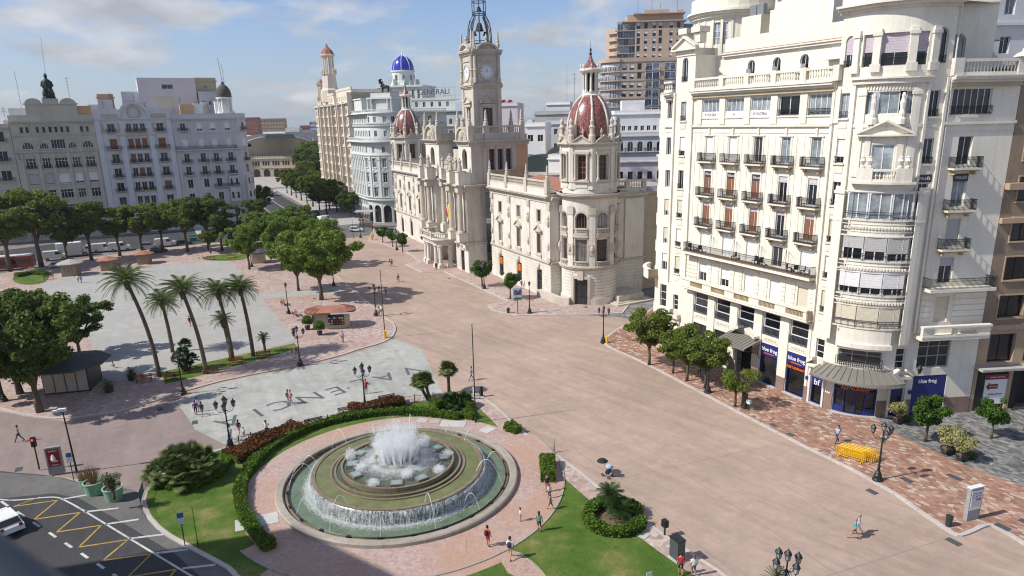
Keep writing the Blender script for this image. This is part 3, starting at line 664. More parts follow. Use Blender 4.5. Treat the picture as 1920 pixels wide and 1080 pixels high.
# grey field with the city's name laid in dark stone, read from the far side
poly_sheet('letter_field',PX([(330,752),(367,806),(430,837),(520,806),(600,788),(680,764),(760,744),(830,737),(790,655),(739,636),(714,648),(635,672),(572,687),(480,705),(390,724)]),'letter_field',0.004)
LET = [('V',768,694),('A',722,707),('L',676,717),('·',652,727),('E',630,732),('N',580,745),('C',525,759),('I',483,773),('A',428,790)]
la = math.atan2(G(768,694)[1]-G(428,790)[1],G(768,694)[0]-G(428,790)[0])
for ch, x, y in LET:
 p = G(x,y); o = put('letter',text_mesh(ch,3.8,'letter_stone',0.0,0.0,1.05),None,(p[0],p[1],0.009),la+math.pi,kind='structure')
 # garden island round the fountain
GK = smooth_poly(PX([(905,744),(940,770),(985,815),(1040,850),(1100,895),(1160,945),(1220,985),(1285,1030),(1370,1085),(1500,1200),(700,1400),(450,1082),(350,1028),(300,1000),(270,966),(264,932),(285,902),(350,862),(430,838),(520,808),(600,790),(680,766),(760,747),(830,739),(890,738)]),1)
raised('garden_pavement',GK,'crazy_pale',kw=0.3)
_la, _lb = offset_poly(GK,1.9), offset_poly(GK,.36); lawn = [b_ if(g_[0]<-27.5 or(g_[1]<52 and g_[0]<3))else a_ for a_,b_,g_ in zip(_la,_lb,GK)]
poly_sheet('garden_lawn',lawn,'lawn',0.131)
def disc(name,c,r,mat,z,seg=96,kind='structure',r0=0.0,a0=0,a1=2*math.pi):
 b = MB(mat); P = [(c[0]+r*math.cos(a0+(a1-a0)*i/seg),c[1]+r*math.sin(a0+(a1-a0)*i/seg),z)for i in range(seg+1)]
 Q = [(c[0]+r0*math.cos(a0+(a1-a0)*i/seg),c[1]+r0*math.sin(a0+(a1-a0)*i/seg),z)for i in range(seg+1)]
 for i in range(seg):b.face([Q[i],P[i],P[i+1],Q[i+1]])if r0>0 else b.face([(c[0],c[1],z),P[i],P[i+1]])
 return b.build(name,kind=kind)
disc('fountain_paving',FC,13.2,'fountain_paving',0.138,r0=9.9)
for k, (rr,a0,a1)in enumerate(((14.3,-2.35,0.62),(15.2,-2.1,-0.9))):
 disc('paved_step',FC,rr,'fountain_paving',0.1345+0.002*(1-k),60,r0=13.0,a0=a0,a1=a1)
bb = MB('rim_stone')
def ring(b,r0,r1,z0,z1,a0=0,a1=2*math.pi,seg=96,c=FC):
 full = a1-a0>6.28
 b.lathe([(r0,z0),(r1,z0),(r1,z1),(r0,z1),(r0,z0)],seg,c,a0,a1,cap=False)
ring(bb,14.25,14.42,0.1,0.2,-2.35,0.62); bb.build('paving_edge',kind='structure')
# stone slabs laid in the paving
def slab(px,w,d,rz,mat='concrete',name='paving_slab',z=0.142):
 p = G(*px); b = MB(mat); b.box(-w/2,w/2,-d/2,d/2,0,0.03); b.build(name,kind='structure',loc=(p[0],p[1],z),rz=rz)
slab((482,981),3.2,1.7,R(22)); slab((850,797),2.6,1.5,R(-8)); slab((792,791),1.1,1.0,R(-12)); slab((914,808),1.2,1.4,R(-40)); slab((1262/1.0-60,1005),1.1,0.8,R(-40)); slab((815,793),1.0,.9,R(-12),'granite_grey')
poly_sheet('worn_path',smooth_poly(PX([(930,1040),(965,1032),(1005,1060),(1030,1090),(960,1090)]),1),'fountain_paving',0.1355)
poly_sheet('worn_path',smooth_poly(PX([(1030,850),(1052,862),(1040,868),(1020,862)]),1),'crazy_pale',0.1355)
rw = random.Random(21)
for k in range(9):
 a, r_0 = rw.uniform(-2.6,.7), rw.uniform(10.6,12.2); q = [(FC[0]+r_0*math.cos(a),FC[1]+r_0*math.sin(a))]; dr = rw.uniform(0,6.28)
 for t in range(rw.randint(4,8)):dr+=rw.uniform(-.25,.25); q.append((q[-1][0]+.3*math.cos(dr),q[-1][1]+.3*math.sin(dr)))
 if all(10.45<math.dist(p_,FC)<13.1 for p_ in q):strip('wet_crack',q,rw.uniform(.03,.06),'plinth_stone',.1395+k*.00008)
 # manhole covers and drains
for x, y, w in((843,522,.7),(1450,797,.8),(1483,815,.8),(1635,922,.9),(1788,1016,1.0),(1880,988,1.0),(1790,895,1.2),(1700,900,1.0),(365,792,1.0),(620,545,.6),(1098,576,.8),(590,560,.6),(560,600,.6),(35,880,.9),(300,765,.8),(1925,980,1),(955,560,.6)):
 zr = 0.001 if(x,y)in((843,522),(1635,922),(1788,1016),(35,880))else 0.014 if x==365 else 0.132
 p = G(x,y,zr); b = MB('iron_grey'); b.box(-w/2,w/2,-0.28,0.28,0,0.015); b.build('drain_cover',kind='structure',loc=(p[0],p[1],zr),rz=R(-64))
# ================================================================ corner building with the blue shop fronts
def corner_building():
 FL = Flat((31.37,70.41),-62.75); C = (37.2,70.2); RB = 5.09
 T = thing('corner_building','large cream white office building with a rounded glazed corner bay above the blue restaurant','building',(40,80,0))
 su = 2.84; aR = 5.0
 a_start = math.degrees(math.atan2(-FL.i[1],-FL.i[0])); span = R((aR-90)-a_start)
 AR = Arc(C,RB,a_start); LA = span*RB
 e = AR.P(LA,0,0); FR = Flat((e[0],e[1]),aR)
 # left end return facade, hidden mostly: rounded corner towards the side street
 CL = (FL.P(-24.4,0,-3.2)[0],FL.P(-24.4,0,-3.2)[1]); AL = Arc(CL,3.2,a_start-80); LL = R(80)*3.2
 e2 = AL.P(0,0,0); FS = Flat((e2[0]-math.cos(R(-62.75-80))*26,e2[1]-math.sin(R(-62.75-80))*26),-62.75-80)
 m = MB('cream_white','cream_trim','ochre_under','dark_interior','plinth_stone'); tr = MB('cream_trim'); oc = MB('ochre_under')
 bays = [-16.2+3.79*i for i in range(5)]
 ops = []
 W = []
 # --- main facade openings
 for i, s in enumerate(bays):
  ops+=[(s-1.35,s+1.35,29.95,32.0)]
  W.append((FL,s,29.95,2.7,2.05,dict(cols=4 if i!=3 else 2,glass='glass_light' if i!=3 else 'glass_dark',ft=0.10)))
  for k, z in enumerate((25.05,21.0,17.3)):
   ops.append((s-.58,s+.58,z,z+2.75))
   if k==0:W.append((FL,s,z,1.16,2.75,dict(trans=(),glass='glass_dark' if i==2 else 'glass_light',blind='blind_white' if i<2 else None,bf=1.0 if i<2 else.4)))
   if k==1:W.append((FL,s,z,1.16,2.75,dict(trans=(0.78,),glass='glass_dark',shutter='shutter_brown' if i<3 else None,blind='blind_lilac',bf=0.2)))
   if k==2:W.append((FL,s,z,1.16,2.75,dict(trans=(),glass='glass_dark',shutter='shutter_brown' if i in(0,1,2,4)else None,blind='blind_lilac',bf=0.17)))
  ops.append((s-.72,s+.72,13.95,16.2)); W.append((FL,s,13.95,1.44,2.25,dict(glass='glass_dark',blind='blind_white' if i!=3 else None,bf=1.0)))
  ops.append((s-.68,s+.68,10.2,12.4)); W.append((FL,s,10.2,1.36,2.2,dict(glass='glass_dark',blind=('blind_white','blind_white','blind_white','blind_white','blind_cream')[i],bf=(.5,.6,1,1,1)[i])))
  ops.append((s-1.2,s+1.2,5.95,8.6)); W.append((FL,s,5.95,2.4,2.65,dict(cols=1,trans=(0.36,0.72),fr='white_paint',glass='glass_dark',ft=0.12)))
  if i in(3,4):ops.append((s-1.25,s+1.25,0.1,4.95))
  if i in(0,1):ops.append((s-1.2,s+1.2,0.3,4.6)); W.append((FL,s,0.3,2.4,4.3,dict(cols=2,trans=(0.7,),fr='iron',glass='glass_dark')))
  if i==2:ops.append((s-1.3,s+1.3,0.1,4.3))
  # narrow strips at both ends (window columns)
 for s0, nm in((-21.0,'L'),(1.75,'R')):
  for k, z in enumerate((29.6,25.4,21.3,17.6,13.9,10.3)):
   ops.append((s0-.48,s0+.48,z,z+2.3)); bl = [None,'blind_white',None,'blind_cream','blind_white','blind_cream'][k]
   W.append((FL,s0,z,.96,2.3,dict(glass='glass_light' if k==0 else 'glass_dark',blind=bl,bf=.75,ft=.06)))
  ops.append((s0-.5,s0+.5,34.2,37.0,'arch')); W.append((FL,s0,34.2,1.0,2.8,dict(arch=True,glass='glass_dark',blind='blind_lilac' if nm=='R' else None,bf=.6)))
  ops.append((s0-.5,s0+.5,5.3,7.4)); W.append((FL,s0,5.3,1.0,2.1,dict(cols=1,trans=(.33,.66),fr='white_paint',glass='glass_dark')))
  if nm=='R':ops.append((s0-.62,s0+.75,0.1,3.6))
 for z in(29.9,25.4,21.3,17.6,13.9):ops.append((-24.0,-23.1,z,z+2.2)); W.append((FL,-23.55,z,.9,2.2,dict(glass='glass_dark',blind='blind_cream' if z<20 else None,bf=.7)))
 ops.append((-24.1,-23.0,10.3,12.6)); W.append((FL,-23.55,10.3,1.1,2.3,dict(glass='glass_dark',blind='blind_white',bf=.5)))
 ops.append((-24.2,-22.9,5.2,8.3)); W.append((FL,-23.55,5.2,1.3,3.1,dict(cols=1,trans=(.33,.66),fr='white_paint',glass='glass_dark')))
 tops = [q for q in ops if q[2]>33.5]; body = [q for q in ops if q[2]<=33.5]
 wall(m,FL,-24.4,su,0,33.0,body,0.32);
 wall(m,FL,-22.6,-19.2,33.0,38.0,[q for q in tops if q[0]<-19],0.3); wall(m,FL,0.75,su,33.0,39.2,[q for q in tops if q[0]>0],0.3)
 # --- left rounded end and side street face
 opl = [(LL*.5-.9,LL*.5+.9,z,z+2.2)for z in(29.9,25.4,21.3,17.6,13.9,10.3)]+[(LL*.5-.9,LL*.5+.9,5.2,8.3)]
 wall(m,AL,0,LL,0,33.0,opl,.3)
 for q in opl:W.append((AL,LL*.5,q[2],1.8,q[3]-q[2],dict(cols=3,glass='glass_dark',blind='blind_cream' if q[2]>9 else None,bf=.6)))
 wall(m,FS,0,26,0,33.0,[],.3)
 # --- rounded base and right facade
 opa = [(LA*.5-2.05,LA*.5+2.05,0.12,4.4),(LA*.5-2.0,LA*.5+2.0,5.6,8.0)]
 wall(m,AR,0,LA,0,8.6,opa,.35); wall(m,AR,0,LA,8.6,24.2,[],.3)
 sR = 4.55
 opr = [(sR-1.9,sR+1.7,0.1,4.4),(sR-1.8,sR+1.6,5.2,8.3),(sR-.7,sR+.7,10.0,12.6),(sR-.85,sR+.6,13.95,16.5)]
 for z in(17.6,21.3,25.2):opr.append((sR-.7,sR+.7,z,z+2.6))
 opr.append((sR-1.9,sR+1.9,29.7,32.0)); W.append((FR,sR,29.7,3.8,2.3,dict(cols=6,glass='glass_dark')))
 W+=[(FR,sR-.1,5.2,3.4,3.1,dict(cols=3,trans=(.4,.72),fr='grey_plastic',glass='glass_dark',ft=.12)),(FR,sR,10.0,1.4,2.6,dict(glass='glass_dark',blind='blind_cream',bf=1.0)),(FR,sR-.12,13.95,1.45,2.55,dict(cols=2,glass='glass_dark',blind='blind_lilac',bf=.35)),(FR,sR,17.6,1.4,2.6,dict(glass='glass_dark',blind='blind_grey',bf=1.0)),(FR,sR,21.3,1.4,2.6,dict(glass='glass_light')),(FR,sR,25.2,1.4,2.6,dict(glass='glass_dark'))]
 stripR = 0.95
 for k, z in enumerate((29.6,25.4,21.3,17.6,13.9,10.3)):opr.append((stripR-.5,stripR+.5,z,z+2.3)); W.append((FR,stripR,z,1.0,2.3,dict(glass='glass_dark',blind=[None,None,None,'blind_lilac','blind_white','blind_cream'][k],bf=.7)))
 opr+=[(stripR-.5,stripR+.5,5.3,7.4),(stripR-.62,stripR+.75,.1,3.6)]; W.append((FR,stripR,5.3,1.0,2.1,dict(cols=1,trans=(.33,.66),fr='white_paint',glass='glass_dark')))
 wall(m,FR,0,9.1,0,33.0,opr,.35)
 wall(m,FR,0,2.1,33.0,39.2,[(stripR-.55,stripR+.55,34.2,37.2,'arch')],.3); W.append((FR,stripR,34.2,1.1,3.0,dict(arch=True,glass='glass_dark')))
 FRb = Flat((FR.P(0,0,-3.2)[0],FR.P(0,0,-3.2)[1]),aR); wall(m,FRb,2.0,8.4,33.0,40.0,[(4.0,5.6,34.2,37.0,'arch')],.3); W.append((FRb,4.8,34.2,1.6,2.8,dict(arch=True,glass='glass_light')))
 # the curved bay, storeys 8.0 to 24
 rb = 5.75; B = Arc(C,rb,a_start+13); LB = (span-R(20))*rb; mid = LB/2
 bo = []
 for z, h in((9.7,2.55),(13.0,2.35),(16.35,2.3),(20.3,2.55)):bo.append((mid-2.95,mid+2.95,z,z+h))
 wall(m,B,0,LB,8.0,23.6,bo,.28)
 for side in(0,LB):
  P0_, P1_ = B.P(side,0,0), B.P(side,0,-0.9); m.face([(P0_[0],P0_[1],8.0),(P1_[0],P1_[1],8.0),(P1_[0],P1_[1],23.6),(P0_[0],P0_[1],23.6)])
 for r_, (z0,z1)in enumerate(((7.55,8.0),(7.3,7.55))):fb(m,B,-.1,LB+.1,z0,z1,-.9,.22-.2*r_)
 for q, bl, bf in zip(bo,('blind_cream','blind_white','blind_grey',None),(1.0,.72,.55,0)):
  for k in range(3):
   s = mid-1.97+1.97*k; W.append((B,s,q[2],1.9,q[3]-q[2],dict(cols=2,glass='glass_light' if bl is None else 'glass_dark',blind=bl,bf=bf if bl!='blind_grey' else(.5,.6,.68)[k],fr='white_paint',ft=.12,inset=.12)))
  fb(tr,B,mid-3.1,mid+3.1,q[2]-.14,q[2],-.05,.10); fb(tr,B,mid-3.25,mid+3.25,q[3],q[3]+.12,-.05,.06)
  if q[2]>9.8:
   fb(tr,B,mid-3.2,mid+3.2,q[2]-1.2,q[2]-1.12,-.02,.05); fb(tr,B,mid-3.2,mid+3.2,q[2]-.5,q[2]-.44,-.02,.05)
   n = 22
   for i in range(n):
    s = mid-3.0+6.0*(i+.5)/n; P = B.P(s,q[2]-.82,.02); tr.lathe([(.13,P[2]-.1),(.13,P[2]+.1),(.03,P[2]+.13)],5,(P[0],P[1]))
 for s in(mid-3.75,mid+3.75):fb(m,B,s-.5,s+.5,8.0,23.3,-.02,.10); fb(tr,B,s-.58,s+.58,22.6,22.9,-.02,.2); fb(tr,B,s-.58,s+.58,20.0,20.12,-.02,.14)
 steps(tr,B,-.15,LB+.15,23.2,[(.25,.15),(.2,.35),(.22,.6)])
 balustrade(tr,B,.35,LB-.35,23.87,1.15,.25,.34,.3,.09,post=[.85,LB-.85],pw=1.3)
 for s in(.6,1.2,LB-1.2,LB-.6):P = B.P(s,25.1,.25); urn(tr,P[0],P[1],25.1,1.3,.3)
 # upper bay wall 23.9 - 33 set back to the base radius
 wall(m,AR,0,LA,24.2,33.0,[(LA/2-.95,LA/2+.95,24.3,27.2),(LA/2-2.1,LA/2+2.1,29.9,31.9)],.3)
 W.append((AR,LA/2,24.3,1.9,2.9,dict(glass='glass_light',ft=.1)))
 for ds, ww in((-1.75,.6),(0,1.7),(1.75,.6)):W.append((AR,LA/2+ds,29.9,ww,2.0,dict(cols=2 if ds==0 else 1,glass='glass_light')))
 for ds in(-1.15,1.15):P = AR.P(LA/2+ds,29.0,.15); tr.lathe([(.42,29.0),(.42,29.5),(.25,29.6),(.3,29.9),(.2,30.3),(.27,30.9),(.16,31.3),(.19,31.5),(.12,31.75),(.01,31.8)],9,(P[0],P[1]))
 for ds in(-1.35,1.35):fb(tr,AR,LA/2+ds-.25,LA/2+ds+.25,24.3,27.9,-.02,.14)
 pediment(tr,AR,LA/2,28.1,4.4,1.15,.55,.2)
 fb(tr,AR,0,LA,28.75,29.05,-.02,.12); fb(tr,AR,.5,LA-.5,27.75,27.85,-.02,.05)
 for s in(.75,LA-.75):fb(m,AR,s-.35,s+.35,24.2,32.2,-.02,.12); fb(tr,AR,s-.42,s+.42,31.6,31.9,-.02,.2)
 for i in range(17):s = LA/2-2.2+4.4*(i+.5)/17; fb(tr,AR,s-.06,s+.06,32.05,32.45,-.02,.08)
 # top storey of the corner: pillars, arched windows, cornice, parapet
 wall(m,AR,0,LA,33.0,39.2,[(LA/2-2.75,LA/2-1.75,34.1,36.9),(LA/2-1.1,LA/2+1.1,34.1,36.9),(LA/2+1.75,LA/2+2.75,34.1,36.9)],.5)
 for ds, ww, bl in((-2.25,1.0,.55),(0,2.2,.6),(2.25,1.0,.6)):W.append((AR,LA/2+ds,34.1,ww,2.8,dict(cols=2 if ww>2 else 1,glass='glass_dark',blind='blind_lilac',bf=bl,inset=.35)))
 for ds in(-3.3,-1.42,1.42,3.3):fb(m,AR,LA/2+ds-.3,LA/2+ds+.3,33.9,37.3,-.02,.25); fb(tr,AR,LA/2+ds-.38,LA/2+ds+.38,36.7,37.0,-.02,.34); fb(tr,AR,LA/2+ds-.42,LA/2+ds+.42,33.6,34.3,-.02,.34)
 for Mp, a, c in((AR,0,LA),(FL,0.5,su),(FR,0,2.3)):
  steps(tr,Mp,a,c,38.9,[(.25,.2),(.25,.55),(.2,.85)])
  fb(m,Mp,a,c,39.6,41.3,-.35,.05,True); fb(tr,Mp,a,c,41.3,41.45,-.42,.12,True)
 for s in(0,1.9,3.8,5.6,LA):fb(tr,AR,s-.3,s+.3,39.65,41.5,-.1,.14)
 for Mp, s in((AR,.3),(AR,1.5),(AR,LA-.9),(FR,.9)):
  P = Mp.P(s,0,-.1); tr.box(-.45,.45,-.45,.45,41.3,42.4,Mp.rz(s),(P[0],P[1])); tr.lathe([(.3,42.4),(.65,42.7)],10,(P[0],P[1])); tr.box(-.8,.8,-.55,.55,42.7,43.5,Mp.rz(s),(P[0],P[1]))
 FRc = FRb; fb(m,FRc,2.0,8.4,40.0,41.6,-.3,.0,True); fb(tr,FRc,2.0,8.5,39.6,39.75,-.3,.15,True)
 # cornices main and right
 for Mp, a, c in((FL,-19.3,.72),(FL,-24.4,-22.8),(FR,2.15,9.1)):
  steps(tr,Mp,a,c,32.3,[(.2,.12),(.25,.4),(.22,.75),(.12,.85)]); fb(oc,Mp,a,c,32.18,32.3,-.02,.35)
 fb(tr,AR,-.3,LA+.3,32.6,33.0,-.02,.3); fb(tr,AR,-.3,LA+.3,33.0,33.15,-.02,.5)
 for Mp, a, c in((FL,-19.3,.72),(FL,-24.4,-22.7),(FR,2.1,9.1)):fb(tr,Mp,a,c,28.85,29.1,-.02,.22); fb(tr,Mp,a,c,28.2,28.28,-.02,.06)
 balustrade(tr,FL,-19.2,.75,33.1,1.35,.3,.36,.31,.1,post=[-19.0]+[b_+1.9 for b_ in bays],pw=.7)
 balustrade(tr,FR,2.3,9.1,33.1,1.4,.3,.36,.31,.1,post=[2.5,8.6],pw=.9); balustrade(tr,FL,-24.3,-22.8,33.1,1.3,.3,.36,.31,.1)
 P = FR.P(8.6,0,.3); tr.lathe([(.8,34.6),(.5,34.9),(.15,35.05),(.1,35.3),(.01,35.4)],8,(P[0],P[1]))
 for s in bays:
  for i in range(9):q = s-1.35+2.7*(i+.5)/9; fb(tr,FL,q-.07,q+.07,32.12,32.3,-.02,.22)
  fb(tr,FL,s-1.5,s+1.5,29.8,29.95,-.02,.1)
 for s in[bays[0]-1.9]+[b_+1.9 for b_ in bays]:fb(m,FL,s-.45,s+.45,29.15,32.3,-.02,.14)
 # keystones, panel frames and vertical mouldings on the shaft of the facade
 for s in bays:
  fb(tr,FL,s-.85,s-.7,17.2,28.0,-.02,.05); fb(tr,FL,s+.7,s+.85,17.2,28.0,-.02,.05)
  fb(tr,FL,s-.13,s+.13,27.85,28.7,-.02,.16); fb(tr,FL,s-.95,s+.95,27.85,27.97,-.02,.12)
 for s in[bays[0]-1.9]+[b_+1.9 for b_ in bays]:fb(tr,FL,s-.5,s-.44,16.9,28.0,-.02,.04); fb(tr,FL,s+.44,s+.5,16.9,28.0,-.02,.04)
 for s in(-19.3,-22.6,.62,2.8):fb(m,FL,s-.14,s+.14,9.0,33.0,-.02,.22)
 for s in(-21.0,1.75):
  for z in(29.6,25.4,21.3,17.6,13.9,10.3):fb(tr,FL,s-.62,s+.62,z-.16,z,-.02,.16); fb(tr,FL,s-.5,s+.5,z-.95,z-.4,-.02,.06)
 for z in(29.6,25.4,21.3,17.6,13.9,10.3):fb(tr,FR,stripR-.62,stripR+.62,z-.16,z,-.02,.16); fb(tr,FR,stripR-.5,stripR+.5,z-.95,z-.4,-.02,.06)
 for s in(.2,1.95):fb(m,FR,s-.12,s+.12,9.0,33.0,-.02,.2)
 # drain pipe
 P0_ = FR.P(2.3,0,.12); tr.tube([(P0_[0],P0_[1],z)for z in(39.0,33.8)]+[(FR.P(2.1,0,.35)[0],FR.P(2.1,0,.35)[1],32.6),(P0_[0],P0_[1],31.6),(P0_[0],P0_[1],8.0)],.06,6)
 # rusticated storey 9.9 - 13
 courses(m,FL,-19.1,.6,9.9,12.9,[(s-.95,s+.95,9.9,13)for s in bays]+[(s+1.55,s+2.25,9.9,13)for s in bays],.5,.08,.08)
 courses(m,FR,2.2,9.0,9.9,12.9,[(sR-1.1,sR+1.1,9.9,13)],.55,.08,.1)
 # terrace with iron rail, lower stone balcony
 for(z,a,c,d)in((13.75,-18.9,.55,1.15),):
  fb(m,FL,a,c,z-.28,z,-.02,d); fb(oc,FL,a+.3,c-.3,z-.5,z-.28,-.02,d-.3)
 te = MB('plinth_stone'); fb(te,FL,-18.85,.5,13.75,13.86,0,1.1); te.build('terrace_floor',T)
 P = FL.P((-18.9+.55)/2,13.86,0); put('railing',railing_mesh(19.2,1.05,1.0,'iron',.13),T,(P[0]-40,P[1]-80,P[2]),FL.rz(0))
 fb(m,FL,-18.9,.55,9.0,9.25,-.02,1.0); fb(m,FL,-18.9,.55,9.25,9.45,.7,1.05,True); fb(tr,FL,-18.95,.6,10.15,10.35,.66,1.12,True)
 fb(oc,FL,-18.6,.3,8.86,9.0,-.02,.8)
 for i, s in enumerate(bays):
  n = 12
  for k in range(n):q = s-1.1+2.2*(k+.5)/n; fb(oc,FL,q-.05,q+.05,9.45,10.15,.82,.94)
  fb(m,FL,s+1.15,s+2.64 if i<4 else s+1.55,9.45,10.15,.72,1.03,True)
 fb(m,FL,-18.9,-17.3,9.45,10.15,.72,1.03,True); fb(oc,FL,.5,.6,9.2,10.2,0,.95,True)
 # iron awning arms on the terrace
 for s in[b_+1.5 for b_ in bays[:4]]:
  ar = MB('iron'); p0, p1, p2 = FL.P(s,13.9,.3), FL.P(s,16.2,.3), FL.P(s+.6,16.4,1.2); ar.tube([p0,p1,p2],.03,4); ar.tube([p1,FL.P(s+.5,15.0,1.2)],.015,4); ar.build('awning_arm',T)
  # right facade balconies
 fb(tr,FR,2.2,8.9,13.3,13.6,-.02,1.3); P = FR.P(5.5,13.6,0); put('railing',railing_mesh(6.5,1.2,1.0,'iron',.12),T,(P[0]-40,P[1]-80,P[2]),FR.rz(0))
 fb(m,FR,2.0,9.0,8.5,8.8,-.02,1.3); fb(m,FR,2.0,9.0,8.8,9.0,1.0,1.35,True); fb(tr,FR,1.95,9.05,9.75,9.95,.95,1.45,True)
 for a, c in((2.0,3.2),(5.2,5.6),(7.8,9.0)):fb(m,FR,a,c,9.0,9.75,1.0,1.33,True)
 for z in(17.35,21.05,24.95):balcony(FR,sR,z,2.7,.8,T,1.0,brackets=True)
 for s in bays:
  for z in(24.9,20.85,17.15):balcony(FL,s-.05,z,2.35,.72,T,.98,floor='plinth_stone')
  # base piers in dark stone and mouldings
 def pln(Mp,a,c,h=1.9):pl = MB('plinth_stone'); fb(pl,Mp,a,c,0,h,-.02,.1); pl.build('plinth',T)
 for a, c in((-18.5,-17.5),(-14.9,-13.6),(-11.1,-10.0),(-7.2,-6.1),(-3.5,-2.35),(.28,1.05)):pln(FL,a,c,1.75)
 [pln(*q)for q in((FL,2.6,su),(AR,0,LA/2-2.1),(AR,LA/2+2.1,LA),(FR,0,.28),(FR,1.75,2.6),(FR,6.3,9.0))]
 for a, c in((-18.7,-17.5),(-14.9,-13.7),(-11.1,-9.9),(-7.3,-6.1),(-3.5,-2.3),(.3,.6)):fb(m,FL,a,c,1.75,8.85,-.02,.12)
 for s in bays:fb(tr,FL,s-1.15,s+1.15,5.25,5.75,-.02,.05); [fb(oc,FL,s-.75+i*.25,s-.63+i*.25,5.42,5.58,.03,.07)for i in range(7)]
 # portal hoods over the side doors
 for Mp, s in((FL,1.8),(FL,-21.0),(FR,1.0)):
  fb(tr,Mp,s-1.1,s+1.1,4.3,4.6,-.02,.55)
  for sg in(-1,1):
   a, c = Mp.P(s+sg*1.1,4.6,.0), Mp.P(s+sg*.35,5.15,0); a2, c2 = Mp.P(s+sg*1.1,4.6,.65), Mp.P(s+sg*.35,5.15,.65)
   tr.raw([a,a2,c2,c,(a[0],a[1],a[2]+.28),(a2[0],a2[1],a2[2]+.28),(c2[0],c2[1],c2[2]+.28),(c[0],c[1],c[2]+.28)],[(4,5,6,7),(1,2,6,5),(0,1,5,4),(2,3,7,6),(0,3,2,1),(0,4,7,3)])
  fb(tr,Mp,s-.95,s-.72,0,4.3,-.02,.2); fb(tr,Mp,s+.8,s+1.03,0,4.3,-.02,.2)
  # left column pediment block, attic behind the balustrade
 pediment(tr,FL,-20.9,38.0,4.3,1.2,.6,.25); fb(m,FL,-22.6,-19.2,37.2,38.0,-3,.12);
 for a in(-22.6,-19.2):
  p, q = FL.P(a,33,0), FL.P(a,33,-3.4); m.face([(p[0],p[1],33),(q[0],q[1],33),(q[0],q[1],38),(p[0],p[1],38)])
 m.face([FL.P(-22.6,38.0,0),FL.P(-19.2,38.0,0),FL.P(-19.2,38.0,-3.4),FL.P(-22.6,38.0,-3.4)])
 fb(m,FL,-22.3,-21.3,38.9,39.8,-1.4,-.4,True); fb(m,FL,-19.9,-19.1,38.6,39.7,-1.4,-.4,True)
 for s in(-21.9,-19.6):fb(tr,FL,s-.75,s+.75,39.75,40.4,-1.7,-.1,True)
 AT = Flat(FL.P(0,0,-3.3)[:2],-62.75); ops2 = [(s-.55,s+.55,33.9,36.2,'arch')for s in(-13.6,-9.9,-6.2)]
 wall(m,AT,-19.2,su,33.0,37.1,ops2,.35); [W.append((AT,q[0]+.55,33.9,1.1,2.3,dict(arch=True,glass='glass_dark')))for q in ops2]
 steps(tr,AT,-18,su,36.7,[(.15,.12),(.25,.35),(.15,.5)]); rd = MB('terracotta'); fb(rd,AT,-18,su,37.25,37.33,-.2,.42); rd.build('tile_edge',T)
 fb(m,AT,-18,su,37.3,38.9,-.5,-.1,True)
 for s in(-14.2,-10.4,-6.6):bx = MB('alu_white'); P = AT.P(s,34.5,.45); bx.box(-.7,.7,-.4,.4,34.3,35.2,AT.rz(0),(P[0],P[1]),.05); bx.build('air_conditioner',T)
 P = AT.P(-2.0,0,.6); bx = MB('alu_white'); bx.box(-1.2,1.2,-.5,.5,35.3,36.1,AT.rz(0),(P[0],P[1]),.05); bx.build('air_conditioner',T)
 # roofs, upper towers
 rf = MB('roof_gravel')
 rf.face([FL.P(-24.4,33.05,0),FL.P(su,33.05,0),AR.P(LA/2,33.05,0),FR.P(9.1,33.05,0),FR.P(9.1,33.05,-24),FL.P(-24.4,33.05,-24)]); rf.face([AT.P(-19.2,37.2,0),AT.P(su,37.2,0),AT.P(su,37.2,-20),AT.P(-19.2,37.2,-20)])
 rf.face([AR.P(0,39.55,.1),AR.P(LA/3,39.55,.1),AR.P(2*LA/3,39.55,.1),AR.P(LA,39.55,.1),FR.P(8.4,39.55,-3.2),FR.P(8.4,39.55,-14),AT.P(0,39.55,-8),AT.P(.6,39.55,0)]); rf.build('roof',T)
 tc_ = FL.P(-23.0,0,-9.5); tt = MB('cream_white'); TW = Arc(tc_[:2],5.0,a_start-110); tl = R(220)*5.0
 to = [(tl/2+d_-.9,tl/2+d_+.9,38.6,41.2)for d_ in(-6.5,-2.2,2.4,7)]; wall(tt,TW,0,tl,32,42.4,to,.3); [W.append((TW,(q[0]+q[1])/2,q[2],1.8,2.6,dict(cols=4,trans=(.33,.6),glass='glass_blue')))for q in to]
 steps(tt,TW,0,tl,41.6,[(.2,.15),(.3,.35),(.3,.6),(.25,.9)]); tt.lathe([(5.4,42.6),(5.4,44.2),(4.9,44.2),(4.2,44.4),(4.2,48)],28,tc_[:2])
 for i in range(16):a = 2*math.pi*i/16; fb(tt,TW,tl*i/16,tl*i/16+.3,37.3,41.5,-.02,.12)
 tt.build('round_tower',T)
 bt = MB('cream_white','cream_trim'); q = FL.P(-9.0,0,-9.5); bt.box(-4.2,4.2,-4.2,4.2,37.2,41.5,FL.rz(0),q[:2]); bt.box(-3.9,3.9,-3.9,3.9,41.5,52,FL.rz(0),q[:2],.3)
 for i in range(5):
  for j in(-1,1):bt.box(-3.6+i*1.7,-3.0+i*1.7,j*4.0-.1,j*4.0+.1,42.5,51,FL.rz(0),q[:2])
 bt.build('square_tower',T)
 hb = MB('cream_white','steel'); q = FL.P(-16.2,0,-7.0); hb.box(-1.4,1.6,-1.6,1.6,37.2,41.3,FL.rz(0),q[:2]); q = FL.P(-15.0,0,-8); hb.box(-1.0,3.2,-.8,.8,37.2,40.6,FL.rz(0),q[:2])
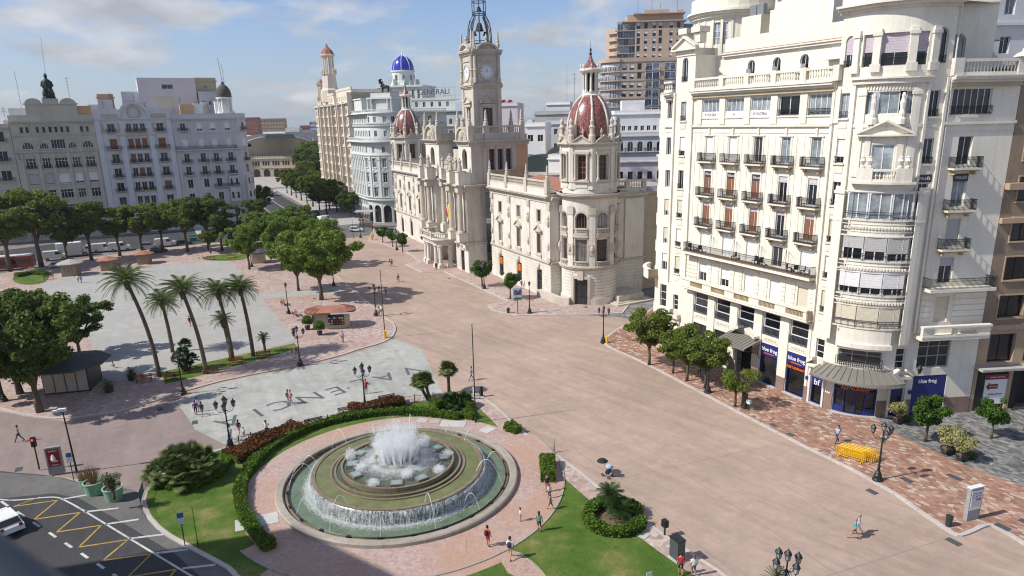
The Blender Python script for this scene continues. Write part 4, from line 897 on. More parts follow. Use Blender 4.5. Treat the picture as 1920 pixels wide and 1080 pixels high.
 hb.m('steel'); q = FL.P(-16.8,0,-6.6); hb.box(-.5,.5,-.3,.3,41.4,42.6,FL.rz(0),q[:2]); q2 = FL.P(-15.7,0,-6.6); hb.box(-.5,.5,-.3,.3,41.4,42.6,FL.rz(0),q2[:2]); q = FL.P(-13.2,0,-7); hb.tube([(q[0],q[1],40),(q[0],q[1],42),(q[0]+.5,q[1],42.6),(q[0]+1.1,q[1]-.3,42.2)],.35,8); hb.build('roof_plant',T)
 # curved stone balcony at the left end
 AB = Arc(CL,3.2,a_start-70); lb_ = R(62)*3.2
 fb(m,AB,0,lb_,9.0,9.3,-.02,1.5); fb(m,AB,0,lb_,9.3,10.2,1.2,1.5,True); fb(tr,AB,-.05,lb_+.05,10.2,10.35,1.1,1.62,True); fb(oc,AB,lb_-.12,lb_,9.0,10.2,0,1.45,True)
 m.build('wall',T); tr.build('trim',T); oc.build('balcony_underside',T,kind='stuff')
 for(Mp,s,z,w,h,kw)in W:window(Mp,s,z,w,h,T,**kw)
 # --- windows' iron guards
 for s in bays[3:]:P = FL.P(s,29.95,-.02); put('guard',cached(('grd',2.7),lambda:railing_mesh(2.7,.12,.62,'iron',.11,ends=False)),T,(P[0]-40,P[1]-80,P[2]),FL.rz(0))
 for s in bays:P = FL.P(s,5.95,-.02); put('guard',cached(('grd',2.3),lambda:railing_mesh(2.3,.05,.95,'iron_grey',.16,ends=False,bar=.03)),T,(P[0]-40,P[1]-80,P[2]),FL.rz(0))
 for s in(-21.0,1.75):
  for z in(29.6,25.4,21.3,17.6,13.9,10.3,34.2):P = FL.P(s,z,-.02); put('guard',cached(('grd',1.0),lambda:railing_mesh(.96,.12,.6,'iron',.11,ends=False)),T,(P[0]-40,P[1]-80,P[2]),FL.rz(0))
 for z in(29.6,25.4,21.3,17.6,13.9,10.3,34.2):P = FR.P(stripR,z,-.02); put('guard',_cache[('grd',1.0)],T,(P[0]-40,P[1]-80,P[2]),FR.rz(0))
 P = FR.P(sR,29.7,-.02); put('guard',railing_mesh(3.9,.25,.75,'iron',.12),T,(P[0]-40,P[1]-80,P[2]),FR.rz(0))
 for q in bo:
  for k in range(3):s = mid-1.97+1.97*k; P = B.P(s,q[2],.02); put('guard',cached(('grd',1.95),lambda:railing_mesh(1.95,.05,.7,'iron',.65,ends=False)),T,(P[0]-40,P[1]-80,P[2]),B.rz(s))
 for ds, ww in((-2.25,1.0),(0,2.2),(2.25,1.0)):s = LA/2+ds; P = AR.P(s,34.1,-.2); put('guard',cached(('grdc',ww),lambda:railing_mesh(ww,.05,.9,'iron',.12,ends=False)),T,(P[0]-40,P[1]-80,P[2]),AR.rz(s))
 # --- window signs
 for i, t in((0,'KYOCERA'),(1,'H'),(2,'KYOCERA')):
  b_ = MB('sign_white'); P = FL.P(bays[i],0,.02); b_.box(-1.35,1.35,-.02,.02,29.85,30.6,FL.rz(0),P[:2]); sg = b_.build('window_banner',T); lettering(FL,bays[i],30.22,.05,t,.42,'iron_grey',T)
 for i, t in((0,'Educa'),(1,'Educa'),(2,'Educa'),(3,'sede'),(4,'sede')):
  b_ = MB('sign_dark' if i<3 else 'blind_lilac'); P = FL.P(bays[i],0,-.12); b_.box(-.56,.56,-.02,.02,23.1,23.7,FL.rz(0),P[:2]); b_.build('window_banner',T); lettering(FL,bays[i],23.4,-.09,t,.4,'sign_white',T)
 for Mp, s in((FR,sR),(FR,stripR)):b_ = MB('sign_dark'); P = Mp.P(s,0,.0); b_.box(-.75,.75,-.03,.03,23.7,24.4,Mp.rz(s),P[:2]); b_.build('window_banner',T); lettering(Mp,s,24.05,.05,'VALLÉS',.36,'sign_white',T)
 # --- blue shop fronts
 def shop(Mp,s,w,z1,sgn=True,rest=False,doors=0,arc=False):
  S = MB('shop_blue');
  fb(S,Mp,s-w/2,s-w/2+.12,.1,z1,-.2,-.04); fb(S,Mp,s+w/2-.12,s+w/2,.1,z1,-.2,-.04); fb(S,Mp,s-w/2+.12,s+w/2-.12,.1,.28,-.2,-.04)
  if not arc:fb(S,Mp,s-w/2,s+w/2,z1-1.35,z1,-.2,-.02)
  if doors:
   for t in range(doors+1):q = s-w/2+w*t/doors; fb(S,Mp,q-.09,q+.09,.1,2.7,-.22,-.05)
   fb(S,Mp,s-w/2,s+w/2,2.6,2.78,-.22,-.05); fb(S,Mp,s-w/2,s-w/2+.9,.1,.9,-.24,-.08); fb(S,Mp,s+w/2-.9,s+w/2,.1,.9,-.24,-.08)
  o = S.build('shop_front',T)
  g = MB('glass_dark'); fb(g,Mp,s-w/2+.1,s+w/2-.1,.28,z1-(0 if arc else 1.3),-.3,-.26); g.build('pane',T)
  st_ = MB('concrete'); fb(st_,Mp,s-w/2-.1,s+w/2+.1,.0,.22,-.2,.35); st_.build('door_step',T)
  if sgn:lettering(Mp,s,z1-.62,.0 if not arc else.08,'blue frog',.62 if not arc else.95,'sign_white',T,1.0,.012);
  if sgn and not arc:u_ = MB('shop_orange'); fb(u_,Mp,s-.7,s+.7,z1-1.12,z1-1.03,-.02,.0); u_.build('sign_line',T)
 shop(FL,bays[3],2.5,4.9); shop(FL,bays[4],2.5,4.9); lettering(FL,bays[4],3.25,-.02,'RESTAURANT',.4,'shop_orange',T,1.0,.012)
 shop(FL,1.8,1.36,3.6,False); shop(FR,stripR+.06,1.36,3.6,False); lettering(FL,1.8,2.6,.03,'bf',.9,'sign_white',T,1.0,.01)
 shop(AR,LA/2,4.1,4.4,True,True,4,True); lettering(AR,LA/2,2.95,.02,'RESTAURANT',.42,'shop_orange',T,1.0,.012)
 # dark blue shutter front on the right
 s_ = MB('shop_blue'); fb(s_,FR,sR-1.9,sR+1.7,.1,4.4,-.2,-.05); s_.build('shop_front',T); lettering(FR,sR-.3,3.75,-.03,'blue frog',.55,'sign_white',T,1.0,.01)
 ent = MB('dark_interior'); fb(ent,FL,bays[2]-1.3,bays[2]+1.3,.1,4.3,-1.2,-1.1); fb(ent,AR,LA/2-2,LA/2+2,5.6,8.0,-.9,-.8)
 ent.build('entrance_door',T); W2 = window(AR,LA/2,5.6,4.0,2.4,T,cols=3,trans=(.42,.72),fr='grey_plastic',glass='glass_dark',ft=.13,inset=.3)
 P = AR.P(LA/2,5.45,.05); put('guard',railing_mesh(4.2,.1,.95,'iron',.2,ends=False,bar=.03),T,(P[0]-40,P[1]-80,P[2]),AR.rz(LA/2))
 # zinc canopies with iron brackets
 cz = MB('zinc'); n = 14; A0, A1 = LA/2-3.4, LA/2+3.4
 for i in range(n):
  a, c = A0+(A1-A0)*i/n, A0+(A1-A0)*(i+1)/n
  k1, k2 = 2.4-.5*(abs(2*i/n-1))**2, 2.4-.5*(abs(2*(i+1)/n-1))**2
  cz.raw([AR.P(a,5.2,.1),AR.P(c,5.2,.1),AR.P(c,4.45,k2),AR.P(a,4.45,k1),AR.P(c,4.2,k2+.05),AR.P(a,4.2,k1+.05)],[(0,3,2,1),(3,5,4,2)])
  cz.tube([AR.P(a,5.24,.1),AR.P(a,4.5,k1)],.035,4)
  for j in range(3):q = a+(c-a)*(j+.5)/3; P = AR.P(q,4.12,(k1+k2)/2+.05); cz.lathe([(.1,4.08),(.12,4.2)],5,P[:2])
 cz.build('canopy',T)
 cm = MB('zinc'); s0, s1 = -10.6, -6.0; n = 10
 for i in range(n):
  a, c = s0+(s1-s0)*i/n, s0+(s1-s0)*(i+1)/n
  cm.raw([FL.P(a,5.25,.0),FL.P(c,5.25,.0),FL.P(c,4.5,2.7),FL.P(a,4.5,2.7),FL.P(c,4.28,2.72),FL.P(a,4.28,2.72)],[(0,3,2,1),(3,5,4,2)]); cm.tube([FL.P(a,5.28,0),FL.P(a,4.54,2.7)],.035,4)
 cm.build('canopy',T)
 for s in(s0+.3,s1-.1):
  ib = MB('iron'); ib.tube([FL.P(s,2.9,.1),FL.P(s,3.6,.5),FL.P(s,4.3,2.5)],.04,5); ib.tube([FL.P(s,4.6,0.1),FL.P(s,4.3,2.6)],.04,5)
  for i in range(7):a = .3+i*.32; P = FL.P(s,4.1-.0*i,a); ib.tube([FL.P(s,4.45-a*.07,a),FL.P(s,3.35+a*.32,a+.12),FL.P(s,4.4-a*.07,a+.25)],.03,4)
  ib.build('bracket',T)
 for sg in(-1,1):ib = MB('iron'); ib.tube([AR.P(LA/2+sg*2.6,3.4,.1),AR.P(LA/2+sg*2.6,3.8,.8),AR.P(LA/2+sg*2.6,4.5,1.9)],.05,5); ib.build('bracket',T)
 pd = MB('cream_trim');
 for sg in(-1,1):
  a, c = (FL.P(-8.3+sg*2.0,5.3,.1),FL.P(-8.3+sg*.5,6.0,.1)); a2, c2 = FL.P(-8.3+sg*2.0,5.3,1.0), FL.P(-8.3+sg*.5,6.0,1.0); up = lambda p:(p[0],p[1],p[2]+.3)
  pd.raw([a,a2,c2,c,up(a),up(a2),up(c2),up(c)],[(4,5,6,7),(1,2,6,5),(0,1,5,4),(2,3,7,6),(0,3,2,1),(0,4,7,3)])
 pd.build('broken_pediment',T)
 # wall lantern beside the shutter front
 wl = MB('iron','glass_light'); P = FR.P(2.6,5.0,.8); wl.tube([FR.P(2.3,4.3,.05),FR.P(2.5,4.4,.6),P],.04,5); wl.lathe([(.14,5.0),(.26,5.5),(.3,5.52),(.1,5.75),(.02,5.9)],6,P[:2]); wl.build('wall_lantern',T)
 for Mp, s in((FL,.72),(FR,2.5)):b_ = MB('shop_blue'); P = Mp.P(s,0,.14); b_.box(-.3,.3,-.02,.02,2.55,2.95,Mp.rz(s),P[:2]); b_.build('number_plate',T)
 an = MB('iron')
 for s, h in((-.5,5),(2.0,6),(5.5,5)):P = FR.P(s,0,-4); an.tube([(P[0],P[1],39.6),(P[0],P[1],41+h)],.05,4); an.box(-.15,.15,-.15,.15,42.5,44.5,0,P[:2])
 an.build('aerial',T)
 return FL, FR, AR, LA
FLm, FRm, ARm, LAm = corner_building()
# ---- brown building at the right edge
def brown_building():
 T = thing('brown_office_building','brown stone office building with dark recessed windows at the right edge','building',(52,72,0))
 e = FRm.P(9.15,0,0.0); F = Flat(e[:2],5.0); Wd = 16
 m = MB('brown_stone','salmon_stone'); ops = []
 for k in range(6):
  z = 10.1+k*3.85
  for i in range(4):ops.append((1.35+i*3.9,4.1+i*3.9,z,z+2.3))
 for i in range(4):ops.append((1.1+i*3.9,3.9+i*3.9,5.4,8.4)); ops.append((.4+i*3.9,3.9+i*3.9,.2,4.9))
 wall(m,F,0,Wd,9.3,34.0,[q for q in ops if q[2]>9],.5); m.m('salmon_stone'); wall(m,F,0,Wd,0,9.3,[q for q in ops if q[2]<9],.35)
 m.m('salmon_stone')
 for k in range(6):
  z = 10.1+k*3.85
  for i in range(4):
   a, c = 1.35+i*3.9, 4.1+i*3.9; fb(m,F,a-.12,c+.12,z+2.3,z+2.42,-.02,.1); fb(m,F,a-.12,c+.12,z-.14,z,-.02,.16); fb(m,F,a-.12,a,z,z+2.3,-.02,.08); fb(m,F,c,c+.12,z,z+2.3,-.02,.08)
 fb(m,F,-.02,Wd,8.9,9.4,-.02,.25); fb(m,F,0,Wd,22.8,23.4,-.02,.6); fb(m,F,0,Wd,19.6,20.1,-.02,.35); m.build('wall',T)
 for q in ops:
  if q[2]>5:window(F,(q[0]+q[1])/2,q[2],q[1]-q[0],q[3]-q[2],T,cols=2,fr='iron',glass='glass_dark',inset=.42)
 zc = MB('granite_grey'); fb(zc,F,-.1,Wd,4.85,5.1,0,1.2); zc.build('canopy',T)
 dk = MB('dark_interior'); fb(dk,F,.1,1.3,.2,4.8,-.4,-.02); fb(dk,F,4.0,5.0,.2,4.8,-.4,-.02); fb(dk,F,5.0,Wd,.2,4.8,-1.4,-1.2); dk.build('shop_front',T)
 g = MB('glass_dark'); fb(g,F,1.3,4.0,.2,4.8,-.3,-.25); g.build('pane',T)
 s_ = MB('sign_white'); fb(s_,F,1.45,3.9,.8,4.0,-.2,-.1); bd = s_.build('poster_board',T); r_ = MB('sign_red'); fb(r_,F,1.45,3.9,3.5,4.02,-.1,-.07)
 a = [F.P(x,z,-.06)for x,z in((1.6,2.75),(1.95,3.2),(1.95,3.0),(2.9,3.0),(2.9,2.5),(1.95,2.5),(1.95,2.3))]; r_.face([a[0],a[1],a[6]]); r_.face([a[2],a[5],a[4],a[3]]); r_.build('poster_print',T)
 lettering(F,2.7,3.76,-.05,'OFICINA CENTRAL',.2,'sign_white',T); lettering(F,2.45,2.75,-.04,'INFORMACIÓN',.15,'sign_white',T); lettering(F,2.7,1.9,-.04,'PRÓXIMA APERTURA',.16,'sign_dark',T)
 r = MB('roof_gravel'); r.face([F.P(0,34,0),F.P(Wd,34,0),F.P(Wd,34,-20),F.P(0,34,-20)]); r.build('roof',T)
 b = MB('brown_stone'); b.face([F.P(0,0,0),F.P(0,0,-20),F.P(0,34,-20),F.P(0,34,0)]); b.build('side_wall',T)
 # pale building behind with a light blue glazed band
 T2 = thing('pale_blue_building','pale blue white building rising behind the brown office roof','building',(60,90,0)); F2 = Flat(F.P(1.5,0,-14)[:2],5); m = MB('blue_white'); o2 = [(1+i*3,2.2+i*3,z,z+1.8)for i in range(4)for z in(36,40)]
 wall(m,F2,-2,14,30,44,o2,.3); fb(m,F2,-2,14,44,44.4,-8,.3); fb(m,F2,-2,14,38.9,39.2,-.02,.3); m.build('wall',T2); [window(F2,(q[0]+q[1])/2,q[2],1.2,1.8,T2)for q in o2]
brown_building()
# ================================================================ town hall
def statue(mb,x,y,z,h=2.2,r=.38,seg=9,lean=0.0):
 mb.lathe([(r,z),(r*.95,z+h*.2),(r*.75,z+h*.42),(r*.6,z+h*.55),(r*.85,z+h*.68),(r*.8,z+h*.78),(r*.3,z+h*.83),(r*.36,z+h*.88),(r*.34,z+h*.95),(.02,z+h)],seg,(x,y))
def column(mb,x,y,z0,z1,r=.42,seg=14,cap=True):
 h = z1-z0
 mb.lathe([(r*1.45,z0),(r*1.45,z0+.2),(r*1.2,z0+.35),(r,z0+.45),(r*1.02,z0+h*.4),(r*.84,z1-.75),(r*.98,z1-.68),(r*.9,z1-.5),(r*1.35,z1-.12),(r*1.45,z1-.1),(r*1.45,z1)],seg,(x,y))
def town_hall():
 L0 = UN(-15,0); T = thing('town_hall','ornate cream stone town hall with two red tiled domes and a clock tower','building',(L0[0],L0[1],0))
 F = Flat(UN(0,0),-64.5); m = MB('limestone_light'); tr = MB('limestone'); ru = MB('limestone_light'); W = []
 pd = []
 wing = [(0.0,24.6,[4.4,12.4,20.4],[.85,8.6,16.6,24.2]),(-66.5,-28.0,[-60.9,-52.9,-44.9,-36.9],[-64.7,-56.9,-48.9,-40.9,-32.9])]
 for a, c, ws, ps in wing:
  ops = []
  for s in ws:
   door = abs(s-20.4)<.1 or abs(s+52.9)<.1
   ops+=[(s-.7,s+.7,7.55,10.95),(s-.6,s+.6,13.1,15.2),(s-.95,s+.95,.25 if door else.6,4.75 if door else 4.6)]
   W+=[(F,s,7.55,1.4,3.4,dict(trans=(.72,),fr='wood_brown',glass='glass_mixed')),(F,s,13.1,1.2,2.1,dict(fr='wood_brown',glass='glass_mixed')),(F,s,ops[-1][2],1.9,ops[-1][3]-ops[-1][2],dict(fr='iron_grey',glass='glass_dark',cols=4,trans=(.5,.8),ft=.08))]
   for q in((s-.85,s-.7),(s+.7,s+.85)):fb(tr,F,q[0],q[1],7.3,11.1,-.02,.10); fb(tr,F,q[0],q[1],12.95,15.35,-.02,.08)
   fb(tr,F,s-1.0,s+1.0,11.1,11.45,-.02,.2); fb(tr,F,s-.85,s+.85,15.2,15.35,-.02,.12); fb(tr,F,s-1.05,s+1.05,7.1,7.4,-.02,.3); fb(m,F,s-.9,s+.9,6.75,7.1,-.02,.15); fb(tr,F,s-.8,s+.8,12.95,13.08,-.02,.14)
   pediment(tr,F,s,11.55,2.5,.95,.5,.16)
   fb(tr,F,s-.22,s+.22,4.6,5.8,-.02,.24); P = F.P(s,4.9,.25); tr.lathe([(.2,4.7),(.26,5.1),(.1,5.4)],6,P[:2])
  wall(m,F,a,c,0,17.2,ops,.4); courses(ru,F,a,c,.9,6.1,[(q[0]-.25,q[1]+.25,q[2],q[3]+.3)for q in ops],.58,.07,.08); fb(m,F,a,c,0,.9,-.02,.22)
  steps(tr,F,a,c,6.1,[(.25,.2),(.2,.4),(.15,.2)])
  for s in ps:
   fb(m,F,s-.42,s+.42,6.6,16.6,-.02,.16); fb(tr,F,s-.55,s+.55,6.6,7.3,-.02,.28); fb(tr,F,s-.52,s+.52,15.5,16.5,-.02,.3)
   P = F.P(s,0,.22); tr.lathe([(.12,12.6),(.3,13.0),(.34,13.5),(.2,13.9),(.28,14.2),(.05,14.6)],8,P[:2]); tr.lathe([(.12,8.6),(.22,8.9),(.26,9.4),(.05,9.9)],8,P[:2])
   fb(tr,F,s-.5,s+.5,18.2,20.5,.02,.75,True); P = F.P(s,0,.38); obelisk(tr,P[0],P[1],20.5,2.4,.36)
  steps(tr,F,a,c,16.6,[(.35,.15),(.35,.22),(.2,.55),(.2,.85),(.15,.95)])
  fb(m,F,a,c,17.85,18.9,.05,.6,True); balustrade(tr,F,a,c,18.9,1.45,.35,.36,.34,.11)
  # -- central block, front standing 4.1 m forward
 FB = Flat(UN(0,-4.1),-64.5); FRr = Flat(UN(-14,-1.9),-64.5); FS = Flat(UN(-2.5,-4.1),25.5)
 gops = [(-6.8,-4.9,.15,4.5)]
 wall(m,FB,-9.3,-2.5,0,18.2,gops,.4); courses(ru,FB,-9.3,-2.5,.9,5.9,[(-7.1,-4.6,0,5.0)],.58,.08,.08); W.append((FB,-5.85,.15,1.9,4.35,dict(fr='iron_grey',glass='glass_dark',cols=3,trans=(.6,),ft=.09)))
 fb(tr,FB,-7.2,-4.5,4.6,5.1,-.02,.3); fb(tr,FB,-6.1,-5.6,4.5,5.7,-.02,.35)
 wall(m,FB,-28,-21,0,18.2,[],.4)
 FRc = Flat(UN(0,-1.9),-64.5); wall(m,FRc,-21,-9.3,0,18.2,[(-17.2,-13.2,7.2,14.5,'arch'),(-17.0,-13.4,.1,4.4)],.8)
 for a, c in((-21,-4.1),(-9.3,-4.1)):
  p, q = UN(a,-4.1), UN(a,-1.9); m.face([(p[0],p[1],0),(q[0],q[1],0),(q[0],q[1],18.2),(p[0],p[1],18.2)])
 p, q = UN(-28,-4.1), UN(-28,0); m.face([(q[0],q[1],0),(p[0],p[1],0),(p[0],p[1],18.2),(q[0],q[1],18.2)])
 W.append((FRc,-15.2,7.2,4.0,7.3,dict(arch=True,cols=4,trans=(.35,),fr='wood_brown',glass='glass_dark',inset=.7)))
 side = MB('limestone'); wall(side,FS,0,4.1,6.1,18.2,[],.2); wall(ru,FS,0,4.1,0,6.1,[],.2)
 # side face: squared masonry blocks
 for k in range(9):
  n = 4; off = .5 if k%2 else 0
  for i in range(n+1):
   a, c = max(.03,(i-off)*1.03+.03), min(4.07,(i+1-off)*1.03-.03)
   if c>a+.05:fb(ru,FS,a,c,.9+k*.56+.03,.9+(k+1)*.56-.03,-.02,.06)
 steps(tr,FS,-.4,4.1,5.95,[(.25,.25),(.2,.5),(.15,.25)]); fb(side,FS,.9,3.3,6.6,17.0,-.02,.1); fb(side,FS,1.3,2.9,6.6,17.0,-.02,.18)
 steps(tr,FB,-9.3,-2.1,5.95,[(.25,.25),(.2,.55),(.15,.3)]); steps(tr,FB,-28.4,-21,5.95,[(.25,.25),(.2,.55),(.15,.3)])
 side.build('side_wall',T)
 cols = [(-3.35,1.15),(-8.3,1.15),(-22.0,1.15),(-26.8,1.15)]
 for s, o in cols:
  fb(m,FB,s-.85,s+.85,6.6,8.3,-.02,1.9); fb(tr,FB,s-.95,s+.95,8.3,8.5,-.02,2.0); fb(tr,FB,s-.95,s+.95,6.55,6.8,-.02,2.0)
  P = FB.P(s,0,o); column(tr,P[0],P[1],8.5,16.7,.55)
  fb(tr,FB,s-.9,s+.9,16.7,17.9,-.02,1.85); fb(tr,FB,s-1.2,s+1.2,17.9,18.15,-.02,2.3); fb(m,FB,s-.85,s+.85,18.15,20.6,-.02,1.6,True); fb(tr,FB,s-.95,s+.95,20.6,20.8,-.1,1.75,True)
  P = FB.P(s,0,.9); statue(tr,P[0],P[1],20.8,2.6,.5)
  fb(m,FB,s-.7,s+.7,8.3,16.7,-.02,.25)
 for s in(-11.2,-19.2):
  fb(m,FRc,s-.85,s+.85,6.6,8.3,-.02,1.7); P = FRc.P(s,0,.95); column(tr,P[0],P[1],8.3,16.7,.52); fb(tr,FRc,s-.9,s+.9,16.7,17.9,-.02,1.6); fb(m,FRc,s-.85,s+.85,18.15,20.6,-.02,1.5,True); fb(tr,FRc,s-1.1,s+1.1,17.9,18.15,-.02,1.9)
  P = FRc.P(s,0,.8); statue(tr,P[0],P[1],20.6,2.5,.48)
 for Mp, a, c in((FB,-9.3,-2.1),(FB,-28.4,-21),(FRc,-21,-9.3),(FS,-.6,4.1)):steps(tr,Mp,a,c,16.75,[(.35,.12),(.4,.2),(.2,.55),(.2,.9),(.15,1.0)])
 for Mp, a, c in((FB,-9.3,-2.5),(FB,-28,-21),(FRc,-21,-9.3),(FS,0,4.1)):fb(m,Mp,a,c,18.05,20.3,-.4,.05,True); fb(tr,Mp,a,c,20.3,20.5,-.5,.15,True)
 # sculpture group over the middle
 for i, (s,h)in enumerate(((-17.6,1.9),(-16.6,2.6),(-15.5,3.3),(-14.4,2.7),(-13.4,2.0),(-16.0,1.6),(-14.9,1.7))):P = FRc.P(s,0,.5 if i<5 else 1.1); statue(tr,P[0],P[1],20.5,h,.55)
 # -- upper pavilions
 up = MB('limestone'); pk = MB('limestone_pink'); op_ = MB('orange_plaster')
 FU = Flat(UN(0,-2.9),-64.5); FUS = Flat(UN(-2.4,-2.9),25.5)
 wall(m,FU,-9.0,-2.4,20.3,26.0,[(-7.0,-4.4,20.9,24.9,'arch')],.8); wall(m,FU,-29.3,-20.6,20.3,26.0,[(-26.2,-23.6,20.9,24.9,'arch')],.8)
 W+=[(FU,-5.7,20.9,2.6,4.0,dict(arch=True,cols=3,fr='wood_brown',glass='glass_dark',inset=.7)),(FU,-24.9,20.9,2.6,4.0,dict(arch=True,cols=3,fr='wood_brown',glass='glass_dark',inset=.7))]
 sw = [(4.6+1.85*i-.62,4.6+1.85*i+.62,20.7,24.8)for i in range(3)]
 wall(pk,FUS,0,10.0,18.2,26.0,sw,.9); [W.append((FUS,(q[0]+q[1])/2,20.7,1.24,4.1,dict(cols=2,trans=(.3,.55,.8),fr='wood_brown',glass='glass_dark',inset=.8,ft=.1)))for q in sw]
 wall(op_,FUS,10.0,12.6,16.0,26.0,[],.2); fb(up,FUS,0,1.0,18.2,26.0,-.02,.25); fb(up,FUS,2.6,3.4,18.2,25.3,-.02,.2)
 for i in range(4):P = FUS.P(3.68+1.85*i,0,.02); column(tr,P[0],P[1],20.6,25.2,.24,10)
 fb(op_,FUS,3.2,12.6,18.2,20.5,-.02,.12); fb(tr,FUS,3.2,10.6,20.5,20.7,-.02,.3)
 FLs = Flat(UN(-20.6,-2.9),25.5); wall(m,FLs,0,9,20.3,26.0,[(3.2,5.6,20.7,24.8)],.8); W.append((FLs,4.4,20.7,2.4,4.1,dict(cols=3,trans=(.5,),fr='wood_brown',glass='glass_dark',inset=.6)))
 for s in(3.0,5.8):P = FLs.P(s,0,.1); column(tr,P[0],P[1],20.7,25.0,.28,10)
 for Mp, a, c in((FU,-9.4,-2.0),(FU,-29.7,-20.2),(FUS,-.5,12.8),(FLs,-.5,9.4)):
  steps(tr,Mp,a,c,25.5,[(.35,.15),(.3,.3),(.2,.65),(.2,.85)]); fb(up,Mp,a+.5,c-.4,26.5,27.6,-.3,.05,True)
 balustrade(tr,FUS,0,11.8,27.6,1.7,-.1,.4,.4,.13,post=[.4,3.6,11.4],pw=.9); balustrade(tr,FLs,0,9,27.6,1.7,-.1,.4,.4,.13,post=[.4,8.6],pw=.9)
 for q in((-8.7,-2.9),(-2.6,-2.9),(-2.6,8.4),(-2.6,.6),(-29,-2.9),(-20.9,-2.9),(-20.9,5.6),(-9.4,9.4)):P = UN(*q); tr.box(-.5,.5,-.5,.5,26.5,29.4,R(-64.5),P); obelisk(tr,P[0],P[1],29.4,3.0,.45)
 for s in(-5.7,-24.9):
  K = 12; rr = 2.9 if s>-10 else 3.4
  for k in range(K):
   a, c = math.pi*k/K, math.pi*(k+1)/K; q = lambda t, r, o:FU.P(s-r*math.cos(t),26.5+r*.95*math.sin(t),o)
   tr.raw([q(a,rr,-.3),q(c,rr,-.3),q(c,rr,.75),q(a,rr,.75),q(c,rr-.4,.75),q(a,rr-.4,.75),q(c,rr-.4,.1),q(a,rr-.4,.1)],[(0,1,2,3),(3,2,4,5),(5,4,6,7)]); m.face([q(a,rr-.4,.1),q(c,rr-.4,.1),FU.P(s,26.5,.1)])
  P = FU.P(s,0,.2); tr.lathe([(.7,26.6),(.9,27.3),(.75,28.1),(.3,28.6)],9,P[:2]); [statue(tr,*FU.P(s+d_,0,.3)[:2],26.5,1.7,.4)for d_ in(-1.3,1.3)]; statue(tr,*FU.P(s,0,.1)[:2],29.2,1.9,.5)
  # -- clock tower
 c0, s0_ = UN(-9.65,2.95), 5.9; A1 = Flat(UN(-12.6,0),-64.5); A2 = Flat(UN(-6.7,0),25.5)
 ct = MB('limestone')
 for Mp, wd in((A1,.95),(A2,1.05)):
  wall(ct,Mp,0,5.9,26,37.0,[(2.95-wd,2.95+wd,28.9,32.8)],.5); W.append((Mp,2.95,28.9,2*wd,3.9,dict(cols=2,trans=(.65,),fr='iron_grey',glass='glass_dark',inset=.4)))
  wall(ct,Mp,0,5.9,37.6,43.6,[],.3)
  pediment(tr,Mp,2.95,33.9,3.6,1.1,.5,.2); fb(tr,Mp,1.4,4.5,33.1,33.5,-.02,.3); balustrade(tr,Mp,1.4,4.5,28.0,1.2,.5,.3,.4,.1)
  fb(ct,Mp,.95,4.95,37.9,42.6,-.02,.12); fb(tr,Mp,1.2,4.7,41.7,41.9,-.02,.3)
  for s in(.35,5.55):fb(ct,Mp,s-.45,s+.45,26,36.8,-.02,.18); P = Mp.P(s,0,.2); tr.lathe([(.42,37.6),(.42,38.4),(.3,38.5),(.3,39.9),(.42,40.0),(.3,40.2),(.3,42.6),(.45,42.9)],10,P[:2]); P = Mp.P(s,0,0); obelisk(tr,P[0],P[1],44.3,3.1,.36)
  fb(tr,Mp,.9,1.05,26,36,-.02,.08); fb(tr,Mp,4.85,5.0,26,36,-.02,.08)
  steps(tr,Mp,-.3,6.2,36.6,[(.25,.25),(.25,.45),(.2,.6),(.3,.2)]); steps(tr,Mp,-.3,6.2,42.9,[(.25,.25),(.25,.45),(.2,.7),(.25,.8)])
  K = 12
  for k in range(K):
   a, c = math.pi*k/K, math.pi*(k+1)/K; q = lambda t, r, o:Mp.P(2.95-r*math.cos(t),43.3+r*.75*math.sin(t),o)
   tr.raw([q(a,2.5,-.8),q(c,2.5,-.8),q(c,2.5,.8),q(a,2.5,.8),q(c,2.1,.8),q(a,2.1,.8),q(c,2.1,.2),q(a,2.1,.2)],[(0,1,2,3),(3,2,4,5),(5,4,6,7)]); ct.face([q(a,2.1,.2),q(c,2.1,.2),Mp.P(2.95,43.3,.2)])
  urn(tr,*Mp.P(2.95,0,.1)[:2],45.2,1.7,.35)
  # clock face with hands and hour marks
  ck = MB('clock_white','clock_mark'); P = Mp.P(2.95,39.7,.16); zc_ = 39.7
  cp = lambda r, t, o:Mp.P(2.95+r*math.sin(t),zc_+r*math.cos(t),o)
  ck.face([cp(1.38,-2*math.pi*k/32,.15)for k in range(32)][::-1]); ck.m('clock_mark')
  for k in range(12):t = k*math.pi/6; a = .05; ck.face([cp(.95,t-a,.17),cp(.95,t+a,.17),cp(1.28,t+a*.8,.17),cp(1.28,t-a*.8,.17)])
  face_ = ck.build('clock_face',T); hd = MB('clock_mark')
  for t, l_, w_ in((R(-15),.7,.06),(R(5),1.05,.045)):hd.face([cp(w_,t-math.pi/2,.19),cp(l_,t,.19),cp(w_,t+math.pi/2,.19),cp(.2,t+math.pi,.19)])
  hd.build('clock_hand',T)
  rm = MB('limestone')
  for k in range(24):
   a, c = 2*math.pi*k/24, 2*math.pi*(k+1)/24; rm.raw([cp(1.38,a,.3),cp(1.38,c,.3),cp(1.62,c,.3),cp(1.62,a,.3),cp(1.38,a,.1),cp(1.38,c,.1),cp(1.62,c,.1),cp(1.62,a,.1)],[(3,2,1,0),(0,1,5,4),(2,3,7,6)])
  rm.build('clock_rim',T)
 for q in((-12.6,5.9,-64.5+180),(-12.6,0,0)):pass
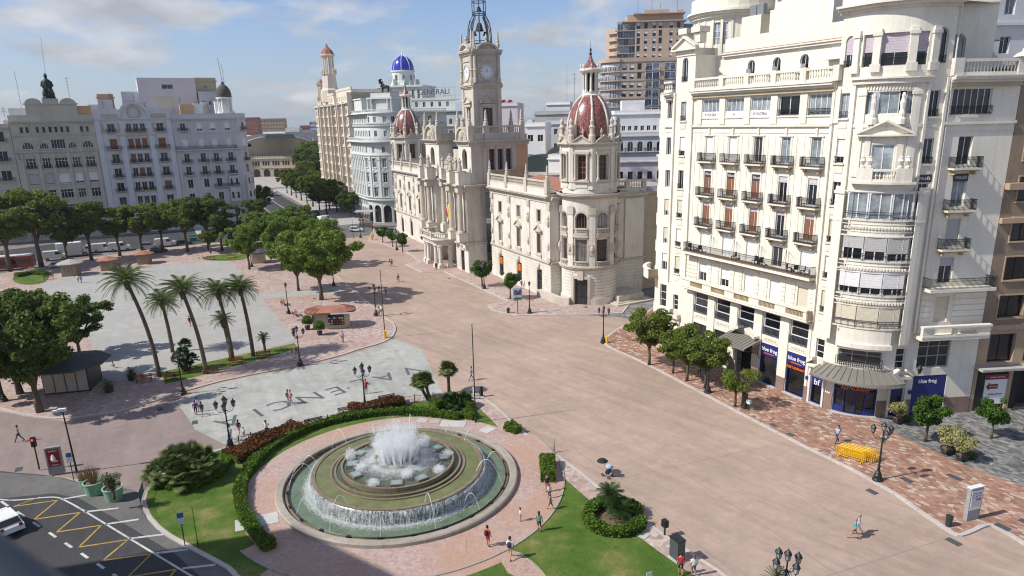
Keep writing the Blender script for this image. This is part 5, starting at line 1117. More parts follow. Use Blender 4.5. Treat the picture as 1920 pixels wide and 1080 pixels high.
 for a, c in(((-6.7,5.9),(-12.6,5.9)),((-12.6,5.9),(-12.6,0))):
  p, q = UN(*a), UN(*c); ct.face([(p[0],p[1],20),(q[0],q[1],20),(q[0],q[1],43.6),(p[0],p[1],43.6)])
 ct.face([(*UN(-12.6,0),43.9),(*UN(-6.7,0),43.9),(*UN(-6.7,5.9),43.9),(*UN(-12.6,5.9),43.9)]); ct.build('clock_tower',T)
 ir = MB('iron_grey')
 for k in range(8):
  a = k*math.pi/4+R(-64.5+22.5); pts = [(c0[0]+r*math.cos(a),c0[1]+r*math.sin(a),z)for r,z in((2.35,44.0),(2.35,46.5),(2.25,48.0),(1.9,49.4),(1.25,50.5),(1.1,50.8))]
  ir.tube(pts,.12,5); ir.tube([(c0[0]+(r-.25)*math.cos(a),c0[1]+(r-.25)*math.sin(a),z)for r,z in((2.35,44.0),(2.35,46.5),(2.2,47.9),(1.8,49.2),(1.2,50.2))],.07,4)
  for(r,z)in((2.3,46.0),(2.2,47.6),(1.85,49.2)):ir.tube([(c0[0]+r*math.cos(a),c0[1]+r*math.sin(a),z),(c0[0]+(r-.25)*math.cos(a),c0[1]+(r-.25)*math.sin(a),z+.3)],.04,4)
  ir.tube([(c0[0]+r*math.cos(a),c0[1]+r*math.sin(a),z)for r,z in((1.3,50.6),(1.35,52.2),(1.3,53.3),(.9,54.3),(.25,55.0))],.08,5)
 for r, z in((2.42,44.9),(2.42,45.5),(1.45,50.6),(1.4,51.0),(1.45,52.9)):ir.lathe([(r,z),(r,z+.14),(r-.12,z+.14),(r-.12,z)],16,c0,cap=False)
 ir.tube([(c0[0],c0[1],50.6),(c0[0],c0[1],57.5)],.06,5); ir.lathe([(.01,54.8),(.3,55.1),(.3,55.5),(.01,55.8)],8,c0); ir.build('belfry',T,smooth=False)
 be = MB('bronze')
 for(dx,dy,z,r)in((0,0,47.6,.95),(0,0,51.2,.6),(1.1,.3,46.7,.5),(-1.0,-.4,46.7,.5)):be.lathe([(r,z),(r*.8,z+r*.3),(r*.6,z+r),(r*.45,z+r*1.5),(.02,z+r*1.7)],12,(c0[0]+dx,c0[1]+dy),cap=False)
 be.tube([(c0[0],c0[1],48.8),(c0[0],c0[1],50.6)],.08,5); be.build('bell',T)
 # -- round corner towers with red domes
 for ti, (uu,nn,R0)in enumerate(((27.4,5.9,4.6),(-67.2,5.0,4.6))):
  C = UN(uu,nn); az = -64.5; t = MB('limestone_light'); tt_ = MB('limestone'); rr_ = MB('limestone_light')
  Z = 0 if ti==0 else.0
  A = Arc(C,R0,-68.5-90-22.5-45); Lq = R0*R(45); cs = [Lq*(.5+k)for k in range(6)]
  full = R0*2*math.pi; ops = [(cs[1]-.05*0-1.15,cs[1]+1.15,.1,4.5)]if ti==0 else[]
  # second window axis faces the viewer
  ops2 = []
  for s in cs:ops2+=[(s-1.0,s+1.0,7.45,11.1),(s-.95,s+.95,12.95,15.45,'arch')]
  dop = [(cs[2]-1.15,cs[2]+1.15,.05,4.55)]if ti==0 else[]
  wall(t,A,0,full,0,6.2,dop,.5); courses(rr_,A,0,full,1.3,6.1,[(cs[2]-1.5,cs[2]+1.5,0,5.4)]if dop else[],.56,.08,.09); fb(t,A,0,full if not dop else cs[2]-1.3,0,1.3,-.02,.25)
  if dop:
   fb(t,A,cs[2]+1.3,full,0,1.3,-.02,.25); W.append((A,cs[2],.05,2.3,4.5,dict(cols=8,trans=(.3,.6,.8),fr='iron',glass='glass_dark',inset=.35,ft=.09)))
   fb(tt_,A,cs[2]-1.6,cs[2]-1.15,.0,4.9,-.02,.3); fb(tt_,A,cs[2]+1.15,cs[2]+1.6,.0,4.9,-.02,.3); fb(tt_,A,cs[2]-.45,cs[2]+.45,4.4,5.9,-.02,.4); fb(tt_,A,cs[2]-1.6,cs[2]+1.6,4.55,5.0,-.02,.26)
  wall(t,A,0,full,6.2,18.0,ops2,.4); steps(tt_,A,0,full,6.0,[(.2,.25),(.25,.45),(.2,.6),(.15,.3)])
  for k, s in enumerate(cs):
   W+=[(A,s,7.45,2.0,3.65,dict(cols=4,trans=(.68,),fr='wood_brown',glass='glass_mixed',inset=.35)),(A,s,12.95,1.9,2.5,dict(arch=True,cols=4,fr='wood_brown',glass='glass_mixed',inset=.35))]
   balustrade(tt_,A,s-1.1,s+1.1,6.6,.95,.3,.28,.28,.09); balustrade(tt_,A,s-1.05,s+1.05,12.0,1.0,.3,.28,.28,.09); fb(tt_,A,s-1.2,s+1.2,11.5,12.0,-.02,.38)
   for q in(-1.15,1.15):fb(tt_,A,s+q-.13,s+q+.13,7.3,11.3,-.02,.14); fb(tt_,A,s+q-.13,s+q+.13,12.9,14.6,-.02,.16)
   K = 8
   for j in range(K):
    a, c = math.pi*j/K, math.pi*(j+1)/K; q = lambda t_, r, o:A.P(s-r*math.cos(t_),14.5+r*math.sin(t_),o)
    tt_.raw([q(a,1.0,.18),q(c,1.0,.18),q(c,1.25,.18),q(a,1.25,.18),q(c,1.0,0),q(a,1.0,0)],[(3,2,1,0),(0,1,4,5)])
  for k in range(8):
   s = Lq*k; fb(t,A,s-.5,s+.5,6.6,16.4,-.02,.3); fb(tt_,A,s-.58,s+.58,15.2,16.4,-.02,.42); fb(tt_,A,s-.55,s+.55,8.6,10.4,-.02,.42); P = A.P(s,0,.4); tt_.lathe([(.1,9.0),(.3,9.4),(.25,9.9),(.06,10.2)],6,P[:2])
  steps(tt_,A,0,full,17.7,[(.2,.2),(.25,.5),(.2,.85),(.15,.95)]); t.lathe([(R0+.5,18.5),(R0,18.5),(R0-.3,20.2),(R0-.3,20.6)],40,C,cap=False)
  # octagonal drum
  ro = 4.45; hb_ = ro*math.tan(R(22.5)); wz = ro
  dr = MB('limestone_light')
  for k in range(8):
   a = -68.5+45*k; p = (C[0]+ro*math.cos(R(a))-math.cos(R(a+90))*hb_,C[1]+ro*math.sin(R(a))-math.sin(R(a+90))*hb_)
   Fk = Flat(p,a+90); mid = hb_; wall(dr,Fk,0,2*hb_,19.2,26.3,[(mid-.72,mid+.72,20.75,24.6)],.5); W.append((Fk,mid,20.75,1.44,3.85,dict(cols=2,trans=(.3,.5,.72),fr='shutter_brown',glass='glass_dark',inset=.4,ft=.12)))
   for q in(-1.0,1.0):P = Fk.P(mid+q,0,.22); column(tt_,P[0],P[1],20.7,24.8,.19,8)
   fb(tt_,Fk,mid-1.35,mid+1.35,24.8,25.2,-.02,.42); fb(tt_,Fk,mid-1.35,mid+1.35,20.4,20.7,-.02,.42); fb(dr,Fk,0,.45,20.4,26.2,-.02,.14); fb(dr,Fk,2*hb_-.45,2*hb_,20.4,26.2,-.02,.14); fb(dr,Fk,mid-1.0,mid+1.0,19.5,20.2,-.02,.1)
   steps(tt_,Fk,-.12,2*hb_+.12,25.9,[(.2,.15),(.2,.4),(.2,.6)]); pediment(tt_,Fk,mid,26.6,2.9,.95,.5,.18)
   P = Fk.P(mid,0,-.6); urn(tt_,P[0],P[1],27.4,1.5,.22); P = Fk.P(0,0,-.3); tt_.lathe([(.55,26.5),(.55,27.6),(.38,27.9),(.38,28.7),(.5,28.9),(.25,29.3),(.35,29.8),(.05,30.4)],8,P[:2])
  dr.build('tower_drum',T); t.build('tower_wall',T); tt_.build('tower_trim',T); rr_.build('rusticated_base',T)
  dm = MB('dome_tile'); prof = [(3.5,26.6),(3.62,27.6),(3.6,28.8),(3.45,30.0),(3.15,31.2),(2.65,32.3),(1.95,33.2),(1.3,33.8)]
  dm.lathe(prof,40,C,cap=False); d_ = dm.build('dome',T,smooth=True)
  rb_ = MB('limestone_light')
  for k in range(8):
   a = R(-68.5+22.5+45*k); rb_.tube([(C[0]+(r+.05)*math.cos(a),C[1]+(r+.05)*math.sin(a),z)for r,z in prof],[.24,.24,.23,.22,.2,.18,.16,.15],6)
  rb_.lathe([(1.5,33.5),(1.6,33.8),(1.25,34.0),(1.25,34.3)],16,C); rb_.lathe([(1.5,37.2),(1.75,37.5),(1.75,37.7),(1.35,37.9)],16,C)
  for k in range(8):a = R(-68.5+22.5+45*k); P = (C[0]+1.05*math.cos(a),C[1]+1.05*math.sin(a)); column(rb_,P[0],P[1],34.2,37.3,.2,7); P = (C[0]+1.55*math.cos(a),C[1]+1.55*math.sin(a)); urn(rb_,P[0],P[1],37.8,.9,.16,6)
  rb_.build('lantern',T); ins = MB('dark_interior'); ins.lathe([(.75,34.2),(.75,37.3)],8,C); ins.build('lantern_core',T)
  cn = MB('dome_tile'); cn.lathe([(1.25,37.9),(.5,38.9),(.18,39.8)],8,C,cap=False); cn.build('lantern_roof',T); fi = MB('iron'); fi.lathe([(.1,39.7),(.25,40.1),(.08,40.4),(.2,40.7),(.03,41.0),(.02,42.2)],8,C); fi.build('finial',T)
  # -- side towards the narrow street
 FSd = Flat(UN(27.6,9.6),25.5); wall(m,FSd,0,7.4,0,18.0,[],.3); steps(tr,FSd,0,7.6,6.1,[(.25,.2),(.2,.5),(.15,.2)]); courses(ru,FSd,0,7.4,.9,6.1,[],.58,.07,.08); steps(tr,FSd,0,7.8,16.9,[(.3,.15),(.25,.4),(.25,.8)])
 fb(m,FSd,3.2,7.0,6.6,16.9,-.02,.35); fb(m,FSd,.9,2.6,6.6,16.9,-.02,.12); balustrade(tr,FSd,0,7.4,18.3,1.7,.2,.36,.34,.11,post=[.6,3.6,7.0],pw=.8)
 tn = MB('tan_stone'); FSe = Flat(UN(25.9,16.9),25.5); wall(tn,FSe,0,30,0,17.6,[(8+5*i,9.3+5*i,z,z+2.4)for i in range(4)for z in(2,8,13)],.3); courses(tn,FSe,0,30,.5,17.0,[(7.8+5*i,9.5+5*i,z-.2,z+2.6)for i in range(4)for z in(2,8,13)],.62,.04,.06)
 steps(tn,FSe,0,30,17.0,[(.3,.2),(.3,.6)]); fb(tn,FSe,0,30,11.2,11.5,-.02,.2); [W.append((FSe,8.65+5*i,z,1.3,2.4,dict(glass='glass_dark')))for i in range(4)for z in(2,8,13)]
 p, q = UN(27.6,17.0), UN(25.9,17.0); tn.face([(p[0],p[1],0),(q[0],q[1],0),(q[0],q[1],18),(p[0],p[1],18)]); tn.build('rear_wall',T)
 p, q = UN(24.6,0), UN(24.6,2.4); m.face([(p[0],p[1],0),(q[0],q[1],0),(q[0],q[1],18.2),(p[0],p[1],18.2)])
 FSr = Flat(UN(24.6,.0),25.5); steps(tr,FSr,0,2.6,6.1,[(.25,.2),(.2,.4),(.15,.2)]); steps(tr,FSr,0,2.6,16.9,[(.3,.2),(.25,.5),(.25,.8)]); courses(ru,FSr,0,2.4,.9,6.1,[],.58,.07,.08)
 # -- portico and curved balcony
 po = MB('limestone_light')
 a0, a1, oo = -20.6, -10.2, 8.2
 def PQ(u,o,z):p = UN(u,-o); return(p[0],p[1],z)
 path = [(a0,4.1),(a0,oo-1.5)]+[(a0+1.5-1.5*math.cos(t),oo-1.5+1.5*math.sin(t))for t in(R(30),R(60),R(90))]+[(a1-2.5,oo)]+[(a1-2.5+2.5*math.sin(t),oo-2.5+2.5*math.cos(t))for t in(R(22),R(45),R(68),R(90))]+[(a1,4.1)]
 def slabp(b,grow,z0,z1):
  cx_, cy_ = (a0+a1)/2, 5.5; P = [UN(cx_+(u-cx_)*(1+grow/5.2),-(4.1+(o-4.1)*(1+grow/4.1)))for u,o in path]; b.prism(P,z0,z1,True,True)
 slabp(po,-.35,4.9,5.4); slabp(po,-.1,5.4,5.9); slabp(po,.25,5.9,6.15); slabp(po,.5,6.15,6.35)
 bl = MB('limestone'); dense = []
 for i in range(len(path)-1):
  p, q = path[i], path[i+1]; n = max(1,int(math.dist(p,q)/.34)); dense+=[(p[0]+(q[0]-p[0])*t/n,p[1]+(q[1]-p[1])*t/n)for t in range(n)]
 for u, o in dense:P = UN(u,-o); baluster(bl,P[0],P[1],6.55,.8,.11)
 for zz0, zz1, w_ in((6.35,6.55,.2),(7.35,7.6,.24)):
  for i in range(len(path)-1):
   p, q = path[i], path[i+1]; d = Vector((q[0]-p[0],q[1]-p[1])).normalized(); nn_ = (-d.y*w_,d.x*w_)
   V = [UN(p[0]+nn_[0],-(p[1]+nn_[1])),UN(q[0]+nn_[0],-(q[1]+nn_[1])),UN(q[0]-nn_[0],-(q[1]-nn_[1])),UN(p[0]-nn_[0],-(p[1]-nn_[1]))]; bl.prism(V,zz0,zz1,True,True)
 for u, o in((a0,4.4),(a0+1.6,oo),(a1-2.6,oo),(a1,4.4),(a1,5.6)):P = UN(u,-o); bl.box(-.35,.35,-.35,.35,6.3,7.7,R(-64.5),P)
 bl.build('balcony_balustrade',T,kind='stuff')
 for u, o in((-10.9,7.2),(-12.6,7.6),(-17.4,7.6),(-19.7,7.4),(-10.9,5.0)):P = UN(u,-o); c_ = MB('limestone_light'); c_.box(-.55,.55,-.55,.55,.12,.8,R(-64.5),P); column(c_,P[0],P[1],.8,4.95,.4); c_.build('portico_column',T)
 po.build('balcony',T); wall_ = MB('limestone_light'); wall_.box(-1.0,1.0,-.3,.3,0,5.0,R(-64.5),UN(-20.3,-6.0)); wall_.build('portico_pier',T)
 # -- bodies behind and roofs
 for(a,c,d0,d1,z,mt)in((-66,24.4,.5,26,18.3,'roof_gravel'),(-28,-2.5,-4.0,2,18.3,'roof_gravel'),(-29.3,-20.6,-2.9,10,26.6,'roof_gravel'),(-9.0,-2.4,-2.9,9.7,27.0,'roof_gravel'),(-20.6,-9.0,0,9.7,24.5,'roof_dark')):
  r = MB(mt); r.face([(*UN(a,d0),z),(*UN(c,d0),z),(*UN(c,d1),z),(*UN(a,d1),z)]); r.build('roof',T)
 tl = MB('terracotta'); tl.raw([(*UN(2,3),18.4),(*UN(24,3),18.4),(*UN(24,10),19.6),(*UN(2,10),19.6),(*UN(2,17),18.4),(*UN(24,17),18.4)],[(0,1,2,3),(3,2,5,4)]); tl.build('tiled_roof',T)
 bw = MB('limestone'); p, q = UN(-9,9.7), UN(-2.4,9.7)
 bw.face([(*UN(-2.4,9.7),16),(*UN(-9,9.7),16),(*UN(-9,9.7),26.5),(*UN(-2.4,9.7),26.5)]); bw.face([(*UN(-20.6,0),18),(*UN(-9,0),18),(*UN(-9,0),24.5),(*UN(-20.6,0),24.5)]); bw.face([(*UN(-9.0,-2.9),20),(*UN(-9,9.7),20),(*UN(-9,9.7),26.5),(*UN(-9,-2.9),26.5)]); bw.build('inner_wall',T)
 m.build('wall',T); tr.build('trim',T); ru.build('rusticated_base',T,kind='stuff'); up.build('pavilion_trim',T); pk.build('pavilion_wall',T); op_.build('orange_wall',T)
 for(Mp,s,z,w,h,kw)in W:window(Mp,s,z,w,h,T,**kw)
 # orange banners in the ground floor windows
 for s in(4.4,12.4):b = MB('orange_cloth','iron'); fb(b,F,s-.7,s+.7,3.0,4.3,.05,.1,True); b.m('iron'); P = F.P(s,4.4,.1); b.tube([F.P(s-.1,4.9,.3),F.P(s-.1,2.2,.35)],.04,5); b.build('banner',T)
 # plinth wall and steps by the round tower
 st = MB('limestone'); C = UN(27.4,5.9)
 for k, (z,n0,n1,u1)in enumerate(((.5,8.2,13.6,33.2),(.33,7.6,14.2,33.9),(.2,7.0,14.8,34.6))):st.prism([UN(28,n0),UN(u1,n0),UN(u1-.5,n1),UN(28,n1)],.0,z+.9 if k==0 else z+.12,True)
 st.build('entrance_step',T)
 pw_ = MB('limestone'); pw_.prism([UN(20.9,-.9),UN(27.4,-.9),UN(29.6,.6),UN(28.8,1.6),UN(27.0,.2),UN(21.2,.2)],.1,1.25,True); pw_.build('planter_wall',T)
 return T, F
TH, FTH = town_hall()
# flags over the balcony: things of their own
def flag(name,u,o,z,cols_,label,lean):
 T = thing(name,label,'flag',(*UN(u,-o),z),0,'flags over the town hall balcony'); p = MB('steel')
 top = (DN[0]*-1.6+lean[0],DN[1]*-1.6+lean[1],3.6); p.tube([(0,0,0),top],.04,5); put('flag_pole',p.mesh('flag_pole'),T)
 nst = len(cols_); b = MB(*cols_); K = 8
 for j, cm_ in enumerate(cols_):
  b.m(cm_)
  for k in range(K):
   q = []
   for(jj,kk)in((j,k),(j+1,k),(j+1,k+1),(j,k+1)):
    wv = .14*math.sin(kk*.9+jj*1.1); x = top[0]*(1-.25*jj/nst)+DU[0]*(-.25+jj*.9/nst)+wv*DN[0]; y = top[1]*(1-.25*jj/nst)+DU[1]*(-.25+jj*.9/nst)+wv*DN[1]
    q.append((x,y,top[2]*(1-.25*jj/nst)-kk*.42))
   b.face(q)
 put('flag_cloth',b.mesh('flag_cloth'),T)
flag('flag',-12.9,2.6,10.2,['flag_red','flag_yellow','flag_yellow','flag_red'],'red and yellow striped flag hanging over the town hall balcony',(-.3,0)); flag('flag',-11.9,2.6,10.0,['flag_violet','flag_yellow','flag_red','flag_violet'],'violet edged flag with yellow and red hanging beside the striped flag',(.5,.1))
# ================================================================ buildings along the far side
def at(x,y,Y):d = ray(x,y); s = Y/d[1]; return(d[0]*s,Y,CAM_H+d[2]*s)
def block_shell(T,Fc,s0,s1,depth,z0,z1,mat,roof='roof_gravel',ops=None,rv=.3,back=True):
 m = MB(mat); wall(m,Fc,s0,s1,z0,z1,ops or[],rv)
 a, b = Fc.P(s0,0,0), Fc.P(s1,0,0); c, d = Fc.P(s1,0,-depth), Fc.P(s0,0,-depth)
 for p, q in((b,c),(c,d),(d,a))if back else((b,c),(d,a)):m.face([(p[0],p[1],z0),(q[0],q[1],z0),(q[0],q[1],z1),(p[0],p[1],z1)])
 m.build('wall',T); r = MB(roof); r.face([(a[0],a[1],z1-.3),(b[0],b[1],z1-.3),(c[0],c[1],z1-.3),(d[0],d[1],z1-.3)]); r.build('roof',T)
ROW = Flat((-119.26,206.84),28)
def row_cream():
 P = ROW.P(-9.5,0,0); T = thing('office_building','cream grey office building with a seated bronze figure on its roof gable','building',(P[0],P[1],0))
 ops = []; W = []; tr = MB('cream_grey'); c5 = [-16.4,-12.7,-9.1,-5.4,-1.9]; w5 = [2.5,2.0,3.2,2.0,2.4]
 for k, (z,h)in enumerate(((20.1,2.9),(15.6,3.1),(11.5,2.6),(7.3,2.5),(1.2,3.6))):
  for i, (s,w)in enumerate(zip(c5,w5)):
   ops.append((s-w/2,s+w/2,z,z+h)); bl = 'blind_grey' if k==1 and i<2 else 'blind_white' if k==1 else None
   W.append((s,z,w,h,dict(cols=3 if w<3 else 4,trans=(.68,),glass='glass_dark',blind=bl,bf=(.9 if i<3 else.8)if bl else 0,ft=.12)))
   fb(tr,ROW,s-w/2-.1,s+w/2+.1,z-.2,z,-.02,.18)
   if k<2:balc = MB('iron_grey')
 for s in(-17.1,-15.8,-13.4,-11.9,-10.4,-9.0,-7.6,-6.2,-2.8,-1.4):ops.append((s-.42,s+.42,29.8,31.5)); W.append((s,29.8,.84,1.7,dict(cols=1,glass='glass_dark')))
 for s, w in((-16.4,2.7),(-1.9,2.7),(-12.6,2.2),(-5.7,2.2)):ops.append((s-w/2,s+w/2,25.4,25.4+w/2+.6,'arch')); W.append((s,25.4,w,w/2+.6,dict(arch=True,cols=4,glass='glass_dark',ft=.1)))
 ops.append((-10.8,-7.4,25.4,28.0)); W.append((-9.1,25.4,3.4,2.6,dict(cols=5,glass='glass_dark',ft=.1)))
 block_shell(T,ROW,-19.7,.55,18,0,33.0,'cream_grey',ops=ops)
 for s in(-19.2,-18.4,-14.5,-10.95,-7.25,-3.6,-.2):fb(tr,ROW,s-.4,s+.4,7.0,24.3,-.02,.22); fb(tr,ROW,s-.5,s+.5,22.9,24.2,-.02,.4)
 steps(tr,ROW,-19.7,.55,24.3,[(.3,.2),(.3,.5)]); steps(tr,ROW,-19.7,.55,28.9,[(.2,.2),(.15,.35)]); steps(tr,ROW,-19.7,.55,32.2,[(.3,.2),(.3,.5),(.3,.8)]); steps(tr,ROW,-19.7,.55,6.0,[(.25,.2),(.25,.45)])
 K = 14
 for k in range(K):
  a, c = math.pi*k/K, math.pi*(k+1)/K; q = lambda t, r, o:ROW.P(-9.1-r*5.4*math.cos(t),25.9+r*2.9*math.sin(t),o)
  tr.raw([q(a,1,.25),q(c,1,.25),q(c,1.08,.25),q(a,1.08,.25),q(c,1,0),q(a,1,0),q(c,1.08,0),q(a,1.08,0)],[(3,2,1,0),(0,1,4,5),(2,3,7,6)])
 fb(tr,ROW,-19.7,.55,33.1,34.6,-.5,.2,True); fb(tr,ROW,-15.2,-3.0,34.6,37.6,-1.2,.2,True); fb(tr,ROW,-15.6,-2.6,37.4,37.7,-1.2,.5,True); fb(tr,ROW,-11.0,-7.3,37.7,39.0,-1.8,.3,True)
 for s in(-13.2,-5.0):
  for k in range(8):
   a, c = math.pi*k/8, math.pi*(k+1)/8; q = lambda t, o:ROW.P(s-2.0*math.cos(t),37.6+1.5*math.sin(t),o)
   tr.raw([q(a,.4),q(c,.4),q(c,-1.0),q(a,-1.0),ROW.P(s,37.6,.25)],[(0,1,2,3),(1,0,4)])
 tr.build('trim',T)
 wt = MB('cream_grey' if 'cream' in T['label']else 'blue_white2')
 for s, z, w, h, kw in W:window(ROW,s,z,w,h,T,**kw); [fb(wt,ROW,s+q*(w/2+.12)-.1,s+q*(w/2+.12)+.1,z,z+h,-.02,.1)for q in(-1,1)if not kw.get('arch')]; fb(wt,ROW,s-w/2-.2,s+w/2+.2,z+h,z+h+.22,-.02,.2); fb(wt,ROW,s-w/2-.15,s+w/2+.15,z-.16,z,-.02,.2)
 wt.build('window_surround',T,kind='stuff')
 for i, (s,w)in enumerate(zip(c5,w5)):P2 = ROW.P(s,20.1,0); put('railing',cached(('rl',w),lambda:railing_mesh(w+.3,.35,.85,'iron',.17,bar=.02)),T,(P2[0]-P[0],P2[1]-P[1],20.1),ROW.rz(0))
 or_ = MB('orange_plaster'); fb(or_,ROW,-3.0,.3,34.6,37.0,-4,-.8,True); or_.build('roof_room',T)
 bw = MB('white_plaster'); fb(bw,ROW,-19.3,-15.4,34.6,36.5,-4,-1.0,True); bw.build('roof_room',T)
 # bronze figure seated on the gable: its own thing
 q = ROW.P(-9.2,0,-.7); S = thing('roof_statue','dark bronze seated figure crowning the cream grey office building','statue',(q[0],q[1],39.0),ROW.rz(0))
 b = MB('bronze'); b.box(-1.5,1.5,-1.0,1.0,0,.5); b.lathe([(1.45,.5),(1.5,1.3),(1.15,2.6),(1.0,3.2),(1.15,4.2),(.9,4.9),(.3,5.3),(.42,5.7),(.4,6.3),(.1,6.7),(.01,6.75)],12,(0,.1))
 for sx in(-.5,.5):b.tube([(sx,0,2.4),(sx*1.15,-1.15,2.4),(sx*1.2,-1.2,.5)],[.48,.42,.3],8); b.tube([(sx*1.9,.1,4.5),(sx*2.7,-.3,3.4),(sx*1.7,-.9,2.9)],[.33,.27,.2],7)
 put('figure',b.mesh('figure',True),S)
 r = MB('steel'); r.tube([(.1,.3,5.5),(.6,.3,16)],.05,4); put('mast',r.mesh('mast'),S)
row_cream()
def row_white():
 P = ROW.P(10.6,0,0); T = thing('apartment_building','blue white apartment building with a round arched gable and dark balconies','building',(P[0],P[1],0))
 ops = []; W = []; tr = MB('blue_white'); og = MB('tan_stone'); lv = ((29.5,2.4),(24.7,2.9),(20.7,2.6),(16.6,2.6),(12.5,2.5),(8.4,2.4),(1.0,4.2))
 B = []
 for k, (z,h)in enumerate(lv):
  for i, (s,w)in enumerate(((4.6,1.9),(9.15,1.35),(10.95,1.35),(12.75,1.35),(17.4,1.9))):
   ops.append((s-w/2,s+w/2,z,z+h)); br = (k==1)or(k==2 and i==1)or(k==3 and i==2)or(k==4 and i==4)
   W.append((s,z,w,h,dict(glass='glass_dark',fr='alu_white',blind='shutter_brown' if br else None,bf=1.0)))
  if 0<=k<5:
   for s in(4.6,17.4):B.append((s,z,3.9 if k==1 else 2.6,.9 if k==1 else.7))
   B.append((10.95,z,5.6,.5))
 block_shell(T,ROW,.55,20.7,18,0,33.2,'blue_white',ops=ops)
 for s in(7.1,14.8):fb(tr,ROW,s-.75,s+.75,7.2,28.4,-.02,.4)
 for s in(1.3,19.9):fb(tr,ROW,s-.7,s+.7,7.2,33,-.02,.3)
 steps(og,ROW,.55,20.7,6.2,[(.25,.2),(.25,.6)]); fb(og,ROW,6.0,16,28.4,28.75,-.02,.5); steps(tr,ROW,.55,20.7,32.8,[(.3,.2),(.3,.5)]); fb(tr,ROW,.6,7,33.4,36.2,-.5,.0,True); fb(tr,ROW,15,20.7,33.4,36.2,-.5,.0,True)
 fb(og,ROW,2.6,6.4,33.5,34.6,-.02,.15); fb(og,ROW,15.6,19.4,33.5,34.6,-.02,.15)
 for s in(2.5,6.6,15.6,19.4):fb(og,ROW,s-.3,s+.3,29.4,32,-.02,.1)
 K = 16; gm = MB('blue_white')
 for k in range(K):
  a, c = math.pi*k/K, math.pi*(k+1)/K; q = lambda t, r, o:ROW.P(11.0-r*math.cos(t),33.2+r*1.15*math.sin(t),o)
  gm.face([q(a,3.7,.1),q(c,3.7,.1),ROW.P(11,33.2,.1)][::-1]); gm.raw([q(a,4.3,.5),q(c,4.3,.5),q(c,4.3,-.8),q(a,4.3,-.8),q(c,3.6,.5),q(a,3.6,.5),q(c,3.6,.1),q(a,3.6,.1)],[(0,1,2,3),(1,0,5,4),(4,5,7,6)])
 gm.build('gable',T); K = 12
 for k in range(K):a = 2*math.pi*k/K; c = 2*math.pi*(k+1)/K; q = lambda t, r:ROW.P(11+r*math.cos(t),35.0+r*1.1*math.sin(t),.22); og.raw([q(a,1.3),q(c,1.3),q(c,1.9),q(a,1.9)],[(0,1,2,3)])
 for s in(10.4,11,11.6):fb(tr,ROW,s-.1,s+.1,34.2,35.9,-.02,.25)
 tr.build('trim',T); og.build('ornament',T)
 wt = MB('cream_grey' if 'cream' in T['label']else 'blue_white2')
 for s, z, w, h, kw in W:window(ROW,s,z,w,h,T,**kw); [fb(wt,ROW,s+q*(w/2+.12)-.1,s+q*(w/2+.12)+.1,z,z+h,-.02,.1)for q in(-1,1)if not kw.get('arch')]; fb(wt,ROW,s-w/2-.2,s+w/2+.2,z+h,z+h+.22,-.02,.2); fb(wt,ROW,s-w/2-.15,s+w/2+.15,z-.16,z,-.02,.2)
 wt.build('window_surround',T,kind='stuff')
 for s, z, w, d in B:balcony(ROW,s,z,w,d,T,.95,mat='tan_stone',iron='iron',sp=.17,brackets=False,under='brown_stone')  # slab undersides coloured dark brown to deepen the shadow below the balconies
 # rooms on the roof
 rb = MB('pink_plaster'); fb(rb,ROW,2.2,6.0,33,38.8,-9,-5,True); rb.build('roof_room',T); hr = MB('terracotta');
 bb_ = MB('blind_cream'); fb(bb_,ROW,17,22.5,36.4,39.5,-2.2,-1.9,True); bb_.build('roof_hoarding',T)
row_white()
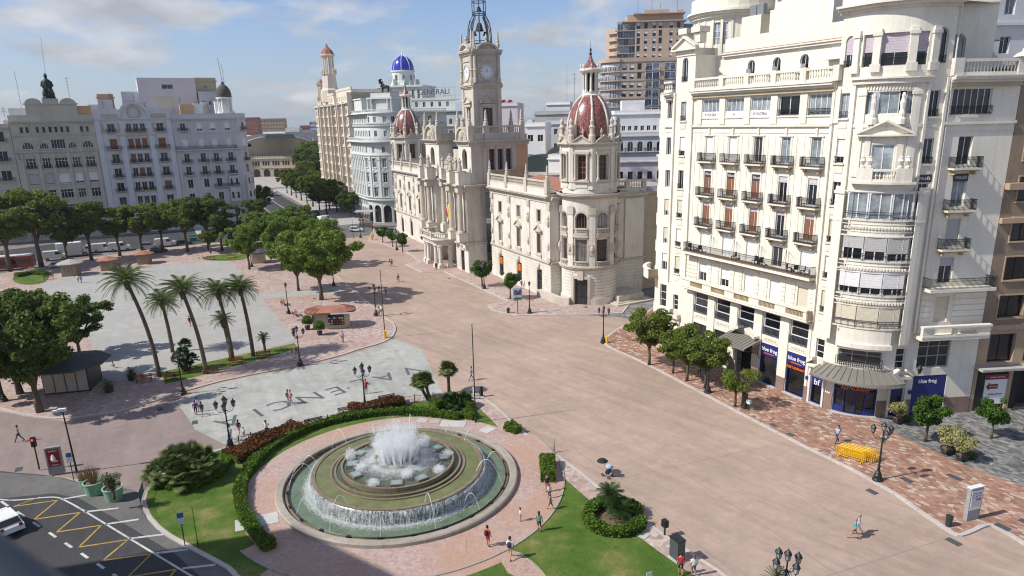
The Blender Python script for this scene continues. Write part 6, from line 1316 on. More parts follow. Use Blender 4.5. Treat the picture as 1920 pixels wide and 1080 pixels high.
def row_corner():
 P = ROW.P(30,0,0); T = thing('corner_apartment_building','pale grey white apartment building with a small domed corner turret','building',(P[0],P[1],0))
 Rr = 4.0; C = ROW.P(38.2,0,-Rr)[:2]; A = Arc(C,Rr,28-90); LA = Rr*R(87.5); e = A.P(LA,0,0); FS = Flat(e[:2],115.5)
 m = MB('blue_white2'); tr = MB('blue_white2'); W = []; ops = []; B = []; opsA = []; opsS = []
 lv = ((29.4,2.3),(24.2,2.7),(20.0,2.7),(16.2,2.6),(12.3,2.6),(8.2,2.4),(.8,4.5))
 for k, (z,h)in enumerate(lv):
  for i, s in enumerate((23.6,28.2,32.0,36.2)):
   w = 1.5; ops.append((s-w/2,s+w/2,z,z+h)); bl = 'blind_white' if(k==1 or(k==0 and i>0))else None
   W.append((ROW,s,z,w,h,dict(glass='glass_dark',blind=bl,bf=.95 if k else.75)))
   if k in(2,3)or(k==0 and i==0):B.append((ROW,s,z,2.6,.7))
  opsA.append((LA/2-.6,LA/2+.6,z,z+h)); W.append((A,LA/2,z,1.2,h,dict(glass='glass_dark',blind='blind_white' if k==1 else None,bf=.9)))
  if k in(0,2):B.append((A,LA/2,z,2.2,.6))
  for j in range(6):s = 2.5+j*3.2; opsS.append((s-.6,s+.6,z,z+h)); W.append((FS,s,z,1.2,h,dict(glass='glass_dark')))
 B+=[(ROW,34,12.3,7.4,.9)]
 wall(m,ROW,20.7,38.2,0,33,ops,.3); wall(m,A,0,LA,0,33,opsA,.3); wall(m,FS,0,22,0,33,opsS,.3); m.build('wall',T)
 for Mp, a, c in((ROW,20.7,38.2),(A,0,LA),(FS,0,22)):
  steps(tr,Mp,a,c,32.5,[(.3,.25),(.3,.6)]); fb(tr,Mp,a,c,33.1,34.4,-.4,.1,True); fb(tr,Mp,a,c,23.6,23.9,-.02,1.0); steps(tr,Mp,a,c,28.6,[(.2,.2)]); steps(tr,Mp,a,c,6.4,[(.3,.4)])
 for s in(21.3,26,30.1,34.1,38):fb(tr,ROW,s-.35,s+.35,7,23.5,-.02,.2); fb(tr,ROW,s-.35,s+.35,24,32.4,-.02,.15)
 # glazed bay windows low down at the corner
 for Mp, s in((A,LA/2),(FS,4),(ROW,36.2),(FS,12)):fb(tr,Mp,s-1.5,s+1.5,7.4,15.4,-.02,.8); [W.append((Mp,s+d,z,.8,2.1,dict(cols=1,glass='glass_dark',o=.95,inset=.12)))for d in(-.8,.8)for z in(8.4,12.6)]
 tr.build('trim',T)
 P3 = ROW.P(29.5,23.9,0); put('railing',railing_mesh(17,1.0,1.0,'iron',.17,bar=.02),T,(P3[0]-P[0],P3[1]-P[1],23.9),ROW.rz(0)); P3 = FS.P(9,23.9,0); put('railing',railing_mesh(18,1.0,1.0,'iron',.2,bar=.02),T,(P3[0]-P[0],P3[1]-P[1],23.9),FS.rz(0))
 for Mp, s, z, w, h, kw in W:window(Mp,s,z,w,h,T,**kw)
 for Mp, s, z, w, d in B:balcony(Mp,s,z,w,d,T,.95,mat='blue_white2',iron='iron',sp=.17,brackets=False,under='brown_stone')  # dark underside colour stands in for deeper shade beneath these slabs
 r = MB('roof_gravel'); r.face([ROW.P(20.7,33,0),ROW.P(38.2,33,0),FS.P(0,33,0),FS.P(22,33,0),ROW.P(20.7,33,-20)]); r.build('roof',T)
 C2 = ROW.P(36.8,0,-3.6)[:2]; t = MB('white_plaster'); t.lathe([(2.6,33.5),(2.6,35.0),(1.6,35.0),(1.6,38.6),(2.4,38.7),(2.5,39.2),(2.0,39.3)],16,C2)
 for k in range(8):a = k*math.pi/4; column(t,C2[0]+2.0*math.cos(a),C2[1]+2.0*math.sin(a),35.0,38.7,.24,7)
 t.build('turret',T); d = MB('station_roof'); d.lathe([(2.2,39.2),(2.25,40.2),(2.0,41.4),(1.4,42.4),(.7,43.0),(.5,43.1),(.4,43.8),(.01,44.1)],16,C2,cap=False); d.build('turret_dome',T,smooth=True)
 a = MB('iron'); a.tube([(C2[0],C2[1],43.8),(C2[0]-.5,C2[1],51)],.06,4); a.tube([(C2[0]+.6,C2[1],43),(C2[0]+.5,C2[1],49)],.05,4); a.build('aerial',T)
row_corner()
def plain_building(label,cat,Fc,wd,depth,z0,z1,mat,cols,rows,ww=1.2,wh=1.6,wz=1.0,left=False,right=False,side_cols=4,fr='alu_white',glass='glass_dark',name='apartment_building',roof='roof_gravel',blind=None,cornice=True,arch=False,balc=0,group=None,parapet=.9):
 P = Fc.P(wd/2,0,0); T = thing(name,label,cat,(P[0],P[1],z0),0,group); L = T.location.copy(); T.location = (P[0],P[1],0)
 m = MB(mat); fh = (z1-z0)/rows if rows else 3.2
 def face(Mp,n,w):
  ops = []
  for j in range(rows):
   for i in range(n):
    s = w*(i+.5)/n; z = z0+j*fh+wz; q = (s-ww/2,s+ww/2,z,z+wh); ops.append(q+(('arch',)if arch else()))
  wall(m,Mp,0,w,z0,z1,ops,.2)
  for q in ops:
   kw = {}
   if blind and rnd.random()<.45:kw = dict(blind=blind,bf=rnd.choice((.4,.7,1.0)))
   window(Mp,(q[0]+q[1])/2,q[2],ww,wh,T,cols=2,fr=fr,glass=glass,arch=arch,inset=.15,**kw)
   if balc:balcony(Mp,(q[0]+q[1])/2,q[2],ww+.9,balc,T,.95,mat=mat,iron='iron_grey',sp=.25,brackets=False,under=mat)
 face(Fc,cols,wd)
 FR_ = Flat(Fc.P(wd,0,0)[:2],math.degrees(Fc.rz(0))+90); FL_ = Flat(Fc.P(0,0,-depth)[:2],math.degrees(Fc.rz(0))-90)
 if right:face(FR_,side_cols,depth)
 else:wall(m,FR_,0,depth,z0,z1,[],.2)
 if left:face(FL_,side_cols,depth)
 else:wall(m,FL_,0,depth,z0,z1,[],.2)
 for Mp, w in((Fc,wd),(FR_,depth),(FL_,depth)):
  if parapet:fb(m,Mp,0,w,z1,z1+parapet,-.25,.02,True)
  if cornice:fb(m,Mp,-.1,w+.1,z1-.25,z1+.02,-.02,.35)
 m.build('wall',T); r = MB(roof); r.face([Fc.P(0,z1,0),Fc.P(wd,z1,0),Fc.P(wd,z1,-depth),Fc.P(0,z1,-depth)]); r.build('roof',T)
 return T
 # far left building, cut by the frame
F0 = Flat(ROW.P(-47,0,0)[:2],28); plain_building('beige building with dark arched upper windows cut by the left edge','building',F0,27.2,18,0,31.5,'cream_grey',5,6,2.4,2.8,1.4,balc=.5)
T0 = plain_building('pink rooftop block with a blank wall above the domed turret building','building',Flat(ROW.P(13.4,0,-13)[:2],28),16.5,14,30,44.6,'pink_plaster',1,1,3.2,1.4,12.2,right=True,side_cols=2,name='roof_building',cornice=False)
plain_building('grey white rooftop flat beside the pink block','building',Flat(ROW.P(30.2,0,-12)[:2],28),6.5,10,30,40.5,'blue_white2',3,2,.9,1.2,2.0,name='roof_building',cornice=False)
plain_building('tan roofed attic above the pink block','building',Flat(ROW.P(29.6,0,-14)[:2],28),6.5,8,40.5,44.8,'tan_stone',1,1,.8,.8,2.0,name='roof_building')
plain_building('pale lilac stair block rising behind the round gable','building',Flat(ROW.P(8.6,0,-15)[:2],28),5.5,6,30,40.6,'blue_white',1,1,.8,1.0,8,name='roof_building',cornice=False)
plain_building('small round cornered brick coloured roof room beside the white gable','building',Flat(ROW.P(2.2,0,-8)[:2],28),4.2,4,33,39.6,'salmon_stone',1,1,.9,1.3,3.6,name='roof_building')
# ---- rounded white building with the lion
def lion_building():
 P = UN(-95,5); T = thing('rounded_building','white stone building with a rounded arcaded corner and black lion on top','building',(*P,0))
 Fa = Flat(UN(-112,-1),-64.5); C = UN(-94,8); A = Arc(C,9,-154.5); LA = 9*R(90); Fb = Flat(A.P(LA,0,0)[:2],25.5)
 m = MB('grey_white'); tr = MB('grey_white'); W = []; ru = MB('grey_white')
 lv = ((21.6,1.9,.9),(17.2,2.7,1.3),(12.6,2.9,1.3),(8.2,2.9,1.4))
 for Mp, ln, ss in((Fa,18,[1.6+2.3*i for i in range(8)]),(A,LA,[LA*(i+.5)/4 for i in range(4)]),(Fb,16,[2.6+4.2*i for i in range(3)])):
  ops = [];
  for(z,h,w)in lv:
   for s in ss:
    ops.append((s-w/2,s+w/2,z,z+h)); W.append((Mp,s,z,w,h,dict(glass='glass_mixed',trans=(.7,)if h>2 else())))
    if h>2:fb(tr,Mp,s-w/2-.25,s+w/2+.25,z+h+.15,z+h+.35,-.02,.3); fb(tr,Mp,s-w/2-.2,s+w/2+.2,z-.25,z-.05,-.02,.25); [fb(tr,Mp,s+q*(w/2+.12)-.1,s+q*(w/2+.12)+.1,z,z+h,-.02,.12)for q in(-1,1)]
    if h>2.8:pediment(tr,Mp,s,z+h+.45,w+.8,.5,.35,.12)
  if Mp is Fa:
   for s in ss[::1]:ops.append((s-.6,s+.6,5.0,6.4)); W.append((Mp,s,5.0,1.2,1.4,{})); ops.append((s-.75,s+.75,.3,4.2)); W.append((Mp,s,.3,1.5,3.9,dict(glass='glass_dark')))
  else:
   for s in ss:ops.append((s-1.35,s+1.35,.1,5.6,'arch')); W.append((Mp,s,.1,2.7,5.5,dict(arch=True,cols=3,trans=(.6,),fr='iron',glass='glass_dark',inset=.7)))
  wall(m,Mp,0,ln,0,25.0,ops,.45); courses(ru,Mp,0,ln,.5,7.0,[(q[0]-.25,q[1]+.25,q[2],q[3]+.25)for q in ops if q[2]<7],.5,.06,.07)
  steps(tr,Mp,0,ln,6.9,[(.25,.25),(.2,.8)]); balustrade(tr,Mp,0,ln,7.35,.8,.6,.25,.5,.1); steps(tr,Mp,0,ln,24.2,[(.3,.3),(.3,.8),(.3,1.4)]); steps(tr,Mp,0,ln,20.6,[(.2,.2),(.2,.35)]); balustrade(tr,Mp,0,ln,25.1,1.0,.8,.3,.5,.1)
  n = max(2,len(ss));
  for i in range(n+1):s = min(ln-.01,max(0.4,ln*i/n)); fb(tr,Mp,s-.45,s+.45,7.6,20.5,-.02,.3); fb(tr,Mp,s-.5,s+.5,19.4,20.4,-.02,.45)
 for Mp, ln, ss in((Fa,18,[2+2.2*i for i in range(8)]),(Arc(C,7.6,-154.5),7.6*R(90),[1.6,4.6,8,10.6]),(Flat((Fb.P(0,0,-1.4))[:2],25.5),16,[2.5,6.5,10.5])):
  sh = -1.4 if Mp is Fa else 0; Mq = Flat(Fa.P(0,0,-1.4)[:2],-64.5)if Mp is Fa else Mp
  ops = [(s-.55,s+.55,z,z+1.8)for s in ss for z in(26.4,30.6)]; wall(m,Mq,0,ln,25.0,33.6,ops,.3); [W.append((Mq,(q[0]+q[1])/2,q[2],1.1,1.8,{}))for q in ops]
  steps(tr,Mq,0,ln,29.3,[(.2,.2),(.2,.4)]); steps(tr,Mq,0,ln,33.1,[(.2,.3),(.3,.6)]); balustrade(tr,Mq,0,ln,33.6,.9,.2,.25,.5,.1); balustrade(tr,Mq,0,ln,29.7,.8,.35,.25,.5,.1)
  # pavilion with the lion
 q = UN(-94,7); pv = MB('grey_white')
 for k, (w,z0,z1)in enumerate(((4.6,33.6,34.2),(3.6,34.2,37.6),(4.4,37.6,38.1),(3.4,38.1,39.4))):pv.box(-w,w,-w,w,z0,z1,R(-64.5+45),q)
 for sx in(-1,1):
  for sy in(-1,1):
   for d in(0,1.3):cs, sn = math.cos(R(-19.5)), math.sin(R(-19.5)); x, y = sx*(4.1-d), sy*4.1; column(pv,q[0]+x*cs-y*sn,q[1]+x*sn+y*cs,34.2,37.6,.32,8)
 pv.build('lion_pavilion',T)
 pv2 = MB('grey_white'); f2 = UN(-106,6); pv2.box(-5,5,-5,5,33.6,37.8,R(-64.5),f2); pv2.box(-5.3,5.3,-5.3,5.3,37.8,38.2,R(-64.5),f2); pv2.build('roof_room',T)
 m.build('wall',T); tr.build('trim',T); ru.build('rusticated_base',T); r = MB('roof_gravel'); r.face([(*UN(-112,-1),33.2),(*UN(-94,-1),33.2),(*UN(-85,8),33.2),(*UN(-85,30),33.2),(*UN(-112,30),33.2)]); r.build('roof',T)
 for Mp, s, z, w, h, kw in W:window(Mp,s,z,w,h,T,**kw)
 S = thing('lion_statue','black bronze lion standing on the rounded white building','statue',(q[0],q[1],39.4),R(150)); b = MB('bronze')
 b.box(-1.9,1.9,-.6,.6,0,.25); b.tube([(-1.4,0,1.7),(-.6,0,1.85),(.4,0,1.9),(1.1,0,2.4),(1.5,0,3.2),(1.7,0,3.9),(2.1,0,3.8),(2.35,0,3.6)],[.45,.55,.6,.8,.85,.6,.4,.22],10)
 for x, y in((-1.3,.3),(-1.0,-.3),(.8,.32),(1.2,-.32)):b.tube([(x,y,1.6),(x-.12 if x<0 else x+.05,y,.9),(x,y,.3),(x+.25,y,.28)],[.36,.22,.17,.15],7)
 b.tube([(-1.8,0,1.7),(-2.1,0,.9),(-2.4,0,.5)],[.12,.08,.14],5); put('lion_body',b.mesh('lion_body',True),S)
lion_building()
# ---- tall cream building with turrets further down the avenue
def turret_building():
 P = UN(-135,6); T = thing('turreted_building','tall warm cream apartment building with two open turrets capped in red','building',(*P,0))
 F = Flat(UN(-168,-1),-64.5); m = MB('warm_cream'); tr = MB('warm_cream'); W = []; ops = []; zs = [7.0+3.35*k for k in range(9)]
 for k, z in enumerate(zs):
  for i in range(21):s = 1.6+2.6*i; ops.append((s-.62,s+.62,z,z+1.9)); W.append((F,s,z,1.24,1.9,dict(cols=1,fr='alu_white' if i<12 else 'wood_brown',glass='glass_dark')))
 wall(m,F,0,56,5.8,37.5,ops,.4)
 for a, c, o in((0,9,.5),(13,17,.4),(22,26,.9),(34,39,1.4),(46,51,1.4)):
  pass
 for s in(9.6,13.0,20.8,28.6,34.0,41.6,44.2,52):fb(tr,F,s-.35,s+.35,5.8,37.5,-.02,1.0)
 for k, z in enumerate(zs):fb(tr,F,0,56,z-.9,z-.6,-.02,.35)
 steps(tr,F,0,56,36.6,[(.3,.3),(.3,.8)]); fb(tr,F,0,56,5.2,5.8,-.02,1.4)
 E_ = Flat(UN(-112,-1),25.5); eops = [(2+3.4*i-.6,2+3.4*i+.6,z,z+1.7)for i in range(4)for z in(34.2,)]; wall(m,E_,0,20,25,37.5,[],.3); wall(m,E_,0,20,37.5,40.5,[],.3)
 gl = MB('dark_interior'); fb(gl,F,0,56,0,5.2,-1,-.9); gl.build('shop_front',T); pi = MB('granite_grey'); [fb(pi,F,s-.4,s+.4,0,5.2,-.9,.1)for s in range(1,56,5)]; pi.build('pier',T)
 # upper blocks
 for a, c, z, d in((22,33,40.5,0),(33,56,41.5,1.0),(13,22,38.6,0)):
  M2 = Flat(F.P(a,0,-.6-d)[:2],-64.5); o2 = [(s-.5,s+.5,38.0,39.6)for s in(1.5+3*i for i in range(int((c-a)/3)))if z>40]; wall(m,M2,0,c-a,37.5,z,o2,.3); [W.append((M2,(q[0]+q[1])/2,38.0,1.0,1.6,dict(cols=1)))for q in o2]
  b = UN(-168+c,20); m.face([M2.P(c-a,37.5,0),M2.P(c-a,37.5,-20),M2.P(c-a,z,-20),M2.P(c-a,z,0)]); m.face([M2.P(0,z,0),M2.P(c-a,z,0),M2.P(c-a,z,-20),M2.P(0,z,-20)]); fb(tr,M2,0,c-a,z,z+.8,-.3,.15,True)
 m.face([F.P(0,37.5,0),F.P(56,37.5,0),F.P(56,37.5,-20),F.P(0,37.5,-20)]); m.build('wall',T); tr.build('trim',T)
 for(s,z,h,r)in((3.0,37.5,9.5,1.7),(20.0,38.5,19,2.4)):
  C = F.P(s,0,-2.4)[:2]; t = MB('warm_cream')
  if h>12:t.lathe([(r*1.5,z),(r*1.5,z+h*.22),(r*1.2,z+h*.26),(r,z+h*.5),(r*1.15,z+h*.52)],8,C)
  zb = z+(h*.52 if h>12 else 2.0); t.lathe([(r*1.1,z),(r*1.1,zb)],8,C)if h<=12 else None
  for k in range(8):a = k*math.pi/4; column(t,C[0]+r*.8*math.cos(a),C[1]+r*.8*math.sin(a),zb,z+h*.86,.28,6); urn(t,C[0]+r*1.15*math.cos(a),C[1]+r*1.15*math.sin(a),zb,2.2,.3,6)
  t.lathe([(r*1.1,z+h*.85),(r*1.2,z+h*.88),(r,z+h*.9)],8,C); t.build('turret',T); c = MB('terracotta'); c.lathe([(r*1.1,z+h*.89),(r*.8,z+h*.96),(r*.25,z+h*1.03),(.01,z+h*1.1)],8,C,cap=False)
  c.build('turret_roof',T)
 for Mp, s, z, w, h, kw in W:window(Mp,s,z,w,h,T,**kw)
turret_building()
# ---- white building with the blue dome behind
def blue_dome_building():
 c = at(757,160,290); T = thing('domed_office_building','white office building with a blue tiled dome behind the town hall','building',(c[0],c[1],0)); F = Flat((c[0]-9,c[1]-9),-12)
 W = []; m = MB('grey_white'); ops = [(1.5+2.15*i-.5,1.5+2.15*i+.5,38.6,42.6)for i in range(8)]; wall(m,F,0,18,20,44,ops,.5); FR2 = Flat(F.P(18,0,0)[:2],78); wall(m,FR2,0,16,20,44,[],.3)
 FL2 = Flat(F.P(0,0,-16)[:2],-102); wall(m,FL2,0,16,20,44,[],.3); m.face([F.P(0,44,0),F.P(18,44,0),F.P(18,44,-16),F.P(0,44,-16)]); fb(m,F,-.5,18.5,43.6,44.3,-.1,.7,True); fb(m,FR2,-.5,16,43.6,44.3,-.1,.7,True)
 [W.append((F,(q[0]+q[1])/2,q[2],1.0,4.0,{}))for q in ops]
 for i in range(9):urn(m,*F.P(.4+2.15*i,0,.2)[:2],44.3,1.2,.25,6)
 cc = (c[0],c[1]); m.lathe([(5.6,44),(4.8,45.3),(4.5,46.6),(4.4,49.6),(4.8,49.8),(4.8,50.2),(4.3,50.3)],24,cc)
 for k in range(8):
  a = k*math.pi/4+.2; m.box(-.35,.35,-1.2,1.2,44,47,a+math.pi/2,(cc[0]+5.2*math.cos(a),cc[1]+5.2*math.sin(a)),.15)
 A = Arc(cc,4.45,-170); [W.append((A,4.45*R(10+40*i),46.4,1.1,2.3,dict(arch=True,inset=-.05,cols=2)))for i in range(5)]
 d = MB('blue_tile'); pr = [(4.25,50.2),(4.3,51.4),(3.9,53.0),(3.1,54.4),(2.0,55.4),(.7,56.0),(.01,56.1)]; d.lathe(pr,32,cc,cap=False); d.build('dome',T,smooth=True); rb = MB('white_plaster')
 for k in range(8):a = k*math.pi/4; rb.tube([(cc[0]+(r+.04)*math.cos(a),cc[1]+(r+.04)*math.sin(a),z)for r,z in pr[:-1]],.13,5)
 rb.tube([(cc[0],cc[1],56),(cc[0],cc[1],59.5)],[.25,.06],6); rb.build('dome_rib',T)
 # long white wing to the right with roof lettering
 e = at(775,200,268); Fw = Flat(e[:2],-10); wd = 24; o2 = [(2+3.0*i-.55,2+3.0*i+.55,29.6,31.6,'arch')for i in range(7)]+[(2+3.0*i-.5,2+3.0*i+.5,25.2,27.2)for i in range(7)]
 wall(m,Fw,-4,wd,10,34.5,o2,.3); [W.append((Fw,(q[0]+q[1])/2,q[2],q[1]-q[0],q[3]-q[2],dict(arch=len(q)>4)))for q in o2]; m.face([Fw.P(-4,34.5,0),Fw.P(wd,34.5,0),Fw.P(wd,34.5,-14),Fw.P(-4,34.5,-14)])
 fb(m,Fw,-4,wd,34.1,34.7,-.1,.6,True); fb(m,Fw,-4,wd,28.6,29.0,-.1,.3,True); F3 = Flat(Fw.P(-2,0,-4)[:2],-10); o3 = [(2+3*i-.5,2+3*i+.5,36,37.8)for i in range(5)]; wall(m,F3,0,17,34.5,38.6,o3,.3); m.face([F3.P(0,38.6,0),F3.P(17,38.6,0),F3.P(17,38.6,-9),F3.P(0,38.6,-9)]); [W.append((F3,(q[0]+q[1])/2,q[2],1,1.8,{}))for q in o3]
 fb(m,F3,0,17,38.4,39.2,-.2,.2,True); m.build('wall',T)
 for Mp, s, z, w, h, kw in W:window(Mp,s,z,w,h,T,**kw)
 lettering(F3,9,41.2,.0,'GENERALI',2.7,'iron_grey',T,1.0,.03); fr = MB('steel')
 for s in(1,5,9,13,17):fr.tube([F3.P(s,39,-.3),F3.P(s,43,-.3)],.05,4)
 for z in(39.8,42.8):fr.tube([F3.P(1,z,-.3),F3.P(17,z,-.3)],.04,4)
 fr.build('sign_frame',T)
blue_dome_building()
# ---- brown apartment tower
def tower_block():
 c = at(1190,110,262); T = thing('apartment_tower','tall brown apartment tower with rounded corner balconies on a wider lower block','building',(c[0],c[1],0))
 W = []; m = MB('brown_tower'); e = at(1163,110,262); az = -4; F = Flat(e[:2],az); dm = MB('dark_interior'); bp = MB('blind_white'); B = []
 zs = [22.5+3.05*k for k in range(9)]
 # lower block: curved glazed corner, window strips, balcony bays
 ops = []
 for z in zs:
  for s in(1.5,4.2,6.9):ops.append((s-.75,s+.75,z,z+2.1)); W.append((F,s,z,1.5,2.1,dict(cols=1,glass='glass_dark',fr='wood_brown',blind='blind_white' if rnd.random()<.75 else None,bf=rnd.choice((.45,.55,.7)))))
  for s in(11.6,17.8):ops.append((s-2.6+(s>15)*.6,s+2.6-(s>15)*.6,z-.3,z+2.2)); B.append((F,s,z-.3,5.2-(s>15)*1.2,.6)); [W.append((F,s+d,z-.3,2.3 if s<15 else 1.8,2.4,dict(cols=2,glass='glass_blue',inset=.5,blind='blind_grey' if rnd.random()<.3 else None,bf=.4)))for d in((-1.25,1.25)if s<15 else(-.95,.95))]
 wall(m,F,0,21,18,50.4,ops,.7); cr = F.P(0,0,-6.5)[:2]; A = Arc(cr,6.5,az-90-100); LA = 6.5*R(100)
 for z in zs:
  fb(m,A,0,LA,z-.75,z-.45,-.1,.9,True); fb(m,F,0,21,z-.75,z-.45,-.02,.12)
  for i in range(6):s = LA*(i+.5)/6; W.append((A,s,z-.35,1.8,2.55,dict(cols=2,glass='glass_blue',fr='alu_white',inset=0,blind='blind_white' if rnd.random()<.3 else None,bf=.4)))
  rl = MB('iron_grey'); n = 60
  for i in range(n+1):P = A.P(LA*i/n,0,.8); rl.box(-.02,.02,-.02,.02,z-.45,z+.45,0,P[:2])
  fb(rl,A,0,LA,z+.42,z+.48,.76,.84,True); rl.build('railing',T)
 wall(m,A,0,LA,18,50.4,[],.2); fb(m,A,0,LA,49.6,50.9,-.2,.9,True); fb(m,F,0,21,49.6,51.0,-.3,.2,True); m.face([F.P(0,50.5,0),F.P(21,50.5,0),F.P(21,50.5,-16),F.P(-6,50.5,-16),F.P(-6,50.5,-7)])
 # upper tower
 e2 = at(1192,60,267); F2 = Flat(e2[:2],az); zs2 = [50.9+2.55*k for k in range(5)]; ops = []
 for z in zs2:
  for s in(1.0,3.6,6.6,8.8,12.6,15.2):ops.append((s-.6,s+.6,z,z+2.0)); W.append((F2,s,z,1.2,2.0,dict(cols=1,glass='glass_dark',fr='wood_brown',blind='blind_white' if rnd.random()<.8 else None,bf=rnd.choice((.45,.55)))))
 wall(m,F2,0,17,50.4,63.8,ops,.4); A2 = Flat(F2.P(0,0,0)[:2],az);
 FL2 = Flat(F2.P(-5.5,0,-3.2)[:2],az-0);
 for a, c_, o in((-6.5,0,.6),):
  wall(m,Flat(F2.P(-6.5,0,-1.5)[:2],az),0,6.5,50.4,63.8,[],.3)
  for z in zs2:Mq = Flat(F2.P(-6.5,0,-1.5)[:2],az); fb(m,Mq,-.8,6.5,z-.6,z-.35,-.1,1.4,True); [W.append((Mq,1.1+2.1*i,z-.3,2.0,2.3,dict(cols=2,glass='glass_blue',fr='alu_white',inset=-.05)))for i in range(3)]; rl = MB('iron_grey'); fb(rl,Mq,-.8,6.5,z+.5,z+.56,1.32,1.38,True); [rl.box(-.02,.02,-.02,.02,z-.35,z+.5,0,Mq.P(-.8+i*.24,0,1.35)[:2])for i in range(31)]; rl.build('railing',T)
 wl = Flat(F2.P(-10,0,-12)[:2],az-50); wall(m,wl,0,12,50.4,62.4,[],.3)
 for z in zs2:
  fb(m,wl,2,8,z-.6,z-.4,-.1,1.0,True)
  Mr = F2; fb(m,F2,17,22,z-.6,z-.3,-3.0,.0,True)
 dk = MB('glass_blue'); fb(dk,F2,17,21,50.4,62.6,-6,-2.0,True); dk.build('glazed_side',T); fb(m,F2,-3,17,63.8,66.0,-10,-1.5,True); fb(m,F2,-5,18,63.4,63.8,-12,.8,True); fb(m,F2,-1,17.5,66.0,66.4,-10,.3,True); fb(m,F2,3,12,66.4,67.6,-6,-2.0,True); fb(m,F2,14.5,17,64,67.4,-6,-2,True)
 m.build('wall',T)
 for Mp, s, z, w, h, kw in W:window(Mp,s,z,w,h,T,**kw)
 for Mp, s, z, w, d in B:balcony(Mp,s,z,w,d,T,.9,mat='brown_tower',iron='iron_grey',sp=.25,brackets=False,under='brown_tower')
 an = MB('iron_grey')
 for s, h in((1,4),(6,7),(9,3),(15,6)):P = F2.P(s,0,-4); an.tube([(P[0],P[1],66),(P[0],P[1],67+h)],.07,4)
 an.build('aerial',T)
tower_block()
# ---- station at the end of the avenue
def station():
 c = (-140,446); T = thing('railway_station','low cream railway station with a dark arched train shed roof','building',(*c,0)); F = Flat((-163,441),0); m = MB('tan_stone'); W = []; tr = MB('warm_cream')
 ops = []
 for i in range(5):s = 6+6.2*i; ops+=[(s-2.0,s+2.0,.2,4.8,'arch')]+[(s+d-.6,s+d+.6,7.0,9.6)for d in(-1.6,0,1.6)]; W+=[(F,s,.2,4.0,4.6,dict(arch=True,cols=4,fr='iron',glass='glass_dark'))]+[(F,s+d,7.0,1.2,2.6,dict(fr='wood_brown',glass='glass_dark'))for d in(-1.6,0,1.6)]
 wall(m,F,0,36,0,11.5,ops,.5); steps(tr,F,0,36,5.4,[(.3,.3)]); steps(tr,F,0,36,10.9,[(.3,.4),(.4,.7)])
 for i in range(24):fb(tr,F,.3+1.5*i,1.1+1.5*i,11.6,12.6,-.3,.3,True)
 for a, w, h in((-9,9,14.5),(36,7,16.5),(43,6,19)):
  Fk = Flat(F.P(a,0,2.0)[:2],0); o2 = [(w*(i+.5)/3-.55,w*(i+.5)/3+.55,z,z+2.4)for i in range(3)for z in(1.5,6.2,10.4)]; wall(m,Fk,0,w,0,h,o2,.4); [W.append((Fk,(q[0]+q[1])/2,q[2],1.1,2.4,dict(glass='glass_dark')))for q in o2]; fb(tr,Fk,-.2,w+.2,h-.4,h,-.1,.5,True)
  for x in(0,w):p, q = Fk.P(x,0,0), Fk.P(x,0,-10); m.face([(p[0],p[1],0),(q[0],q[1],0),(q[0],q[1],h),(p[0],p[1],h)])
  for x in(.4,w-.4):fb(tr,Fk,x-.5,x+.5,h,h+2.2,-.5,.3,True); obelisk(tr,*Fk.P(x,0,-.1)[:2],h+2.2,2.0,.4)
  m.face([Fk.P(0,h-.2,0),Fk.P(w,h-.2,0),Fk.P(w,h-.2,-10),Fk.P(0,h-.2,-10)])
 m.build('wall',T); tr.build('trim',T)
 for Mp, s, z, w, h, kw in W:window(Mp,s,z,w,h,T,**kw)
 rf = MB('station_roof'); a = R(112); d = Vector((math.cos(a),math.sin(a))); nn_ = Vector((d.y,-d.x)); o = Vector((-146,452)); K = 20; half = 27
 sec = [(half*math.cos(math.pi*(1-k/K)),9+15.5*math.sin(math.pi*k/K)**.8)for k in range(K+1)]; J = 10; V = []
 for j in range(J+1):
  for x, z in sec:p = o+nn_*x+d*(j*15); V.append((p.x,p.y,z))
 n = K+1; rf.raw(V,[(j*n+k,(j+1)*n+k,(j+1)*n+k+1,j*n+k+1)for j in range(J)for k in range(K)]); rf.build('shed_roof',T,smooth=True)
 ed = MB('concrete'); ed.tube([(o.x+nn_.x*x-d.x*.2,o.y+nn_.y*x-d.y*.2,z+.2)for x,z in sec],.45,5); ed.build('roof_edge',T); gb = MB('tan_stone'); gb.face([(o.x+nn_.x*x,o.y+nn_.y*x,z)for x,z in sec]); gb.build('gable',T)
 cl = MB('awning_green'); p = o+d*10; cl.box(-9,9,-40,45,23.3,25.6,a-math.pi/2,(p.x,p.y),1.5); cl.build('roof_lantern',T)
station()
# ---- white houses between the town hall and the corner building
def bgF(x,y,Y,az):p = at(x,y,Y); return Flat(p[:2],az), p[2]
def BB(label,x0,x1,ytop,Y,z0,mat,cols,rows,az=-10,depth=14,**kw):
 p = at(x0,ytop,Y); q = at(x1,ytop,Y); Fc = Flat(p[:2],az); wd = (q[0]-p[0])/max(.4,math.cos(R(az))); return plain_building(label,'building',Fc,wd,depth,z0,p[2],mat,cols,rows,**kw)
BB('white house with three dark windows behind the town hall roof',985,1022,236,195,8,'white_plaster',2,4,ww=1.5,wh=1.8,name='white_house')
BB('white house with a stepped roof terrace behind the town hall',1022,1062,232,215,8,'blue_white',3,5,ww=1.2,wh=1.7,name='white_house')
BB('cream house with orange window frames behind the right dome',1045,1080,252,185,8,'warm_cream',3,4,ww=1.1,wh=1.6,name='cream_house')
BB('long grey roofed hall with a flat parapet in the background',1002,1085,214,240,8,'concrete',6,5,ww=1.4,wh=1.2,name='flat_roofed_building')
